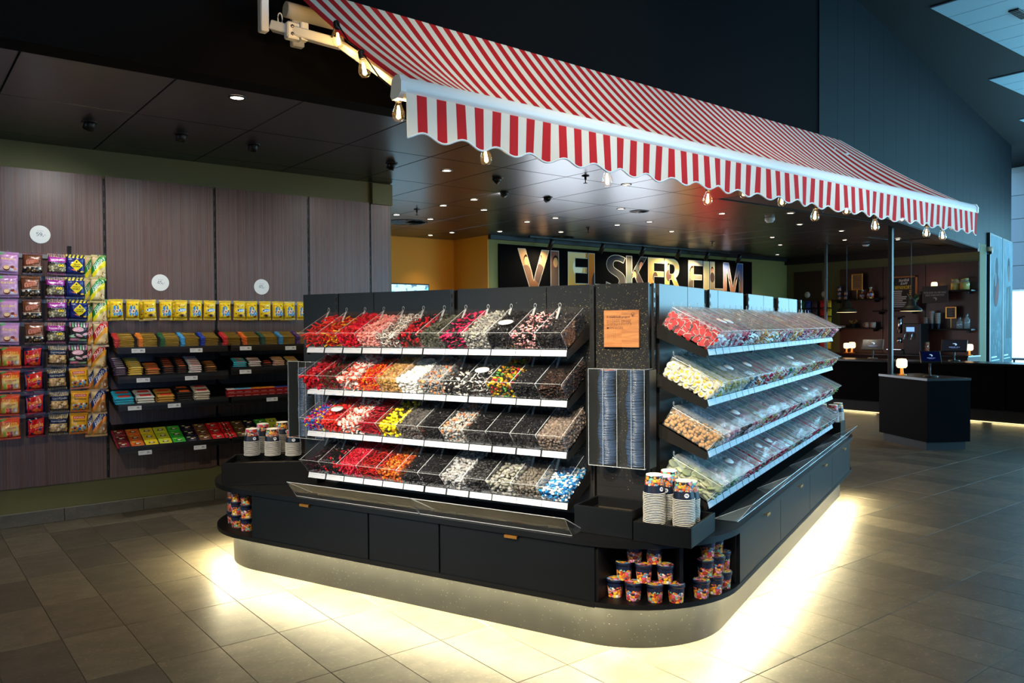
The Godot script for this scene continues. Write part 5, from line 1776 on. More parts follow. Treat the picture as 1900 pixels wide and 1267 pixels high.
func sign_board() -> void:
	# VI ELSKER FILM: letters filled with plain invented film-still scenes
	var W := 1536
	var Hh := 160
	var x0 := 8.2
	var x1 := 15.3
	var im := canvas(W, Hh, Color(0.03, 0.027, 0.03))
	var art := canvas(W, Hh, Color.BLACK)
	var px := func(x: float) -> float: return (x - x0) / (x1 - x0) * W
	var grounds := [[8.55, 9.33, Color("d8a878"), Color("5a3524")], [9.33, 9.58, Color("8a5a48"), Color("2c2024")], [9.7, 10.27, Color("f0d8a0"), Color("c88424")], [10.2, 10.75, Color("d88a34"), Color("8a3a1c")], [10.72, 11.26, Color("1c2430"), Color("6a5a4a")], [11.26, 11.88, Color("3a3430"), Color("7a8a80")], [11.88, 12.38, Color("f8dc94"), Color("d86a1c")], [12.37, 12.92, Color("f8e0a0"), Color("e08428")], [13.1, 13.59, Color("c8b8a4"), Color("3a342e")], [13.58, 13.81, Color("f0dca8"), Color("a88a5a")], [13.8, 14.27, Color("d8c8a8"), Color("7a5a3a")], [14.26, 15.0, Color("3a5a9a"), Color("c86a2a")]]
	for g in grounds:
		var a: float = px.call(g[0])
		var b: float = px.call(g[1])
		for y in Hh:
			var c: Color = (g[2] as Color).lerp(g[3], y / float(Hh))
			rct(art, a, y, b - a, 1, c)
	# loose figures: heads, shoulders, low sun
	for f in [[8.78, 46, 15], [9.08, 40, 16], [9.46, 46, 18], [10.5, 48, 20], [11.5, 78, 17], [11.7, 44, 20], [12.1, 52, 10], [12.5, 40, 11], [13.25, 60, 26], [13.9, 42, 10], [14.45, 96, 20], [14.78, 92, 24]]:
		var cx: float = px.call(f[0])
		var skin := Color(rng.randf_range(0.7, 0.9), rng.randf_range(0.5, 0.62), rng.randf_range(0.36, 0.46))
		ell(art, cx, f[1] - 3, f[2] * 0.8, f[2] * 1.05, Color(0.18, 0.12, 0.09))
		ell(art, cx, f[1] + 2, f[2] * 0.68, f[2] * 0.92, skin)
		ell(art, cx, f[1] + f[2] * 3.0, f[2] * 1.6, f[2] * 2.0, Color(0.25, 0.2, 0.2).lerp(skin, rng.randf() * 0.4))
	ell(art, px.call(10.0), 60, 26, 30, Color("f6e8c4"))
	ell(art, px.call(12.75), 70, 22, 24, Color("fff0c0"))
	var letters := [["V", 8.588, 9.316], ["I", 9.345, 9.545], ["E", 9.753, 10.248], ["L", 10.262, 10.715], ["S", 10.722, 11.255], ["K", 11.27, 11.868], ["E", 11.884, 12.365], ["R", 12.38, 12.905], ["F", 13.109, 13.579], ["I", 13.6, 13.80], ["L", 13.815, 14.26], ["M", 14.275, 14.976]]
	var mask := Image.create(W, Hh, false, Image.FORMAT_RGB8)
	for l in letters:
		if l[0] == "I": rct(mask, px.call(l[1]), 8, px.call(l[2]) - px.call(l[1]), 128, Color.WHITE)
		else: txt(mask, l[0], px.call(l[1]), 8, px.call(l[2]) - px.call(l[1]), 128, Color.WHITE)
	for y in Hh:
		for x in W:
			if mask.get_pixel(x, y).r < 0.5: continue
			var edge := false
			for d in [[-2, 0], [2, 0], [0, -2], [0, 2]]:
				var qx: int = x + d[0]
				var qy: int = y + d[1]
				if qx < 0 or qy < 0 or qx >= W or qy >= Hh or mask.get_pixel(qx, qy).r < 0.5: edge = true
			im.set_pixel(x, y, Color(0.78, 0.76, 0.72) if edge else art.get_pixel(x, y))
	var t := thing("wall_sign", "long black wall sign reading VI ELSKER FILM in picture-filled capitals", "sign")
	var st := mb()
	box(st, Vector3((x0 + x1) / 2, 2.55, -10.785), Vector3(x1 - x0, 0.87, 0.03), 0.003)
	obj("board", st, mat("sign_black", Color(0.03, 0.028, 0.03), 0.85, 0.0, 0.15), t)
	st = mb()
	quad(st, Vector3(x0 + 0.01, 2.13, -10.769), Vector3(x1 - 0.01, 2.13, -10.769), Vector3(x1 - 0.01, 2.975, -10.769), Vector3(x0 + 0.01, 2.975, -10.769))
	obj("print", st, tex_mat("sign_print", im, 0.85, 0.0, 0.12), t)

func build_wall_cases() -> void:
	# lit cases along the back wall: hidden behind the kiosk, seen mirrored in the metal ceiling
	for q in [[8.5, 10.3, Color(0.93, 0.96, 1.0), 5.0, "white", "left"], [10.36, 12.1, Color(0.93, 0.96, 1.0), 5.0, "white", "middle"], [12.16, 12.7, Color(0.95, 0.66, 0.1), 3.5, "yellow", "narrow"], [12.76, 13.9, Color(0.75, 0.06, 0.05), 3.5, "red", "right"]]:
		var w: float = q[1] - q[0]
		var t := thing("wall_fridge", "lit %s drinks fridge under the lettered sign, the %s one" % [q[4], q[5]], "fridge", T((q[0] + q[1]) / 2, 0, -10.55))
		var st := mb()
		for s in [-1, 1]: box(st, Vector3(s * (w / 2 - 0.02), 1.0, 0), Vector3(0.04, 2.0, 0.44), 0.004)
		box(st, Vector3(0, 2.0, 0), Vector3(w, 0.06, 0.44), 0.004)
		box(st, Vector3(0, 0.12, 0), Vector3(w, 0.24, 0.44), 0.004)
		obj("cabinet", st, mats["spot_black"], t)
		st = mb()
		box(st, Vector3(0, 1.1, -0.19), Vector3(w - 0.08, 1.7, 0.02))
		obj("light_panel", st, glow_mat("fridge_light_" + String(q[4]), q[2], q[3]), t)
		for k in 4:
			st = mb()
			box(st, Vector3(0, 0.5 + k * 0.38, -0.03), Vector3(w - 0.08, 0.012, 0.28), 0.002)
			obj("shelf_board", st, mats["rail_pale"] if mats.has("rail_pale") else mat("rail_pale", Color(0.52, 0.54, 0.56), 0.4, 0.3), t)
		area("fridge_light", Vector3((q[0] + q[1]) / 2, 1.1, -10.32), Vector3(0, 0, 1), Vector2(w - 0.1, 1.6), q[2], 1.2 * w)

# ---------------------------------------------------------------- shelf wall: hanging bags and chocolate shelves
func pouch_mesh(w: float, h: float, d: float, seed_: int) -> Array:
	# filled bag: [front+back body, flat crimped seals]
	var n := noise(seed_, 14.0, 3)
	var st := mb()
	st.set_smooth_group(1)
	var nu := 9
	var nv := 11
	var P := func(i: int, j: int, side: float) -> Vector3:
		var u := float(i) / nu * 2 - 1
		var v := float(j) / nv * 2 - 1
		var f := sqrt(maxf(0.0, 1.0 - pow(absf(u), 3.0))) * sqrt(maxf(0.0, 1.0 - pow(absf(v), 3.5)))
		var c := n.get_noise_3d(u * 0.12, v * 0.12, side * 0.05) * 0.022 * f
		var pinch := 1.0 + 0.03 * pow(absf(v), 4.0)
		return Vector3(u * w / 2 * pinch, (v * 0.5 + 0.5) * h, side * (d * 0.5 * f * (0.85 - 0.25 * v)) + c)
	for side in [1.0, -1.0]:
		for i in nu:
			for j in nv:
				var a: Vector3 = P.call(i, j, side)
				var b: Vector3 = P.call(i + 1, j, side)
				var c: Vector3 = P.call(i + 1, j + 1, side)
				var e: Vector3 = P.call(i, j + 1, side)
				var m := 0.07
				var vl := 1.0 - (m + (1 - 2 * m) * float(j) / nv)
				var vh := 1.0 - (m + (1 - 2 * m) * float(j + 1) / nv)
				if side > 0: quad(st, a, b, c, e, Vector2(float(i) / nu, vl), Vector2(float(i + 1) / nu, vh))
				else: quad(st, b, a, e, c, Vector2(1 - float(i + 1) / nu, vl), Vector2(1 - float(i) / nu, vh))
	st.set_smooth_group(-1)
	var body := done(st)
	var out := [body]
	for q in [[h - 0.003, h + 0.014, 0.07, 0.0], [-0.014, 0.003, 1.0, 0.93]]:
		st = mb()
		var x := w / 2 * 1.03
		quad(st, Vector3(-x, q[0], 0.0012), Vector3(x, q[0], 0.0012), Vector3(x, q[1], 0.0012), Vector3(-x, q[1], 0.0012), Vector2(0, q[2]), Vector2(1, q[3]))
		quad(st, Vector3(x, q[0], -0.0012), Vector3(-x, q[0], -0.0012), Vector3(-x, q[1], -0.0012), Vector3(x, q[1], -0.0012), Vector2(0, q[2]), Vector2(1, q[3]))
		for k in 24:
			var xx := -x + 2 * x * (k + 0.5) / 24
			box(st, Vector3(xx, (q[0] + q[1]) / 2, 0), Vector3(0.0016, q[1] - q[0], 0.0036))
		out.append(done(st))
	return out

func bag(kind: String, xf: Transform3D, label: String, group: String) -> void:
	var o: Node3D
	if not meshes.has("bagproto_" + kind + "0"):
		var s: Vector3 = {"box": Vector3(0.104, 0.148, 0.05), "tall": Vector3(0.112, 0.185, 0.022)}.get("tall" if kind.begins_with("wafer") else ("box" if kind.begins_with("yellow") else ""), Vector3(0.136, 0.146, 0.046))
		var q := pouch_mesh(s.x, s.y, s.z, kind.hash() % 1000)
		for k in 3: meshes["bagproto_%s%d" % [kind, k]] = q[k]
	var m := tex_mat("bagprint_" + kind, bag_print(kind), 0.22)
	o = thing("snack_bag", label, "snack bag", xf, group)
	mi("pouch", meshes["bagproto_%s0" % kind], m, o)
	mi("top_seal", meshes["bagproto_%s1" % kind], m, o)
	mi("bottom_seal", meshes["bagproto_%s2" % kind], m, o)

func bag_print(kind: String) -> Image:
	if mats.has("bagprint_" + kind): return null
	var im := canvas(128, 152, Color.WHITE)
	match kind:
		"lilac":
			im = grad(Color("b878b4"), Color("e4c4dc"))
			ell(im, 18, 12, 26, 10, Color("6ab06a"), -0.2)
			rct(im, 0, 138, 128, 14, Color("8a4c8c"))
			txt(im, "Katjes", 18, 40, 92, 20, Color("f0d878"))
			txt(im, "TOFFEE", 40, 68, 46, 7, Color("e8e4ee"))
			ell(im, 52, 112, 22, 19, Color("7a2a24"))
			ell(im, 52, 108, 19, 14, Color("ecc894"))
			ell(im, 88, 102, 13, 10, Color("8a3a34"))
			ell(im, 104, 116, 14, 9, Color("d87848"))
			ell(im, 86, 122, 14, 8, Color("c8d0e0"))
		"redbear":
			im = grad(Color("d83a1c"), Color("e89a3a"))
			for y in range(50, 110): rct(im, 10, y, 108, 1, Color("e8a03a").lerp(Color("ecd890"), sin((y - 50) / 60.0 * PI)))
			rct(im, 0, 134, 128, 18, Color("c8201c"))
			ell(im, 20, 12, 26, 9, Color("5aa04a"), -0.2)
			txt(im, "Katjes", 18, 30, 92, 22, Color("f4cc50"))
			txt(im, "BÄRENLAND", 30, 66, 70, 10, Color("c83030"))
			for b in [[28, 112, Color("8ab04a")], [52, 116, Color("c83a2a")], [70, 114, Color("8a3a5a")]]:
				ell(im, b[0], b[1] + 8, 9, 12, b[2])
				ell(im, b[0], b[1] - 8, 8, 8, b[2])
				ell(im, b[0] - 6, b[1] - 14, 3, 3, b[2])
				ell(im, b[0] + 6, b[1] - 14, 3, 3, b[2])
			ell(im, 98, 112, 18, 18, Color("a09890"))
			ell(im, 106, 108, 9, 14, Color("d0d0cc"))
		"brown":
			im = grad(Color("6a3a24"), Color("8a5434"))
			for x in range(0, 128, 12): rct(im, x, 0, 4, 90, Color("55301e"))
			ell(im, 62, 54, 40, 22, Color("a85a40"), -0.25)
			txt(im, "Crush", 20, 38, 86, 34, Color("d88a70"), -0.22, true, true, 0.3)
			txt(im, "chocolate", 62, 78, 46, 8, Color("d8b090"))
			rct(im, 0, 94, 128, 3, Color("d8c8a8"))
			rct(im, 0, 97, 128, 55, Color("24180f"))
			for k in 26: ell(im, rng.randf() * 128, rng.randf_range(102, 148), rng.randf_range(4, 10), rng.randf_range(3, 8), [Color("5a4430"), Color("c8b490"), Color("3a4a52"), Color("8a6a44"), Color("e0d4c0")][rng.randi() % 5])
		"violet":
			im = canvas(128, 152, Color("2c1830"))
			for x in range(0, 128, 11): rct(im, x, 0, 5, 26, Color("e8c0a8"))
			for x in range(4, 128, 11): rct(im, x, 132, 5, 16, Color("b86a9a"))
			rct(im, 0, 22, 128, 36, Color("a02a94"))
			txt(im, "Nørregade", 14, 32, 100, 18, Color("f0e4f0"), 0, true)
			rct(im, 0, 58, 128, 12, Color("1c1a2c"))
			txt(im, "LAKRIDS", 24, 60, 74, 8, Color("c8c8d0"))
			rct(im, 6, 72, 116, 54, Color("6a6450"))
			for k in 34: ell(im, rng.randf_range(8, 120), rng.randf_range(76, 124), 8, 6, [Color("948c6a"), Color("b4aa84"), Color("5a5440"), Color("c8c4a8")][rng.randi() % 4], rng.randf() * 3)
			for x in [78, 98]:
				ell(im, x, 80, 10, 9, Color("f0d01c"))
				ell(im, x, 80, 3, 4, Color("201c10"))
		"navybeige":
			im = canvas(128, 152, Color("12142a"))
			for x in range(3, 128, 9): rct(im, x, 2, 4, 28, Color("d8c890"))
			for x in range(3, 128, 9): rct(im, x, 132, 4, 14, Color("c8b884"))
			rct(im, 0, 32, 128, 32, Color("14244a"))
			txt(im, "Nørregade", 14, 40, 100, 18, Color("e8ecf0"), 0, true)
			rct(im, 6, 66, 116, 58, Color("8a7450"))
			rct(im, 6, 66, 116, 6, Color("c8a870"))
			for k in 40: ell(im, rng.randf_range(8, 120), rng.randf_range(76, 120), 9, 7, [Color("c8a878"), Color("a88858"), Color("6a5434"), Color("e4cca0")][rng.randi() % 4], rng.randf() * 3)
			ell(im, 98, 86, 14, 14, Color("dcc896"))
		"bluediamond":
			im = canvas(128, 152, Color("14206a"))
			rct(im, 0, 0, 128, 22, Color("10184a"))
			for x in range(-10, 128, 26): poly(im, PackedVector2Array([Vector2(x + 8, 0), Vector2(x + 22, 0), Vector2(x + 12, 22), Vector2(x - 2, 22)]), Color("f0d81c"))
			txt(im, "Fazer", 14, 28, 26, 10, Color("e8ecf4"), 0, true)
			poly(im, PackedVector2Array([Vector2(70, 30), Vector2(114, 76), Vector2(70, 122), Vector2(26, 76)]), Color("f0d81c"))
			txt(im, "TYRKISK", 42, 64, 56, 11, Color("20200c"))
			txt(im, "PEBER", 48, 79, 44, 11, Color("20200c"))
			poly(im, PackedVector2Array([Vector2(70, 40), Vector2(77, 56), Vector2(63, 56)]), Color("282410"))
			ell(im, 86, 118, 16, 10, Color("18100c"))
			ell(im, 108, 122, 12, 6, Color("d8b83a"))
			ell(im, 50, 110, 16, 4, Color("d8662a"), 0.3)
		"zebra":
			im = canvas(128, 152, Color("2a2a2e"))
			for k in 7: rct(im, k * 19, 0, 11, 34, [Color("e08ab0"), Color("7ac88a"), Color("c8ccc8")][k % 3])
			ell(im, 60, 52, 44, 22, Color("101012"))
			ell(im, 60, 50, 40, 18, Color("e8a8c0"))
			txt(im, "BUBS", 28, 40, 64, 20, Color("f0d8e2"))
			for k in 9: ell(im, rng.randf_range(10, 118), rng.randf_range(74, 112), 24, 6, [Color("a8d8b4"), Color("d8d8d4"), Color("8a8a8c"), Color("e0a0b8")][k % 4], rng.randf_range(-0.5, 0.5))
			rct(im, 4, 116, 60, 18, Color("d888a8"))
			rct(im, 64, 120, 58, 14, Color("a0d0ac"))
		"amber":
			im = grad(Color("e8a81c"), Color("f0bc2a"))
			rct(im, 0, 138, 128, 14, Color("b85a1c"))
			rct(im, 22, 22, 84, 20, Color("b81c24"))
			txt(im, "BONBON", 28, 25, 72, 14, Color("f4e0d0"))
			txt(im, "Bamsemums", 24, 48, 82, 16, Color("2a1c0c"))
			candy_blobs(im, 16, 92, 100, 44, 40, 10.0)
			ell(im, 66, 116, 12, 10, Color("2a7ac8"))
			ell(im, 98, 108, 12, 12, Color("7ab4dc"))
		"redtoffee":
			im = canvas(128, 152, Color("141c44"))
			poly(im, PackedVector2Array([Vector2(10, 36), Vector2(118, 12), Vector2(112, 140), Vector2(16, 152)]), Color("c8181e"))
			rct(im, 0, 0, 128, 14, Color("141c44"))
			for p in [[26, 44], [96, 84], [34, 126], [90, 100]]: ell(im, p[0], p[1], 8, 8, Color("1c2450"))
			poly(im, star(64, 20, 10), Color("e8e8ec"))
			txt(im, "Dumle", 22, 52, 88, 30, Color("e8b448"), -0.2)
			txt(im, "original", 54, 84, 50, 9, Color("f0e0d8"), -0.2)
			for p in [[58, 120], [76, 112], [70, 128], [90, 124]]: ell(im, p[0], p[1], 10, 8, Color("d8622a"))
		"aqua":
			im = grad(Color("2aa8cc"), Color("58c4dc"))
			txt(im, "Mint", 20, 40, 90, 30, Color("f0f8fa"))
		_:
			if kind.begins_with("wafer"):
				var c: Color = {"wafer_green": Color("2a8a3a"), "wafer_red": Color("c8241c"), "wafer_blue": Color("1c3a7a")}[kind]
				var c2: Color = {"wafer_green": Color("e8d81c"), "wafer_red": Color("f0a82a"), "wafer_blue": Color("d8822a")}[kind]
				im = grad(Color("cbb68a"), Color("c8a468"))
				for x in 128:
					var y: float = 96 - 84.0 * sin(x / 128.0 * PI / 2)
					rct(im, x, y - 22, 1, 44, c)
					rct(im, x, y + 22, 1, 34, c2)
					rct(im, x, y + 56, 1, 120, Color("c8a060") if kind == "wafer_blue" else Color("d8c088"))
				for k in 14: ell(im, rng.randf_range(70, 124), rng.randf_range(100, 148), 7, 5, [Color("b48a50"), Color("e4d0a0"), Color("9a6a3a")][k % 3])
				if kind == "wafer_blue":
					ell(im, 100, 104, 24, 24, Color("9a6230"))
					ell(im, 96, 108, 9, 9, Color("e8dcc0"))
				txt(im, "Fiddle's", 10, 30, 112, 34, Color("f4f2ec"), -0.6, true, true, 0.3)
			elif kind == "yellow_dots":
				im = canvas(128, 152, Color("ecc81c"))
				txt(im, "Marabou", 14, 30, 44, 9, Color("c8601c"), 0, true)
				for p in [[44, 66, 12, 22], [74, 60, 8, 18], [40, 108, 10, 16], [66, 106, 10, 18], [96, 104, 18, 22]]: ell(im, p[0], p[1], p[2], p[3], Color("2a80c0"))
				txt(im, "D", 24, 72, 26, 30, Color("f4f4f0"))
				txt(im, "D", 27, 75, 20, 24, Color("16387e"))
				ell(im, 66, 87, 14, 15, Color("f0f0ec"))
				ell(im, 66, 87, 9, 10, Color("a85a34"))
				txt(im, "T", 82, 72, 28, 30, Color("f4f4f0"))
				txt(im, "T", 85, 75, 22, 24, Color("16387e"))
				ell(im, 90, 126, 20, 7, Color("8a4a20"), -0.15)
				ell(im, 60, 44, 9, 4, Color("5a3018"), -0.8)
				ell(im, 98, 36, 9, 4, Color("5a3018"), 0.5)
			elif kind == "yellow_biscuit":
				im = canvas(128, 152, Color("ecc826"))
				txt(im, "Marabou", 14, 30, 48, 9, Color("d8641c"), 0, true)
				ell(im, 70, 76, 46, 13, Color("3a8ac0"), -0.1)
				txt(im, "Oreo", 32, 66, 80, 20, Color("f4f4f4"), -0.1)
				ell(im, 42, 76, 7, 7, Color("101830"))
				ell(im, 72, 118, 30, 12, Color("9a6a30"))
				ell(im, 70, 118, 14, 9, Color("2a2620"))
				ell(im, 100, 116, 14, 7, Color("d8a870"))
				for p in [[42, 48, 0.6], [96, 44, -0.9], [22, 104, 0], [114, 102, 0]]: ell(im, p[0], p[1], 9, 4, Color("8a4a20"), p[2])
	for k in 90:
		# creases printed lighter where the film is seamed
		var x := rng.randi() % 128
		im.set_pixel(x, rng.randi() % 8, im.get_pixel(x, 4).lightened(0.3))
	return im

func star(cx: float, cy: float, r: float) -> PackedVector2Array:
	var p := PackedVector2Array()
	for k in 10: p.append(Vector2(cx, cy) + Vector2.UP.rotated(TAU * k / 10) * (r if k % 2 == 0 else r * 0.45))
	return p

func grad(a: Color, b: Color) -> Image:
	var im := canvas(128, 152, a)
	for y in 152: rct(im, 0, y, 128, 1, a.lerp(b, y / 152.0))
	return im

func price_tag(xf: Transform3D, text: String, label: String) -> void:
	var key := "tag_" + text
	if not mats.has(key):
		var im := canvas(96, 32, Color(0.80, 0.82, 0.83))
		rct(im, 6, 9, 34, 3, Color(0.55, 0.57, 0.6))
		rct(im, 6, 17, 26, 2, Color(0.62, 0.64, 0.66))
		txt(im, text, 62, 7, 28, 16, Color(0.15, 0.16, 0.18))
		tex_mat(key, im, 0.5)
	if not meshes.has("tagface"):
		var st := mb()
		quad(st, Vector3(-0.051, -0.0165, 0.0016), Vector3(0.051, -0.0165, 0.0016), Vector3(0.051, 0.0165, 0.0016), Vector3(-0.051, 0.0165, 0.0016))
		meshes["tagface"] = done(st)
	var t := thing("price_tag", label, "price tag", xf)
	mi("holder", bxm("tagholder", Vector3(0.106, 0.036, 0.003), 0.0008), mat("tag_clear", Color(0.75, 0.77, 0.78), 0.2), t)
	mi("print", meshes["tagface"], mats[key], t)

func build_shelf_wall() -> void:
	var st: SurfaceTool
	# round price stickers
	var stk := [[1.03, 2.373, "59,-", "left of the seam, above the hanging bags"], [1.955, 2.005, "45,-", "above the yellow bags, middle panel"], [2.875, 1.99, "45,-", "above the yellow bags, right panel"]]
	for q in stk:
		var key := "sticker_" + String(q[2])
		if not mats.has(key):
			var im := canvas(128, 128, Color(0.86, 0.87, 0.85))
			rct(im, 44, 38, 40, 3, Color(0.66, 0.7, 0.72))
			txt(im, q[2], 40, 50, 58, 30, Color(0.25, 0.33, 0.4), 0, false, false)
			tex_mat(key, im, 0.5)
		var t := thing("price_sticker", "round white price sticker reading %s %s" % [q[2], q[3]], "sticker", T(q[0], q[1], -7.549))
		st = mb()
		lathe(st, [Vector2(0.074, 0.0), Vector2(0.074, 0.002), Vector2(0.0, 0.002)], 28, Transform3D(Basis(Vector3.RIGHT, PI / 2), Vector3.ZERO))
		obj("disc", st, mat("sticker_white", Color(0.86, 0.87, 0.85), 0.5), t)
		st = mb()
		for k in 28:
			var a := TAU * k / 28
			var b := TAU * (k + 1) / 28
			tri(st, Vector3(0, 0, 0.0026), Vector3(cos(a), sin(a), 0) * 0.0735 + Vector3(0, 0, 0.0026), Vector3(cos(b), sin(b), 0) * 0.0735 + Vector3(0, 0, 0.0026), Vector2(0.5, 0.5), Vector2(0.5 + cos(a) * 0.5, 0.5 - sin(a) * 0.5), Vector2(0.5 + cos(b) * 0.5, 0.5 - sin(b) * 0.5))
		obj("print", st, mats[key], t)
	# pale rails with prongs, then the bags that hang on them
	var rows := [2.205, 2.02, 1.838, 1.65, 1.462, 1.275, 1.088, 0.905]
	var cols := [0.60, 0.785, 0.948, 1.118, 1.265, 1.425]
	for r in 8:
		var t := thing("hook_rail", "pale grey rail with prongs behind the hanging bags, %s from the top" % ORD[r], "rail", T(0, rows[r] - 0.012, -7.54), "hook rails of the bag display")
		st = mb()
		box(st, Vector3(1.045, 0, 0), Vector3(0.91, 0.034, 0.012), 0.002)
		obj("bar", st, mat("rail_pale", Color(0.52, 0.54, 0.56), 0.4, 0.3), t)
		for c in cols:
			st = mb()
			tube(st, [Vector3(c, 0.012, 0.0), Vector3(c, 0.014, 0.16), Vector3(c, 0.022, 0.17)], 0.003, 5)
			obj("prong", st, mats["rail_pale"], t)
	st = mb()
	box(st, Vector3(1.24, 1.59, -7.545), Vector3(0.03, 1.4, 0.008), 0.001)
	tag(obj("hook_rail_support", st, mats["upright_black"]), "thin dark upright strip between the bag columns on the veneer", "strip")
	var kinds := [["aqua", "lilac", "brown", "violet", "bluediamond", "wafer_green"], ["aqua", "lilac", "brown", "violet", "bluediamond", "wafer_green"], ["aqua", "lilac", "brown", "violet", "bluediamond", "wafer_green"], ["aqua", "lilac", "brown", "violet", "zebra", "wafer_red"], ["aqua", "redbear", "redtoffee", "navybeige", "zebra", "wafer_red"], ["aqua", "redbear", "redtoffee", "navybeige", "amber", "wafer_blue"], ["aqua", "redbear", "redtoffee", "navybeige", "amber", "wafer_blue"], ["aqua", "redbear", "redtoffee", "navybeige", "amber", "wafer_blue"]]
	var say := {"aqua": "aqua blue sweet bag", "lilac": "lilac bag with toffee picture", "brown": "brown striped chocolate bag", "violet": "purple and black striped liquorice bag", "bluediamond": "dark blue bag with yellow diamond", "wafer_green": "green and yellow wafer packet", "zebra": "pink green and black bag", "wafer_red": "red and orange wafer packet", "redbear": "red and yellow bag of fruit gums", "redtoffee": "red and navy toffee bag", "navybeige": "navy and beige striped bag", "amber": "amber yellow sweet bag", "wafer_blue": "blue and orange wafer packet"}
	var cname := ["first", "second", "third", "fourth", "fifth", "sixth"]
	for r in 8:
		for c in 6:
			var kind: String = kinds[r][c]
			var drop := 0.19 if kind.begins_with("wafer") else 0.158
			var X := Transform3D(Basis(Vector3.BACK, rng.randf_range(-0.05, 0.05)) * Basis(Vector3.UP, rng.randf_range(-0.12, 0.12)) * Basis(Vector3.RIGHT, rng.randf_range(-0.04, 0.06)), Vector3(cols[c] + rng.randf_range(-0.012, 0.012), rows[r] - drop, -7.395 + rng.randf_range(-0.012, 0.012)))
			bag(kind, X, "%s in front, %s row, %s column from left" % [say[kind], ORD[r], cname[c]], "bags on the hook rails")
			if c == 5 or (c == 4 and r < 3) or (c == 1 and r > 3):
				var X2 := X
				X2.origin += Vector3(-0.045 if c == 5 else -0.022, -0.004, -0.045)
				bag(kind, X2, "%s tucked behind, %s row, %s column from left" % [say[kind], ORD[r], cname[c]], "bags on the hook rails")
	# the row of yellow bags
	var ys := [[1.56, 0], [1.685, 0], [1.825, 1], [1.957, 0], [2.08, 1], [2.21, 0], [2.33, 1], [2.47, 0], [2.60, 1], [2.72, 0], [2.845, 1], [2.97, 0], [3.09, 0], [3.215, 0]]
	var rl := thing("hook_rail", "pale grey rail behind the row of yellow bags", "rail", T(0, 1.835, -7.54))
	st = mb()
	box(st, Vector3(2.44, 0, 0), Vector3(1.84, 0.034, 0.012), 0.002)
	obj("bar", st, mats["rail_pale"], rl)
	for k in ys.size():
		st = mb()
		tube(st, [Vector3(ys[k][0], 0.012, 0.0), Vector3(ys[k][0], 0.014, 0.16), Vector3(ys[k][0], 0.022, 0.17)], 0.003, 5)
		obj("prong", st, mats["rail_pale"], rl)
		var kd: String = ["yellow_dots", "yellow_biscuit"][ys[k][1]]
		var what: String = ["yellow bag with blue dots", "yellow bag with a biscuit picture"][ys[k][1]]
		var X := Transform3D(Basis(Vector3.BACK, rng.randf_range(-0.03, 0.05)) * Basis(Vector3.UP, rng.randf_range(-0.15, 0.05)), Vector3(ys[k][0], 1.685, -7.39))
		bag(kd, X, "%s hanging in the yellow row, %s from left" % [what, ORD[k]], "yellow bags in a row")
		if k in [0, 2, 4, 9, 12]:
			X.origin += Vector3(-0.02, -0.006, -0.055)
			bag(kd, X, "%s tucked behind the %s of the yellow row" % [what, ORD[k]], "yellow bags in a row")

	# shelves: two bays, four levels
	for b in 2:
		for r in 4:
			var x0: float = [1.525, 2.455][b]
			var y: float = [[1.44, 1.195, 0.965, 0.615], [1.44, 1.23, 0.965, 0.615]][b][r]
			wall_shelf(x0, 0.9, y, r == 3, "%s level of the %s bay" % [["top", "second", "third", "lowest"][r], ["left", "right"][b]])
	for q in [[1.68, 1.412, "29,-", "below the orange gold bars"], [2.15, 1.405, "29,-", "below the blue gold bars"], [2.585, 1.412, "29,-", "in the right bay below the orange gold bars"], [3.01, 1.405, "29,-", "in the right bay below the light blue gold bars"], [1.715, 1.165, "14,-", "under the yellow nut bars"], [2.105, 1.165, "14,-", "under the white bars"], [2.58, 1.20, "14,-", "under the white packs in the right bay"], [1.645, 0.935, "49,-", "under the aqua packs"], [1.96, 0.935, "49,-", "under the golden packs"], [2.825, 0.935, "25,-", "under the red boxes"], [1.72, 0.555, "25,-", "under the yellow chocolate squares"], [2.17, 0.555, "25,-", "under the brown chocolate squares"]]:
		price_tag(Transform3D(Basis(Vector3.RIGHT, -0.1), Vector3(q[0], q[1], -7.191)), q[2], "white shelf price tag reading %s %s" % [q[2], q[3]])
	# top level: gold foil bars, coloured ends
	var gold := mat("gold_foil", Color(0.62, 0.50, 0.20), 0.35, 0.75)
	var g := [["red", Color("b8242a"), 1.575], ["orange", Color("d8781c"), 1.76], ["green", Color("1c5a34"), 1.935], ["light blue", Color("3a96cc"), 2.1], ["dark blue", Color("1c3a9a"), 2.27], ["red", Color("c0242a"), 2.465], ["orange", Color("d8641c"), 2.64], ["green", Color("1c4a3a"), 2.81], ["light blue", Color("3a86b4"), 2.985], ["violet", Color("4a2a6a"), 3.15]]
	for k in g.size():
		var em := mat("foil_end_%d" % k, g[k][1], 0.4)
		for c in 3:
			for l in 6:
				if c > 0 and l < 4: continue
				var p := Vector3(float(g[k][2]) + rng.randf_range(-0.004, 0.004), 1.452 + c * 0.018 + l * 0.0125, -7.225 - c * 0.052)
				var t := thing("foil_bar", "gold foil bar with %s end, %s layer, %s row, %s stack from left" % [g[k][0], ["bottom", "second", "third", "fourth", "fifth", "top"][l], ["front", "middle", "back"][c], ORD[k]], "chocolate bar", Transform3D(Basis(Vector3.UP, rng.randf_range(-0.04, 0.04)) * Basis(Vector3.RIGHT, 0.33), p), "gold foil bars on the top shelf")
				mi("wrapper", bxm("goldbar", Vector3(0.112, 0.011, 0.046), 0.003), gold, t, T(0.02, 0, 0))
				mi("coloured_end", bxm("goldend", Vector3(0.036, 0.0114, 0.0464), 0.003), em, t, T(-0.054, 0, 0))
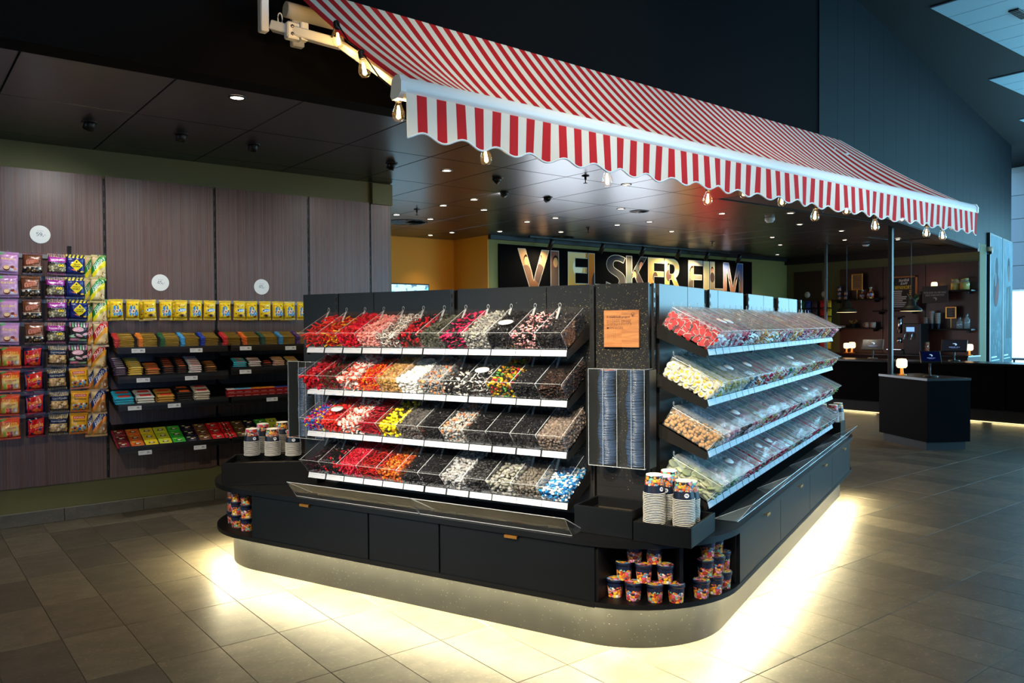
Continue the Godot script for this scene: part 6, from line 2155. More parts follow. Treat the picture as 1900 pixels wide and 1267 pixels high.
	# second and third levels: wrapped bars and packs in stacks
	var lv := [
		[1.545, 1.207, 0.105, "purple and white nut bar", Color("2c1c3a"), Color("d8d0dc"), 4, 6], [1.665, 1.207, 0.115, "yellow nut bar", Color("c8a83a"), Color("e8dca0"), 4, 6], [1.80, 1.207, 0.115, "brown and red wafer bar", Color("9a6a34"), Color("d83a2a"), 3, 4], [1.925, 1.207, 0.105, "black and orange bar", Color("14181a"), Color("d8622a"), 4, 6], [2.035, 1.207, 0.095, "black caramel bar", Color("15151a"), Color("e06a2a"), 4, 6], [2.15, 1.207, 0.11, "white wrapped bar", Color("c8c8c4"), Color("d85a4a"), 4, 6], [2.285, 1.207, 0.11, "bronze nut bar", Color("4a3018"), Color("c88a4a"), 3, 4],
		[2.545, 1.242, 0.12, "aqua wrapped bar", Color("2a98a8"), Color("d86a4a"), 3, 3], [2.68, 1.242, 0.115, "silver white bar", Color("bcbcb4"), Color("c86a74"), 3, 3], [2.80, 1.242, 0.09, "dark orange bar", Color("241814"), Color("d8502a"), 2, 2], [2.91, 1.242, 0.115, "pink and gold bar", Color("b89a8a"), Color("d8a83a"), 3, 3], [3.04, 1.242, 0.11, "golden wrapped bar", Color("a8a060"), Color("c8523a"), 3, 3],
		[1.57, 0.977, 0.15, "aqua family pack", Color("1ca0bc"), Color("d84a3a"), 3, 1], [1.735, 0.977, 0.145, "white family pack", Color("c8ccc4"), Color("d83a34"), 3, 1], [1.895, 0.977, 0.145, "gold family pack", Color("b88a3a"), Color("d83a2a"), 3, 1], [2.05, 0.977, 0.135, "black family pack", Color("1c1814"), Color("d8622a"), 4, 1], [2.2, 0.977, 0.135, "white and red family pack", Color("b8b09c"), Color("c83a3a"), 4, 1]]
	for q in lv:
		var bm := mat("wrap_" + String(q[3]).replace(" ", "_"), q[4], 0.32)
		var bm2 := mat("wrapmark_" + String(q[3]).replace(" ", "_"), q[5], 0.35)
		var big: bool = q[7] == 1
		var dz := 0.085 if big else 0.034
		var th := 0.02 if big else 0.017
		var cnum: int = 2 if big else int(q[7])
		for c in cnum:
			for l in q[6]:
				if c > 0 and l < int(q[6]) - 1: continue
				var p := Vector3(float(q[0]) + rng.randf_range(-0.003, 0.003), float(q[1]) + 0.01 + l * th + c * (0.028 if big else 0.0145), -7.235 - c * dz)
				var t := thing("wrapped_bar", "%s, %s layer of its stack, %s row on the middle shelves" % [q[3], ["bottom", "second", "third", "fourth"][l], ["front", "second", "third", "fourth", "fifth", "back"][c]], "chocolate bar", Transform3D(Basis(Vector3.UP, rng.randf_range(-0.05, 0.05)) * Basis(Vector3.RIGHT, 0.33), p), "wrapped bars on the middle shelves")
				mi("wrapper", bxm("wbar%d%s" % [int(float(q[2]) * 1000), big], Vector3(float(q[2]) - 0.018, th - 0.002, dz - 0.004), 0.005), bm, t)
				mi("crimped_ends", bxm("wend%d%s" % [int(float(q[2]) * 1000), big], Vector3(float(q[2]), 0.003, dz - 0.006), 0.001), bm, t)
				mi("wordmark", bxm("wmark%d%s" % [int(float(q[2]) * 1000), big], Vector3(float(q[2]) * 0.62, 0.0012, (dz - 0.004) * 0.5), 0.0), bm2, t, T(0.004, (th - 0.002) / 2, 0.002))
	# red boxes in the right bay
	for k in 9:
		var cc: Color = [Color("d8d4cc"), Color("5ab0d0"), Color("5ab0d0"), Color("d8861c"), Color("d8861c"), Color("d88a2a"), Color("1c3a8a"), Color("1c3a8a"), Color("2a2a6a")][k]
		for l in 2:
			var t := thing("small_carton", "small red carton with %s top, %s from left, %s one, third shelf level" % [["white", "pale blue", "pale blue", "orange", "orange", "orange", "dark blue", "dark blue", "violet"][k], ORD[k], ["under", "upper"][l]], "carton", Transform3D(Basis(Vector3.RIGHT, 0.2), Vector3(2.42 + k * 0.075 + 0.035, 0.998 + l * 0.034, -7.235)), "red cartons on the third level")
			mi("box", bxm("carton", Vector3(0.071, 0.032, 0.06), 0.001), mat("carton_red", Color(0.60, 0.07, 0.09), 0.4), t)
			mi("printed_band", bxm("cartonband", Vector3(0.0715, 0.002, 0.052)), mat("carton_top_%d" % k, cc, 0.4), t, T(0, 0.0155, -0.002))
			mi("white_line", bxm("cartonline", Vector3(0.05, 0.004, 0.0602)), mat("carton_white", Color(0.8, 0.75, 0.72), 0.5), t, T(0, -0.006, 0))
	# lowest level: square chocolate tablets laid in three rows
	var sq := [["maroon", Color("7a1424")], ["orange", Color("d8641c")], ["yellow", Color("e8cc1c")], ["lime", Color("c8d02a")], ["green", Color("2ca82c")], ["navy", Color("0c1024")], ["brown", Color("6a3c24")], ["red", Color("c8141c")], ["red", Color("c8141c")], ["walnut", Color("5a3a1c")], ["navy", Color("101428")], ["green", Color("1c6a24")], ["lime", Color("a8a828")]]
	for k in sq.size():
		var key := "tablet_" + String(sq[k][0])
		var im := canvas(64, 48, sq[k][1])
		rct(im, 6, 5, 20, 8, Color("8ab03a"))
		rct(im, 8, 7, 14, 3, Color("d8e4b0"))
		ell(im, 34, 26, 16, 9, (sq[k][1] as Color).darkened(0.5), 0.2)
		rct(im, 24, 19, 16, 11, Color("e8e4dc"))
		ell(im, 46, 20, 7, 5, Color("c89a6a"))
		ell(im, 20, 30, 6, 4, Color("4a2a18"))
		rct(im, 14, 40, 34, 3, (sq[k][1] as Color).lightened(0.5))
		var m := tex_mat(key, im, 0.3)
		for r in 3:
			var p := Vector3(1.56 + k * 0.1115, 0.628 + r * 0.041, -7.235 - r * 0.083)
			var t := thing("chocolate_tablet", "square %s chocolate tablet, %s from left, %s row of the lowest shelf" % [sq[k][0], ORD[k], ["front", "middle", "back"][r]], "chocolate", Transform3D(Basis(Vector3.RIGHT, 0.46), p), "square chocolates on the lowest shelf")
			mi("wrapper", bxm("tablet", Vector3(0.104, 0.012, 0.086), 0.004), mat("tabletwrap_" + String(sq[k][0]), sq[k][1], 0.3), t)
			if not meshes.has("tabletface"):
				st = mb()
				quad(st, Vector3(-0.047, 0.0064, 0.039), Vector3(0.047, 0.0064, 0.039), Vector3(0.047, 0.0064, -0.039), Vector3(-0.047, 0.0064, -0.039))
				meshes["tabletface"] = done(st)
			mi("print", meshes["tabletface"], m, t)

func wall_shelf(x0: float, w: float, y: float, steep: bool, where: String) -> void:
	var t := thing("wall_shelf", "black tilted metal shelf on the veneer wall, " + where, "shelf", T(x0 + w / 2, y, -7.2), "tilted shelves on the veneer wall")
	var rise := 0.155 if steep else 0.11
	var m := mat("shelf_metal", Color(0.028, 0.028, 0.032), 0.4)
	var st := mb()
	side_prism(st, PackedVector2Array([Vector2(0.0, 0.0), Vector2(-0.345, rise), Vector2(-0.345, rise - 0.008), Vector2(0.0, -0.008)]), -w / 2, w / 2)
	obj("tray", st, m, t)
	st = mb()
	box(st, Vector3(0, -0.025, 0.003), Vector3(w, 0.055, 0.004), 0.001)
	obj("front_lip", st, m, t)
	for s in [-1, 1]:
		st = mb()
		side_prism(st, PackedVector2Array([Vector2(0.0, 0.012), Vector2(-0.345, rise + 0.03), Vector2(-0.345, rise - 0.09), Vector2(0.0, -0.05)]), s * w / 2 - 0.002, s * w / 2 + 0.002)
		obj("bracket", st, m, t)
	st = mb()
	quad(st, Vector3(-w / 2, -0.02, 0.008), Vector3(w / 2, -0.02, 0.008), Vector3(w / 2, 0.028, 0.008), Vector3(-w / 2, 0.028, 0.008))
	obj("clear_riser", st, clear_mat(), t)

# ---------------------------------------------------------------- the bar at the far end
func build_bar() -> void:
	var black: Material = mats["black_laminate"]
	var matt: Material = mats["black_laminate_matt"]
	var brass: Material = mats["brass"]
	var st: SurfaceTool
	# counter
	var t := thing("bar_counter", "long black bar counter with a thin light line along its foot", "counter", T(13.85, 0, 0))
	st = mb()
	box(st, Vector3(0.32, 0.56, -7.05), Vector3(0.62, 0.70, 3.9), 0.003)
	box(st, Vector3(0.32, 0.56, -2.6), Vector3(0.62, 0.70, 4.96), 0.003)
	obj("body", st, mat("bar_front_black", Color(0.012, 0.012, 0.015), 0.8, 0.0, 0.15), t)
	st = mb()
	box(st, Vector3(0.34, 0.1, -4.6), Vector3(0.5, 0.2, 8.9))
	obj("plinth", st, matt, t)
	st = mb()
	box(st, Vector3(0.30, 0.93, -4.6), Vector3(0.68, 0.035, 9.0), 0.003)
	obj("worktop", st, mat("worktop_black", Color(0.02, 0.02, 0.023), 0.25, 0.0, 0.35), t)
	st = mb()
	box(st, Vector3(0.075, 0.006, -4.6), Vector3(0.014, 0.010, 8.8), 0.001)
	obj("light_line", st, glow_mat("bar_light_line", Color(1.0, 0.9, 0.62), 2.2), t)
	for k in 5: area("bar_foot_light", Vector3(13.9, 0.03, -8.0 + k * 1.75), Vector3(-1, 0.25, 0), Vector2(1.6, 0.02), Color(1.0, 0.9, 0.62), 0.2)
	# back counter
	t = thing("back_counter", "low dark back counter along the red veneer wall of the bar", "counter", T(16.4, 0, -8.06))
	st = mb()
	box(st, Vector3(0, 0.47, 0), Vector3(0.52, 0.94, 2.95), 0.003)
	obj("body", st, matt, t)
	st = mb()
	box(st, Vector3(-0.01, 0.955, 0), Vector3(0.56, 0.03, 3.0), 0.003)
	obj("worktop", st, mats["worktop_black"], t)
	# podium with the till
	var P := [Vector2(10.756, -5.467), Vector2(10.284, -4.677), Vector2(10.724, -4.399), Vector2(11.196, -5.189)]
	var mid := Vector2(10.74, -4.933)
	var grow := func(f: float) -> PackedVector2Array:
		var o := PackedVector2Array()
		for q in P: o.append(mid + (q - mid) + (q - mid).normalized() * f)
		return o
	t = thing("till_podium", "free-standing black till podium in front of the bar", "podium")
	st = mb()
	prism(st, grow.call(0.0), 0.0, 0.11)
	obj("plinth", st, matt, t)
	st = mb()
	prism(st, grow.call(0.06), 0.105, 0.875)
	obj("body", st, mat("podium_blue_black", Color(0.012, 0.016, 0.024), 0.75, 0.0, 0.15), t)
	st = mb()
	prism(st, grow.call(0.07), 0.875, 0.905)
	obj("top_board", st, mats["worktop_black"], t)
	# wall shelves
	var sh := func(z0: float, z1: float, y: float, where: String) -> void:
		var s := thing("bar_shelf", "thin black shelf on the red veneer wall, " + where, "shelf", T(16.57, y, (z0 + z1) / 2))
		var q := mb()
		box(q, Vector3(0, -0.02, 0), Vector3(0.24, 0.03, z1 - z0), 0.002)
		obj("board", q, matt, s)
		for e in [z0 + 0.1, z1 - 0.1]:
			q = mb()
			box(q, Vector3(0.03, -0.06, e - (z0 + z1) / 2), Vector3(0.16, 0.05, 0.02), 0.002)
			obj("bracket", q, matt, s)
	sh.call(-9.54, -8.5, 2.13, "upper left, under the tub stacks")
	sh.call(-9.54, -8.52, 1.51, "lower left, carrying the mugs")
	sh.call(-8.6, -7.7, 1.875, "middle, under the menu board")
	sh.call(-7.62, -6.65, 2.24, "upper right, carrying the yellow jars")
	sh.call(-7.62, -6.65, 1.483, "lower right, carrying the cup stacks")
	# menu board
	var im := canvas(192, 256, Color(0.03, 0.03, 0.035))
	txt(im, "Nordisk", 60, 14, 80, 22, Color(0.9, 0.9, 0.88), -0.05, true, true, 0.3)
	txt(im, "Kafé", 74, 40, 52, 20, Color(0.9, 0.9, 0.88), -0.05, true, true, 0.3)
	txt(im, "MENUKORT", 30, 68, 124, 28, Color(0.92, 0.78, 0.16))
	for k in 9:
		rct(im, 22, 106 + k * 15, rng.randi_range(58, 104), 9, Color(0.74, 0.74, 0.72))
		rct(im, 140, 104 + k * 15, 16, 10, Color(0.85, 0.7, 0.15))
	framed(Transform3D(Basis(Vector3.UP, -PI / 2), Vector3(16.66, 2.215, -8.05)), 0.52, 0.68, "menu_board", "black menu board in an oak frame on the middle shelf", "menu board", im, mat("oak", Color(0.55, 0.34, 0.14), 0.5), 0.035)
	# payment sign
	im = canvas(192, 128, Color(0.17, 0.155, 0.145))
	txt(im, "HER KAN DU BETALE", 14, 42, 164, 14, Color(0.62, 0.6, 0.57))
	txt(im, "MED KONTANTER", 26, 62, 138, 14, Color(0.62, 0.6, 0.57))
	moon(im, 96, 98, 15, Color(0.62, 0.6, 0.57), Color(0.17, 0.155, 0.145))
	t = thing("payment_sign", "dark brown sign reading HER KAN DU BETALE MED KONTANTER on the bar wall", "sign", Transform3D(Basis(Vector3.UP, -PI / 2), Vector3(16.4, 2.16, -7.30)))
	st = mb()
	box(st, Vector3.ZERO, Vector3(0.50, 0.335, 0.012), 0.002)
	obj("board", st, mat("sign_brown", Color(0.17, 0.155, 0.145), 0.6), t)
	st = mb()
	quad(st, Vector3(-0.248, -0.166, 0.0065), Vector3(0.248, -0.166, 0.0065), Vector3(0.248, 0.166, 0.0065), Vector3(-0.248, 0.166, 0.0065))
	obj("print", st, tex_mat("pay_print", im, 0.6), t)
	st = mb()
	for s in [-0.2, 0.2]: tube(st, [Vector3(s, 0.165, 0), Vector3(s, 0.95, 0)], 0.0015, 4)
	obj("wires", st, mats["spot_black"], t)
	# brass stands with cards
	for q in [[-8.99, 2.115, 0.23, 0.33, 0.21, "left, beside the tub stack", Color(0.55, 0.40, 0.20)], [-7.06, 1.483, 0.18, 0.21, 0.21, "right, beside the cup stacks", Color(0.06, 0.055, 0.055)]]:
		t = thing("card_stand", "brass stand holding a framed card, upper shelf " + String(q[5]) if q[0] < -8 else "brass stand holding a dark framed card on the lower right shelf", "card stand", Transform3D(Basis(Vector3.UP, -PI / 2), Vector3(16.54, q[1], q[0])))
		st = mb()
		lathe(st, [Vector2(0.0, 0.012), Vector2(0.03, 0.01), Vector2(0.04, 0.0)], 14)
		tube(st, [Vector3(0, 0.0, 0), Vector3(0, q[4], 0)], 0.008, 8)
		obj("stem", st, brass, t)
		st = mb()
		var w: float = q[2]
		var h: float = q[3]
		for e in [[0, 0, w, 0.022], [0, h, w, 0.022]]: box(st, Vector3(0, float(q[4]) + e[1], 0), Vector3(e[2], e[3], 0.02), 0.003)
		for e in [-w / 2, w / 2]: box(st, Vector3(e, float(q[4]) + h / 2, 0), Vector3(0.022, h + 0.022, 0.02), 0.003)
		obj("frame", st, brass, t)
		var ci := canvas(48, 64, q[6])
		for k in 6: rct(ci, 8, 8 + k * 8, rng.randi_range(14, 32), 2, (q[6] as Color).lightened(0.35) if q[6].v < 0.2 else Color(0.3, 0.24, 0.16))
		st = mb()
		quad(st, Vector3(-w / 2, float(q[4]), 0.004), Vector3(w / 2, float(q[4]), 0.004), Vector3(w / 2, float(q[4]) + h, 0.004), Vector3(-w / 2, float(q[4]) + h, 0.004))
		obj("card", st, tex_mat("stand_card_%d" % int(-float(q[0]) * 10), ci, 0.5), t)
	# tubs and bags of sweets on the upper left shelf
	for q in [[-9.40, 0], [-9.40, 1], [-9.40, 2], [-9.26, 0], [-9.25, 1]]:
		t = thing("sweet_tub", "sweet tub on the bar's upper left shelf, %s, %s up" % ["tall left stack" if q[0] < -9.3 else "shorter right stack", ORD[q[1]]], "tub", T(16.55, 2.126 + 0.0945 * q[1], q[0]), "sweet tubs on the bar shelf")
		mi("body", meshes["tub"], mats["tub_print"], t)
		var l := mi("lid", meshes["tub_lid"], mats["tub_navy"], t)
		mi("printed_disc", meshes["tub_disc"], mats["tub_lid_print"], l)
	for q in [[-8.87, 0.19, 0.06], [-8.69, 0.24, 0.075]]:
		t = thing("gift_bag", "knotted clear bag of mixed sweets on the upper left shelf, the %s one" % ("smaller" if q[1] < 0.2 else "larger"), "gift bag", T(16.54, 2.126, q[0]))
		st = mb()
		lathe(st, [Vector2(q[2] * 0.8, 0), Vector2(q[2], q[1] * 0.25), Vector2(q[2] * 0.8, q[1] * 0.55), Vector2(q[2] * 0.25, q[1] * 0.72), Vector2(q[2] * 0.5, q[1])], 12)
		var gi := canvas(64, 64, Color(0.25, 0.18, 0.12))
		candy_blobs(gi, 0, 0, 64, 64, 110, 6.0)
		obj("bag", st, tex_mat("gift_print", gi, 0.25), t)
		st = mb()
		lathe(st, [Vector2(q[2] * 0.28, q[1] * 0.70), Vector2(q[2] * 0.32, q[1] * 0.73), Vector2(q[2] * 0.26, q[1] * 0.76)], 10)
		obj("ribbon", st, brass, t)
	# mugs, plates, brass pan
	for k in 2:
		t = thing("mug", "cream mug on the lower left shelf, %s" % ["handle outwards at the left", "at the right of the pair"][k], "mug", T(16.54, 1.506, -8.76 + 0.125 * k))
		st = mb()
		lathe(st, [Vector2(0.042, 0), Vector2(0.055, 0.02), Vector2(0.056, 0.115), Vector2(0.05, 0.115), Vector2(0.048, 0.02), Vector2(0, 0.012)], 16)
		obj("cup", st, mat("cream_china", Color(0.78, 0.68, 0.6), 0.35), t)
		st = mb()
		var pts := []
		for j in 9: pts.append(Vector3(0, 0.06 + 0.038 * sin(PI * j / 8 - PI / 2) , -0.055 - 0.034 * cos(PI * j / 8 - PI / 2)))
		tube(st, pts, 0.007, 6)
		obj("handle", st, mats["cream_china"], t)
	for k in 3:
		t = thing("plate", "cream plate in the short stack on the lower left shelf, %s from the bottom" % ORD[k], "plate", T(16.55, 1.5065 + k * 0.014, -9.35), "stacked plates on the bar shelf")
		st = mb()
		lathe(st, [Vector2(0, 0.004), Vector2(0.06, 0.004), Vector2(0.105, 0.016), Vector2(0.108, 0.014), Vector2(0.065, 0.0), Vector2(0, 0.0)], 20)
		obj("dish", st, mats["cream_china"], t)
	t = thing("flower_pot", "small dark pot with a yellow sprig beside the plates", "plant", T(16.55, 1.506, -9.08))
	st = mb()
	lathe(st, [Vector2(0.05, 0), Vector2(0.065, 0.08), Vector2(0.06, 0.085), Vector2(0, 0.075)], 14)
	obj("pot", st, matt, t)
	st = mb()
	for k in 9:
		var a := k * 2.4
		tube(st, [Vector3(0, 0.07, 0), Vector3(0.05 * cos(a), 0.11 + 0.006 * k, 0.08 * sin(a))], 0.004, 4)
		lathe(st, [Vector2(0, 0.014), Vector2(0.014, 0), Vector2(0, -0.014)], 6, T(0.05 * cos(a), 0.115 + 0.006 * k, 0.08 * sin(a)))
	obj("sprig", st, mat("sprig_yellow", Color(0.6, 0.45, 0.1), 0.5), t)
	# jars, cups, glass bottles on the right
	for q in [[-6.985, 0.20, 0.078], [-6.81, 0.205, 0.088]]:
		t = thing("storage_jar", "glass jar of yellow sweets on the upper right shelf, the %s one" % ("left" if q[0] < -6.9 else "right, wider"), "jar", T(16.55, 2.236, q[0]))
		st = mb()
		lathe(st, [Vector2(0, 0), Vector2(q[2], 0.004), Vector2(q[2], q[1] * 0.72), Vector2(q[2] * 0.78, q[1] * 0.86), Vector2(q[2] * 0.8, q[1])], 16)
		obj("glass", st, pane_mat("jar_glass", Color(0.9, 0.9, 0.7), 0.1), t)
		st = mb()
		lathe(st, [Vector2(0, 0.006), Vector2(q[2] * 0.94, 0.008), Vector2(q[2] * 0.94, q[1] * 0.66), Vector2(0, q[1] * 0.72)], 14)
		obj("sweets", st, mat("jar_yellow", Color(0.66, 0.56, 0.16), 0.6), t)
		st = mb()
		lathe(st, [Vector2(q[2] * 0.82, q[1] * 0.98), Vector2(q[2] * 0.82, q[1] * 1.1), Vector2(0, q[1] * 1.12)], 16)
		obj("lid", st, mat("jar_lid", Color(0.6, 0.52, 0.25), 0.35, 0.4), t)
	var cs := [[-7.535, 7, 0.062, "shortest left stack"], [-7.425, 14, 0.06, "tall middle stack"], [-7.31, 12, 0.058, "right stack"]]
	for q in cs:
		for k in q[1]:
			t = thing("coffee_cup", "stacked paper coffee cup on the lower right shelf, %s, %s from the bottom" % [q[3], ORD[k]], "cup", T(16.55, 1.484 + k * 0.018, q[0]), "coffee cups on the bar shelf")
			st = mb()
			if not meshes.has("coffee_cup"):
				lathe(st, [Vector2(0.034, 0.0), Vector2(0.045, 0.11)], 14)
				meshes["coffee_cup"] = done(st)
				st = mb()
				lathe(st, [Vector2(0.0445, 0.106), Vector2(0.0475, 0.108), Vector2(0.0475, 0.112), Vector2(0.044, 0.112)], 14)
				meshes["coffee_rim"] = done(st)
			mi("wall", meshes["coffee_cup"], mats["tub_navy"], t)
			mi("rim", meshes["coffee_rim"], mats["cup_white"], t)
	for q in [[-6.9, 0.19, 0.055, "squat"], [-6.765, 0.26, 0.05, "tall"]]:
		t = thing("glass_bottle", "%s clear glass bottle at the end of the lower right shelf" % q[3], "bottle", T(16.55, 1.484, q[0]))
		st = mb()
		lathe(st, [Vector2(0, 0.003), Vector2(q[2], 0.0), Vector2(q[2], q[1] * 0.7), Vector2(q[2] * 0.4, q[1] * 0.85), Vector2(q[2] * 0.42, q[1])], 14)
		obj("glass", st, pane_mat("bottle_glass", Color(0.75, 0.82, 0.82), 0.18), t)
		st = mb()
		lathe(st, [Vector2(q[2] * 0.45, q[1]), Vector2(q[2] * 0.45, q[1] + 0.03), Vector2(0, q[1] + 0.034)], 10)
		obj("stopper", st, mats["bolt_steel"], t)
	# plant in a dark pot
	t = thing("potted_plant", "leafy green plant in a dark pot on the middle shelf", "plant", T(16.5, 1.877, -7.76))
	st = mb()
	lathe(st, [Vector2(0.06, 0), Vector2(0.085, 0.14), Vector2(0.075, 0.14), Vector2(0, 0.12)], 14)
	obj("pot", st, matt, t)
	for k in 26:
		st = mb()
		var a := rng.randf() * TAU
		var r := rng.randf_range(0.05, 0.16)
		var y := rng.randf_range(0.16, 0.36)
		var tip := Vector3(cos(a) * r * 0.7, y, sin(a) * r)
		var side := Vector3(-sin(a), 0.2, cos(a)) * 0.035
		var base := Vector3(cos(a) * 0.02, 0.12, sin(a) * 0.02)
		var m2 := base.lerp(tip, 0.6) + Vector3(0, 0.03, 0)
		quad(st, base, m2 - side, tip, m2 + side)
		quad(st, base + Vector3(0, -0.002, 0), m2 + side + Vector3(0, -0.002, 0), tip, m2 - side + Vector3(0, -0.002, 0))
		obj("leaf", st, mat("leaf_%d" % (k % 2), [Color(0.2, 0.3, 0.14), Color(0.45, 0.52, 0.38)][k % 2], 0.5), t)
	# green pendants
	for q in [[14.5, -8.09, 1.812], [14.5, -6.87, 1.812]]:
		t = thing("pendant_lamp", "dark green metal pendant lamp over the bar, the %s one" % ("left" if q[1] < -7.5 else "right"), "lamp", T(q[0], q[2], q[1]))
		st = mb()
		lathe(st, [Vector2(0.188, 0.0), Vector2(0.186, 0.014), Vector2(0.165, 0.05), Vector2(0.12, 0.085), Vector2(0.085, 0.10), Vector2(0.07, 0.2), Vector2(0.03, 0.24), Vector2(0.0, 0.245)], 24)
		lathe(st, [Vector2(0.0, 0.19), Vector2(0.06, 0.18), Vector2(0.08, 0.095), Vector2(0.115, 0.08), Vector2(0.16, 0.046), Vector2(0.184, 0.0)], 24)
		obj("shade", st, mat("shade_green", Color(0.035, 0.05, 0.025), 0.55, 0.0, 0.25), t)
		st = mb()
		lathe(st, [Vector2(0.178, 0.006), Vector2(0.178, 0.0), Vector2(0.0, -0.004)], 24)
		obj("diffuser", st, glow_mat("pendant_lamp_glow", Color(1.0, 0.86, 0.62), 3.0), t)
		st = mb()
		tube(st, [Vector3(0, 0.24, 0), Vector3(0, 3.12 - q[2], 0)], 0.006, 6)
		obj("cord", st, mats["spot_black"], t)
		spot(t, Vector3(q[0], q[2] - 0.01, q[1]), Vector3(q[0], 0, q[1] + 0.001), Color(1.0, 0.88, 0.70), 1.6, 75.0, 0.1)
	st = mb()
	box(st, Vector3(14.5, 3.09, -7.5), Vector3(0.04, 0.03, 2.4), 0.003)
	tag(obj("pendant_track", st, mats["spot_black"]), "black ceiling track from which the two green pendants hang", "track")
	# little glowing table lamps
	for q in [[16.35, 0.972, -9.12, 0.95, "globe one at the left end of the back counter"], [16.3, 0.972, -8.97, 1.05, "taller one beside the globe at the left end"], [16.3, 0.972, -6.62, 1.0, "one at the right end of the back counter"], [16.5, 2.227, -7.36, 0.85, "one above the payment sign"], [10.72, 0.906, -5.2, 1.0, "lantern on the till podium"]]:
		table_lamp(Vector3(q[0], q[1], q[2]), q[3], q[4])
	# coffee machine, till screens, red jar
	t = thing("coffee_machine", "tall black coffee machine with a lit panel behind the bar", "coffee machine", T(16.3, 0.972, -7.75))
	st = mb()
	box(st, Vector3(0, 0.31, 0.13), Vector3(0.36, 0.62, 0.34), 0.01)
	box(st, Vector3(-0.02, 0.04, -0.2), Vector3(0.4, 0.08, 0.34), 0.008)
	obj("body", st, black, t)
	st = mb()
	box(st, Vector3(-0.183, 0.50, 0.1), Vector3(0.006, 0.09, 0.16), 0.001)
	obj("screen", st, glow_mat("coffee_screen", Color(0.55, 0.75, 1.0), 0.9), t)
	st = mb()
	lathe(st, [Vector2(0, 0), Vector2(0.05, 0.0), Vector2(0.045, 0.32), Vector2(0, 0.34)], 14, T(-0.06, 0.42, -0.17))
	lathe(st, [Vector2(0.0, 0.0), Vector2(0.06, 0.01), Vector2(0.05, 0.1), Vector2(0, 0.12)], 14, T(-0.14, 0.22, -0.14))
	obj("chrome_grinder", st, mat("chrome", Color(0.75, 0.76, 0.77), 0.15, 1.0), t)
	st = mb()
	box(st, Vector3(-0.08, 0.76, -0.17), Vector3(0.16, 0.03, 0.16), 0.004)
	obj("hopper_lid", st, black, t)
	st = mb()
	box(st, Vector3(-0.1, 0.095, -0.2), Vector3(0.3, 0.014, 0.3), 0.003)
	for e in [0.02, 0.16]: tube(st, [Vector3(-0.18, 0.42, e), Vector3(-0.25, 0.4, e), Vector3(-0.24, 0.3, e - 0.02)], 0.009, 6)
	obj("steel_trim", st, mats["chrome"], t)
	t = thing("sweet_jar", "tall jar of red wrapped sweets beside the coffee machine", "jar", T(16.3, 0.972, -7.42))
	st = mb()
	lathe(st, [Vector2(0, 0.0), Vector2(0.06, 0.005), Vector2(0.06, 0.24), Vector2(0.05, 0.25)], 14)
	obj("glass", st, pane_mat("jar_glass", Color(0.9, 0.9, 0.7), 0.1), t)
	st = mb()
	for k in 30: box(st, Vector3(rng.randf_range(-0.032, 0.032), 0.02 + k * 0.007, rng.randf_range(-0.032, 0.032)), Vector3(0.034, 0.026, 0.03), 0.004, Transform3D(Basis(), Vector3.ZERO))
	obj("sweets", st, mat("sweet_red", Color(0.65, 0.08, 0.08), 0.3), t)
	till(Vector3(14.35, 0.95, -7.50), -1.25, 0.34, 0.20, "left till screen on the bar counter showing a white emblem", 1)
	till(Vector3(14.35, 0.95, -6.07), -1.25, 0.36, 0.21, "right till screen on the bar counter showing a white emblem", 1)
	till(Vector3(10.62, 0.905, -4.78), -0.95, 0.21, 0.145, "blue till screen on a stem on the podium", 2)
	# packets hanging beyond the bar wall edge, with two round stickers
	for c in 5:
		var col: Color = [Color("1c5a3a"), Color("1c3a9a"), Color("2a1c2c"), Color("b81c24"), Color("d8b81c")][c]
		for r in 6:
			var X := Transform3D(Basis(Vector3.UP, -PI / 2 + rng.randf_range(-0.1, 0.1)), Vector3(16.55, 1.955 - r * 0.185, [-10.31, -10.16, -10.0, -9.8, -9.66][c]))
			t = thing("snack_bag", "%s packet hanging on the far wall beyond the kiosk, %s row" % [["green", "blue", "dark striped", "red", "yellow"][c], ORD[r]], "snack bag", X, "packets on the far veneer panel")
			mi("pouch", meshes["bagproto_lilac0"], mat("far_bag_%d" % c, col, 0.35), t)
			mi("top_seal", meshes["bagproto_lilac1"], mats["far_bag_%d" % c], t)
	for k in 2:
		t = thing("price_sticker", "small round white price sticker on the far veneer panel, %s" % ["left of the thin post", "behind the thin post"][k], "sticker", T(16.67, 2.26, -10.25 + 0.42 * k))
		st = mb()
		lathe(st, [Vector2(0.07, 0), Vector2(0.07, 0.003), Vector2(0, 0.003)], 20, Transform3D(Basis(Vector3.BACK, PI / 2), Vector3.ZERO))
		obj("disc", st, mats["sticker_white"], t)

func moon(im: Image, x: float, y: float, r: float, c: Color, bg: Color) -> void:
	# the crescent, wing-like emblem shown on the screens
	ell(im, x, y, r, r * 0.85, c)
	ell(im, x - r * 0.55, y + r * 0.35, r * 0.85, r * 0.75, bg)
	poly(im, PackedVector2Array([Vector2(x - r * 1.2, y - r * 0.8), Vector2(x + r * 0.2, y - r * 0.85), Vector2(x - r * 0.1, y - r * 0.3)]), c)

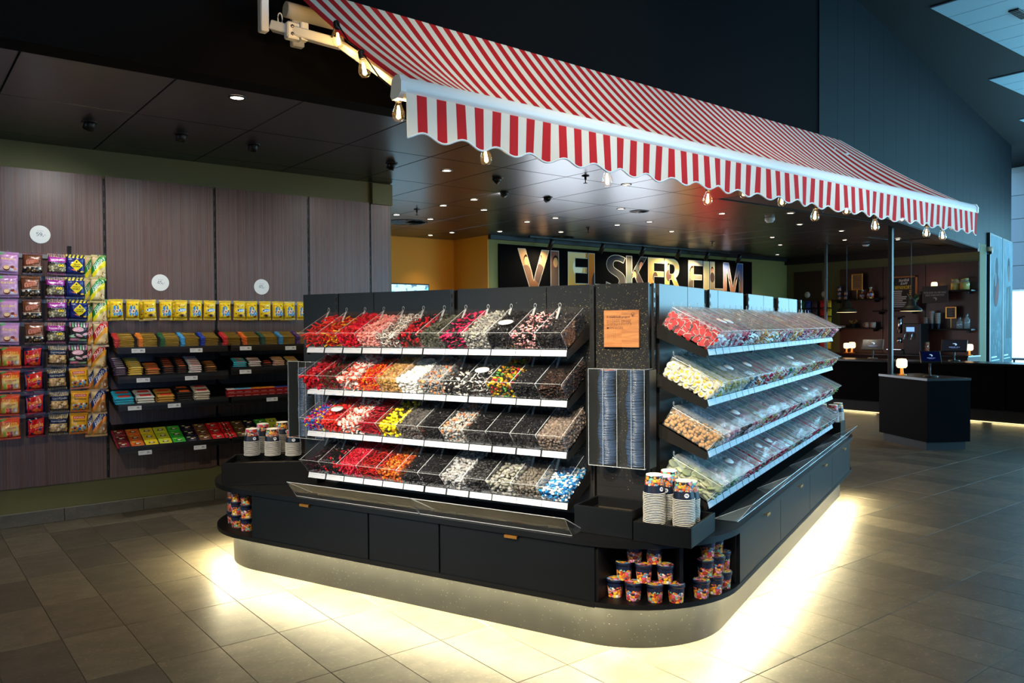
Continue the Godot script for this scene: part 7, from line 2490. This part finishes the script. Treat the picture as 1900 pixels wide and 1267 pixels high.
func framed(xf: Transform3D, w: float, h: float, called: String, label: String, category: String, im: Image, fm: Material, fw: float) -> void:
	var t := thing(called, label, category, xf)
	var st := mb()
	for e in [-h / 2, h / 2]: box(st, Vector3(0, e, 0), Vector3(w + fw, fw, 0.025), 0.003)
	for e in [-w / 2, w / 2]: box(st, Vector3(e, 0, 0), Vector3(fw, h + fw, 0.025), 0.003)
	obj("frame", st, fm, t)
	st = mb()
	quad(st, Vector3(-w / 2, -h / 2, 0), Vector3(w / 2, -h / 2, 0), Vector3(w / 2, h / 2, 0), Vector3(-w / 2, h / 2, 0))
	obj("print", st, tex_mat(called + "_print", im, 0.6), t)
	st = mb()
	box(st, Vector3(0, 0, -0.008), Vector3(w, h, 0.01))
	obj("backing", st, mats["black_laminate_matt"], t)

func table_lamp(at: Vector3, s: float, which: String) -> void:
	var t := thing("table_lamp", "small glowing white table lamp, the " + which, "lamp", Transform3D(Basis.from_scale(Vector3(s, s, s)), at))
	var st := mb()
	lathe(st, [Vector2(0.06, 0), Vector2(0.058, 0.008), Vector2(0.025, 0.014), Vector2(0.018, 0.09), Vector2(0.0, 0.09)], 16)
	obj("base", st, mats["brass"], t)
	st = mb()
	lathe(st, [Vector2(0.0, 0.09), Vector2(0.05, 0.095), Vector2(0.068, 0.12), Vector2(0.066, 0.19), Vector2(0.052, 0.215), Vector2(0, 0.22)], 18)
	obj("shade", st, glow_mat("table_lamp_glow", Color(1.0, 0.82, 0.6), 2.6), t)
	var l := OmniLight3D.new()
	l.name = "lamp_light"
	t.add_child(l)
	l.light_color = Color(1.0, 0.80, 0.60)
	l.light_energy = 0.12
	l.light_size = 0.06
	l.omni_range = 10.0
	l.omni_attenuation = 2.0
	l.shadow_enabled = true
	l.position = Vector3(0, 0.15, 0)

func till(at: Vector3, turn: float, w: float, h: float, label: String, kind: int) -> void:
	var t := thing("till_screen", label, "screen", Transform3D(Basis(Vector3.UP, turn), at))
	var tilt := Transform3D(Basis(Vector3.RIGHT, -0.62), Vector3(0, 0.26, 0))
	var st := mb()
	lathe(st, [Vector2(0.09, 0), Vector2(0.085, 0.012), Vector2(0.0, 0.014)], 16)
	tube(st, [Vector3(0, 0.01, -0.02), Vector3(0, 0.1, -0.05), Vector3(0, 0.22, -0.02)], 0.014, 8)
	obj("stand", st, mats["spot_black"], t)
	st = mb()
	box(st, Vector3(0, 0, -0.012), Vector3(w + 0.03, h + 0.03, 0.03), 0.004, tilt)
	obj("casing", st, mats["spot_black"], t)
	var key := "till_display_%d" % kind
	if not mats.has(key):
		var bg := Color(0.10, 0.11, 0.14) if kind == 1 else Color(0.01, 0.03, 0.16)
		var im := canvas(96, 64, bg)
		moon(im, 50, 26, 9, Color(0.7, 0.85, 1.0), bg)
		txt(im, "NORDISK FILM", 28, 40, 42, 5, Color(0.55, 0.7, 0.95))
		txt(im, "BIOGRAFER", 36, 47, 26, 3, Color(0.4, 0.5, 0.75))
		var m := mat(key, Color(0.02, 0.02, 0.025), 0.15)
		m.emission_enabled = true
		m.emission = Color.WHITE
		m.emission_operator = BaseMaterial3D.EMISSION_OP_MULTIPLY
		m.emission_texture = ImageTexture.create_from_image(im)
		m.emission_energy_multiplier = 1.0
	st = mb()
	quad(st, Vector3(-w / 2, -h / 2, 0.004), Vector3(w / 2, -h / 2, 0.004), Vector3(w / 2, h / 2, 0.004), Vector3(-w / 2, h / 2, 0.004))
	obj("display", st, mats[key], t, tilt)
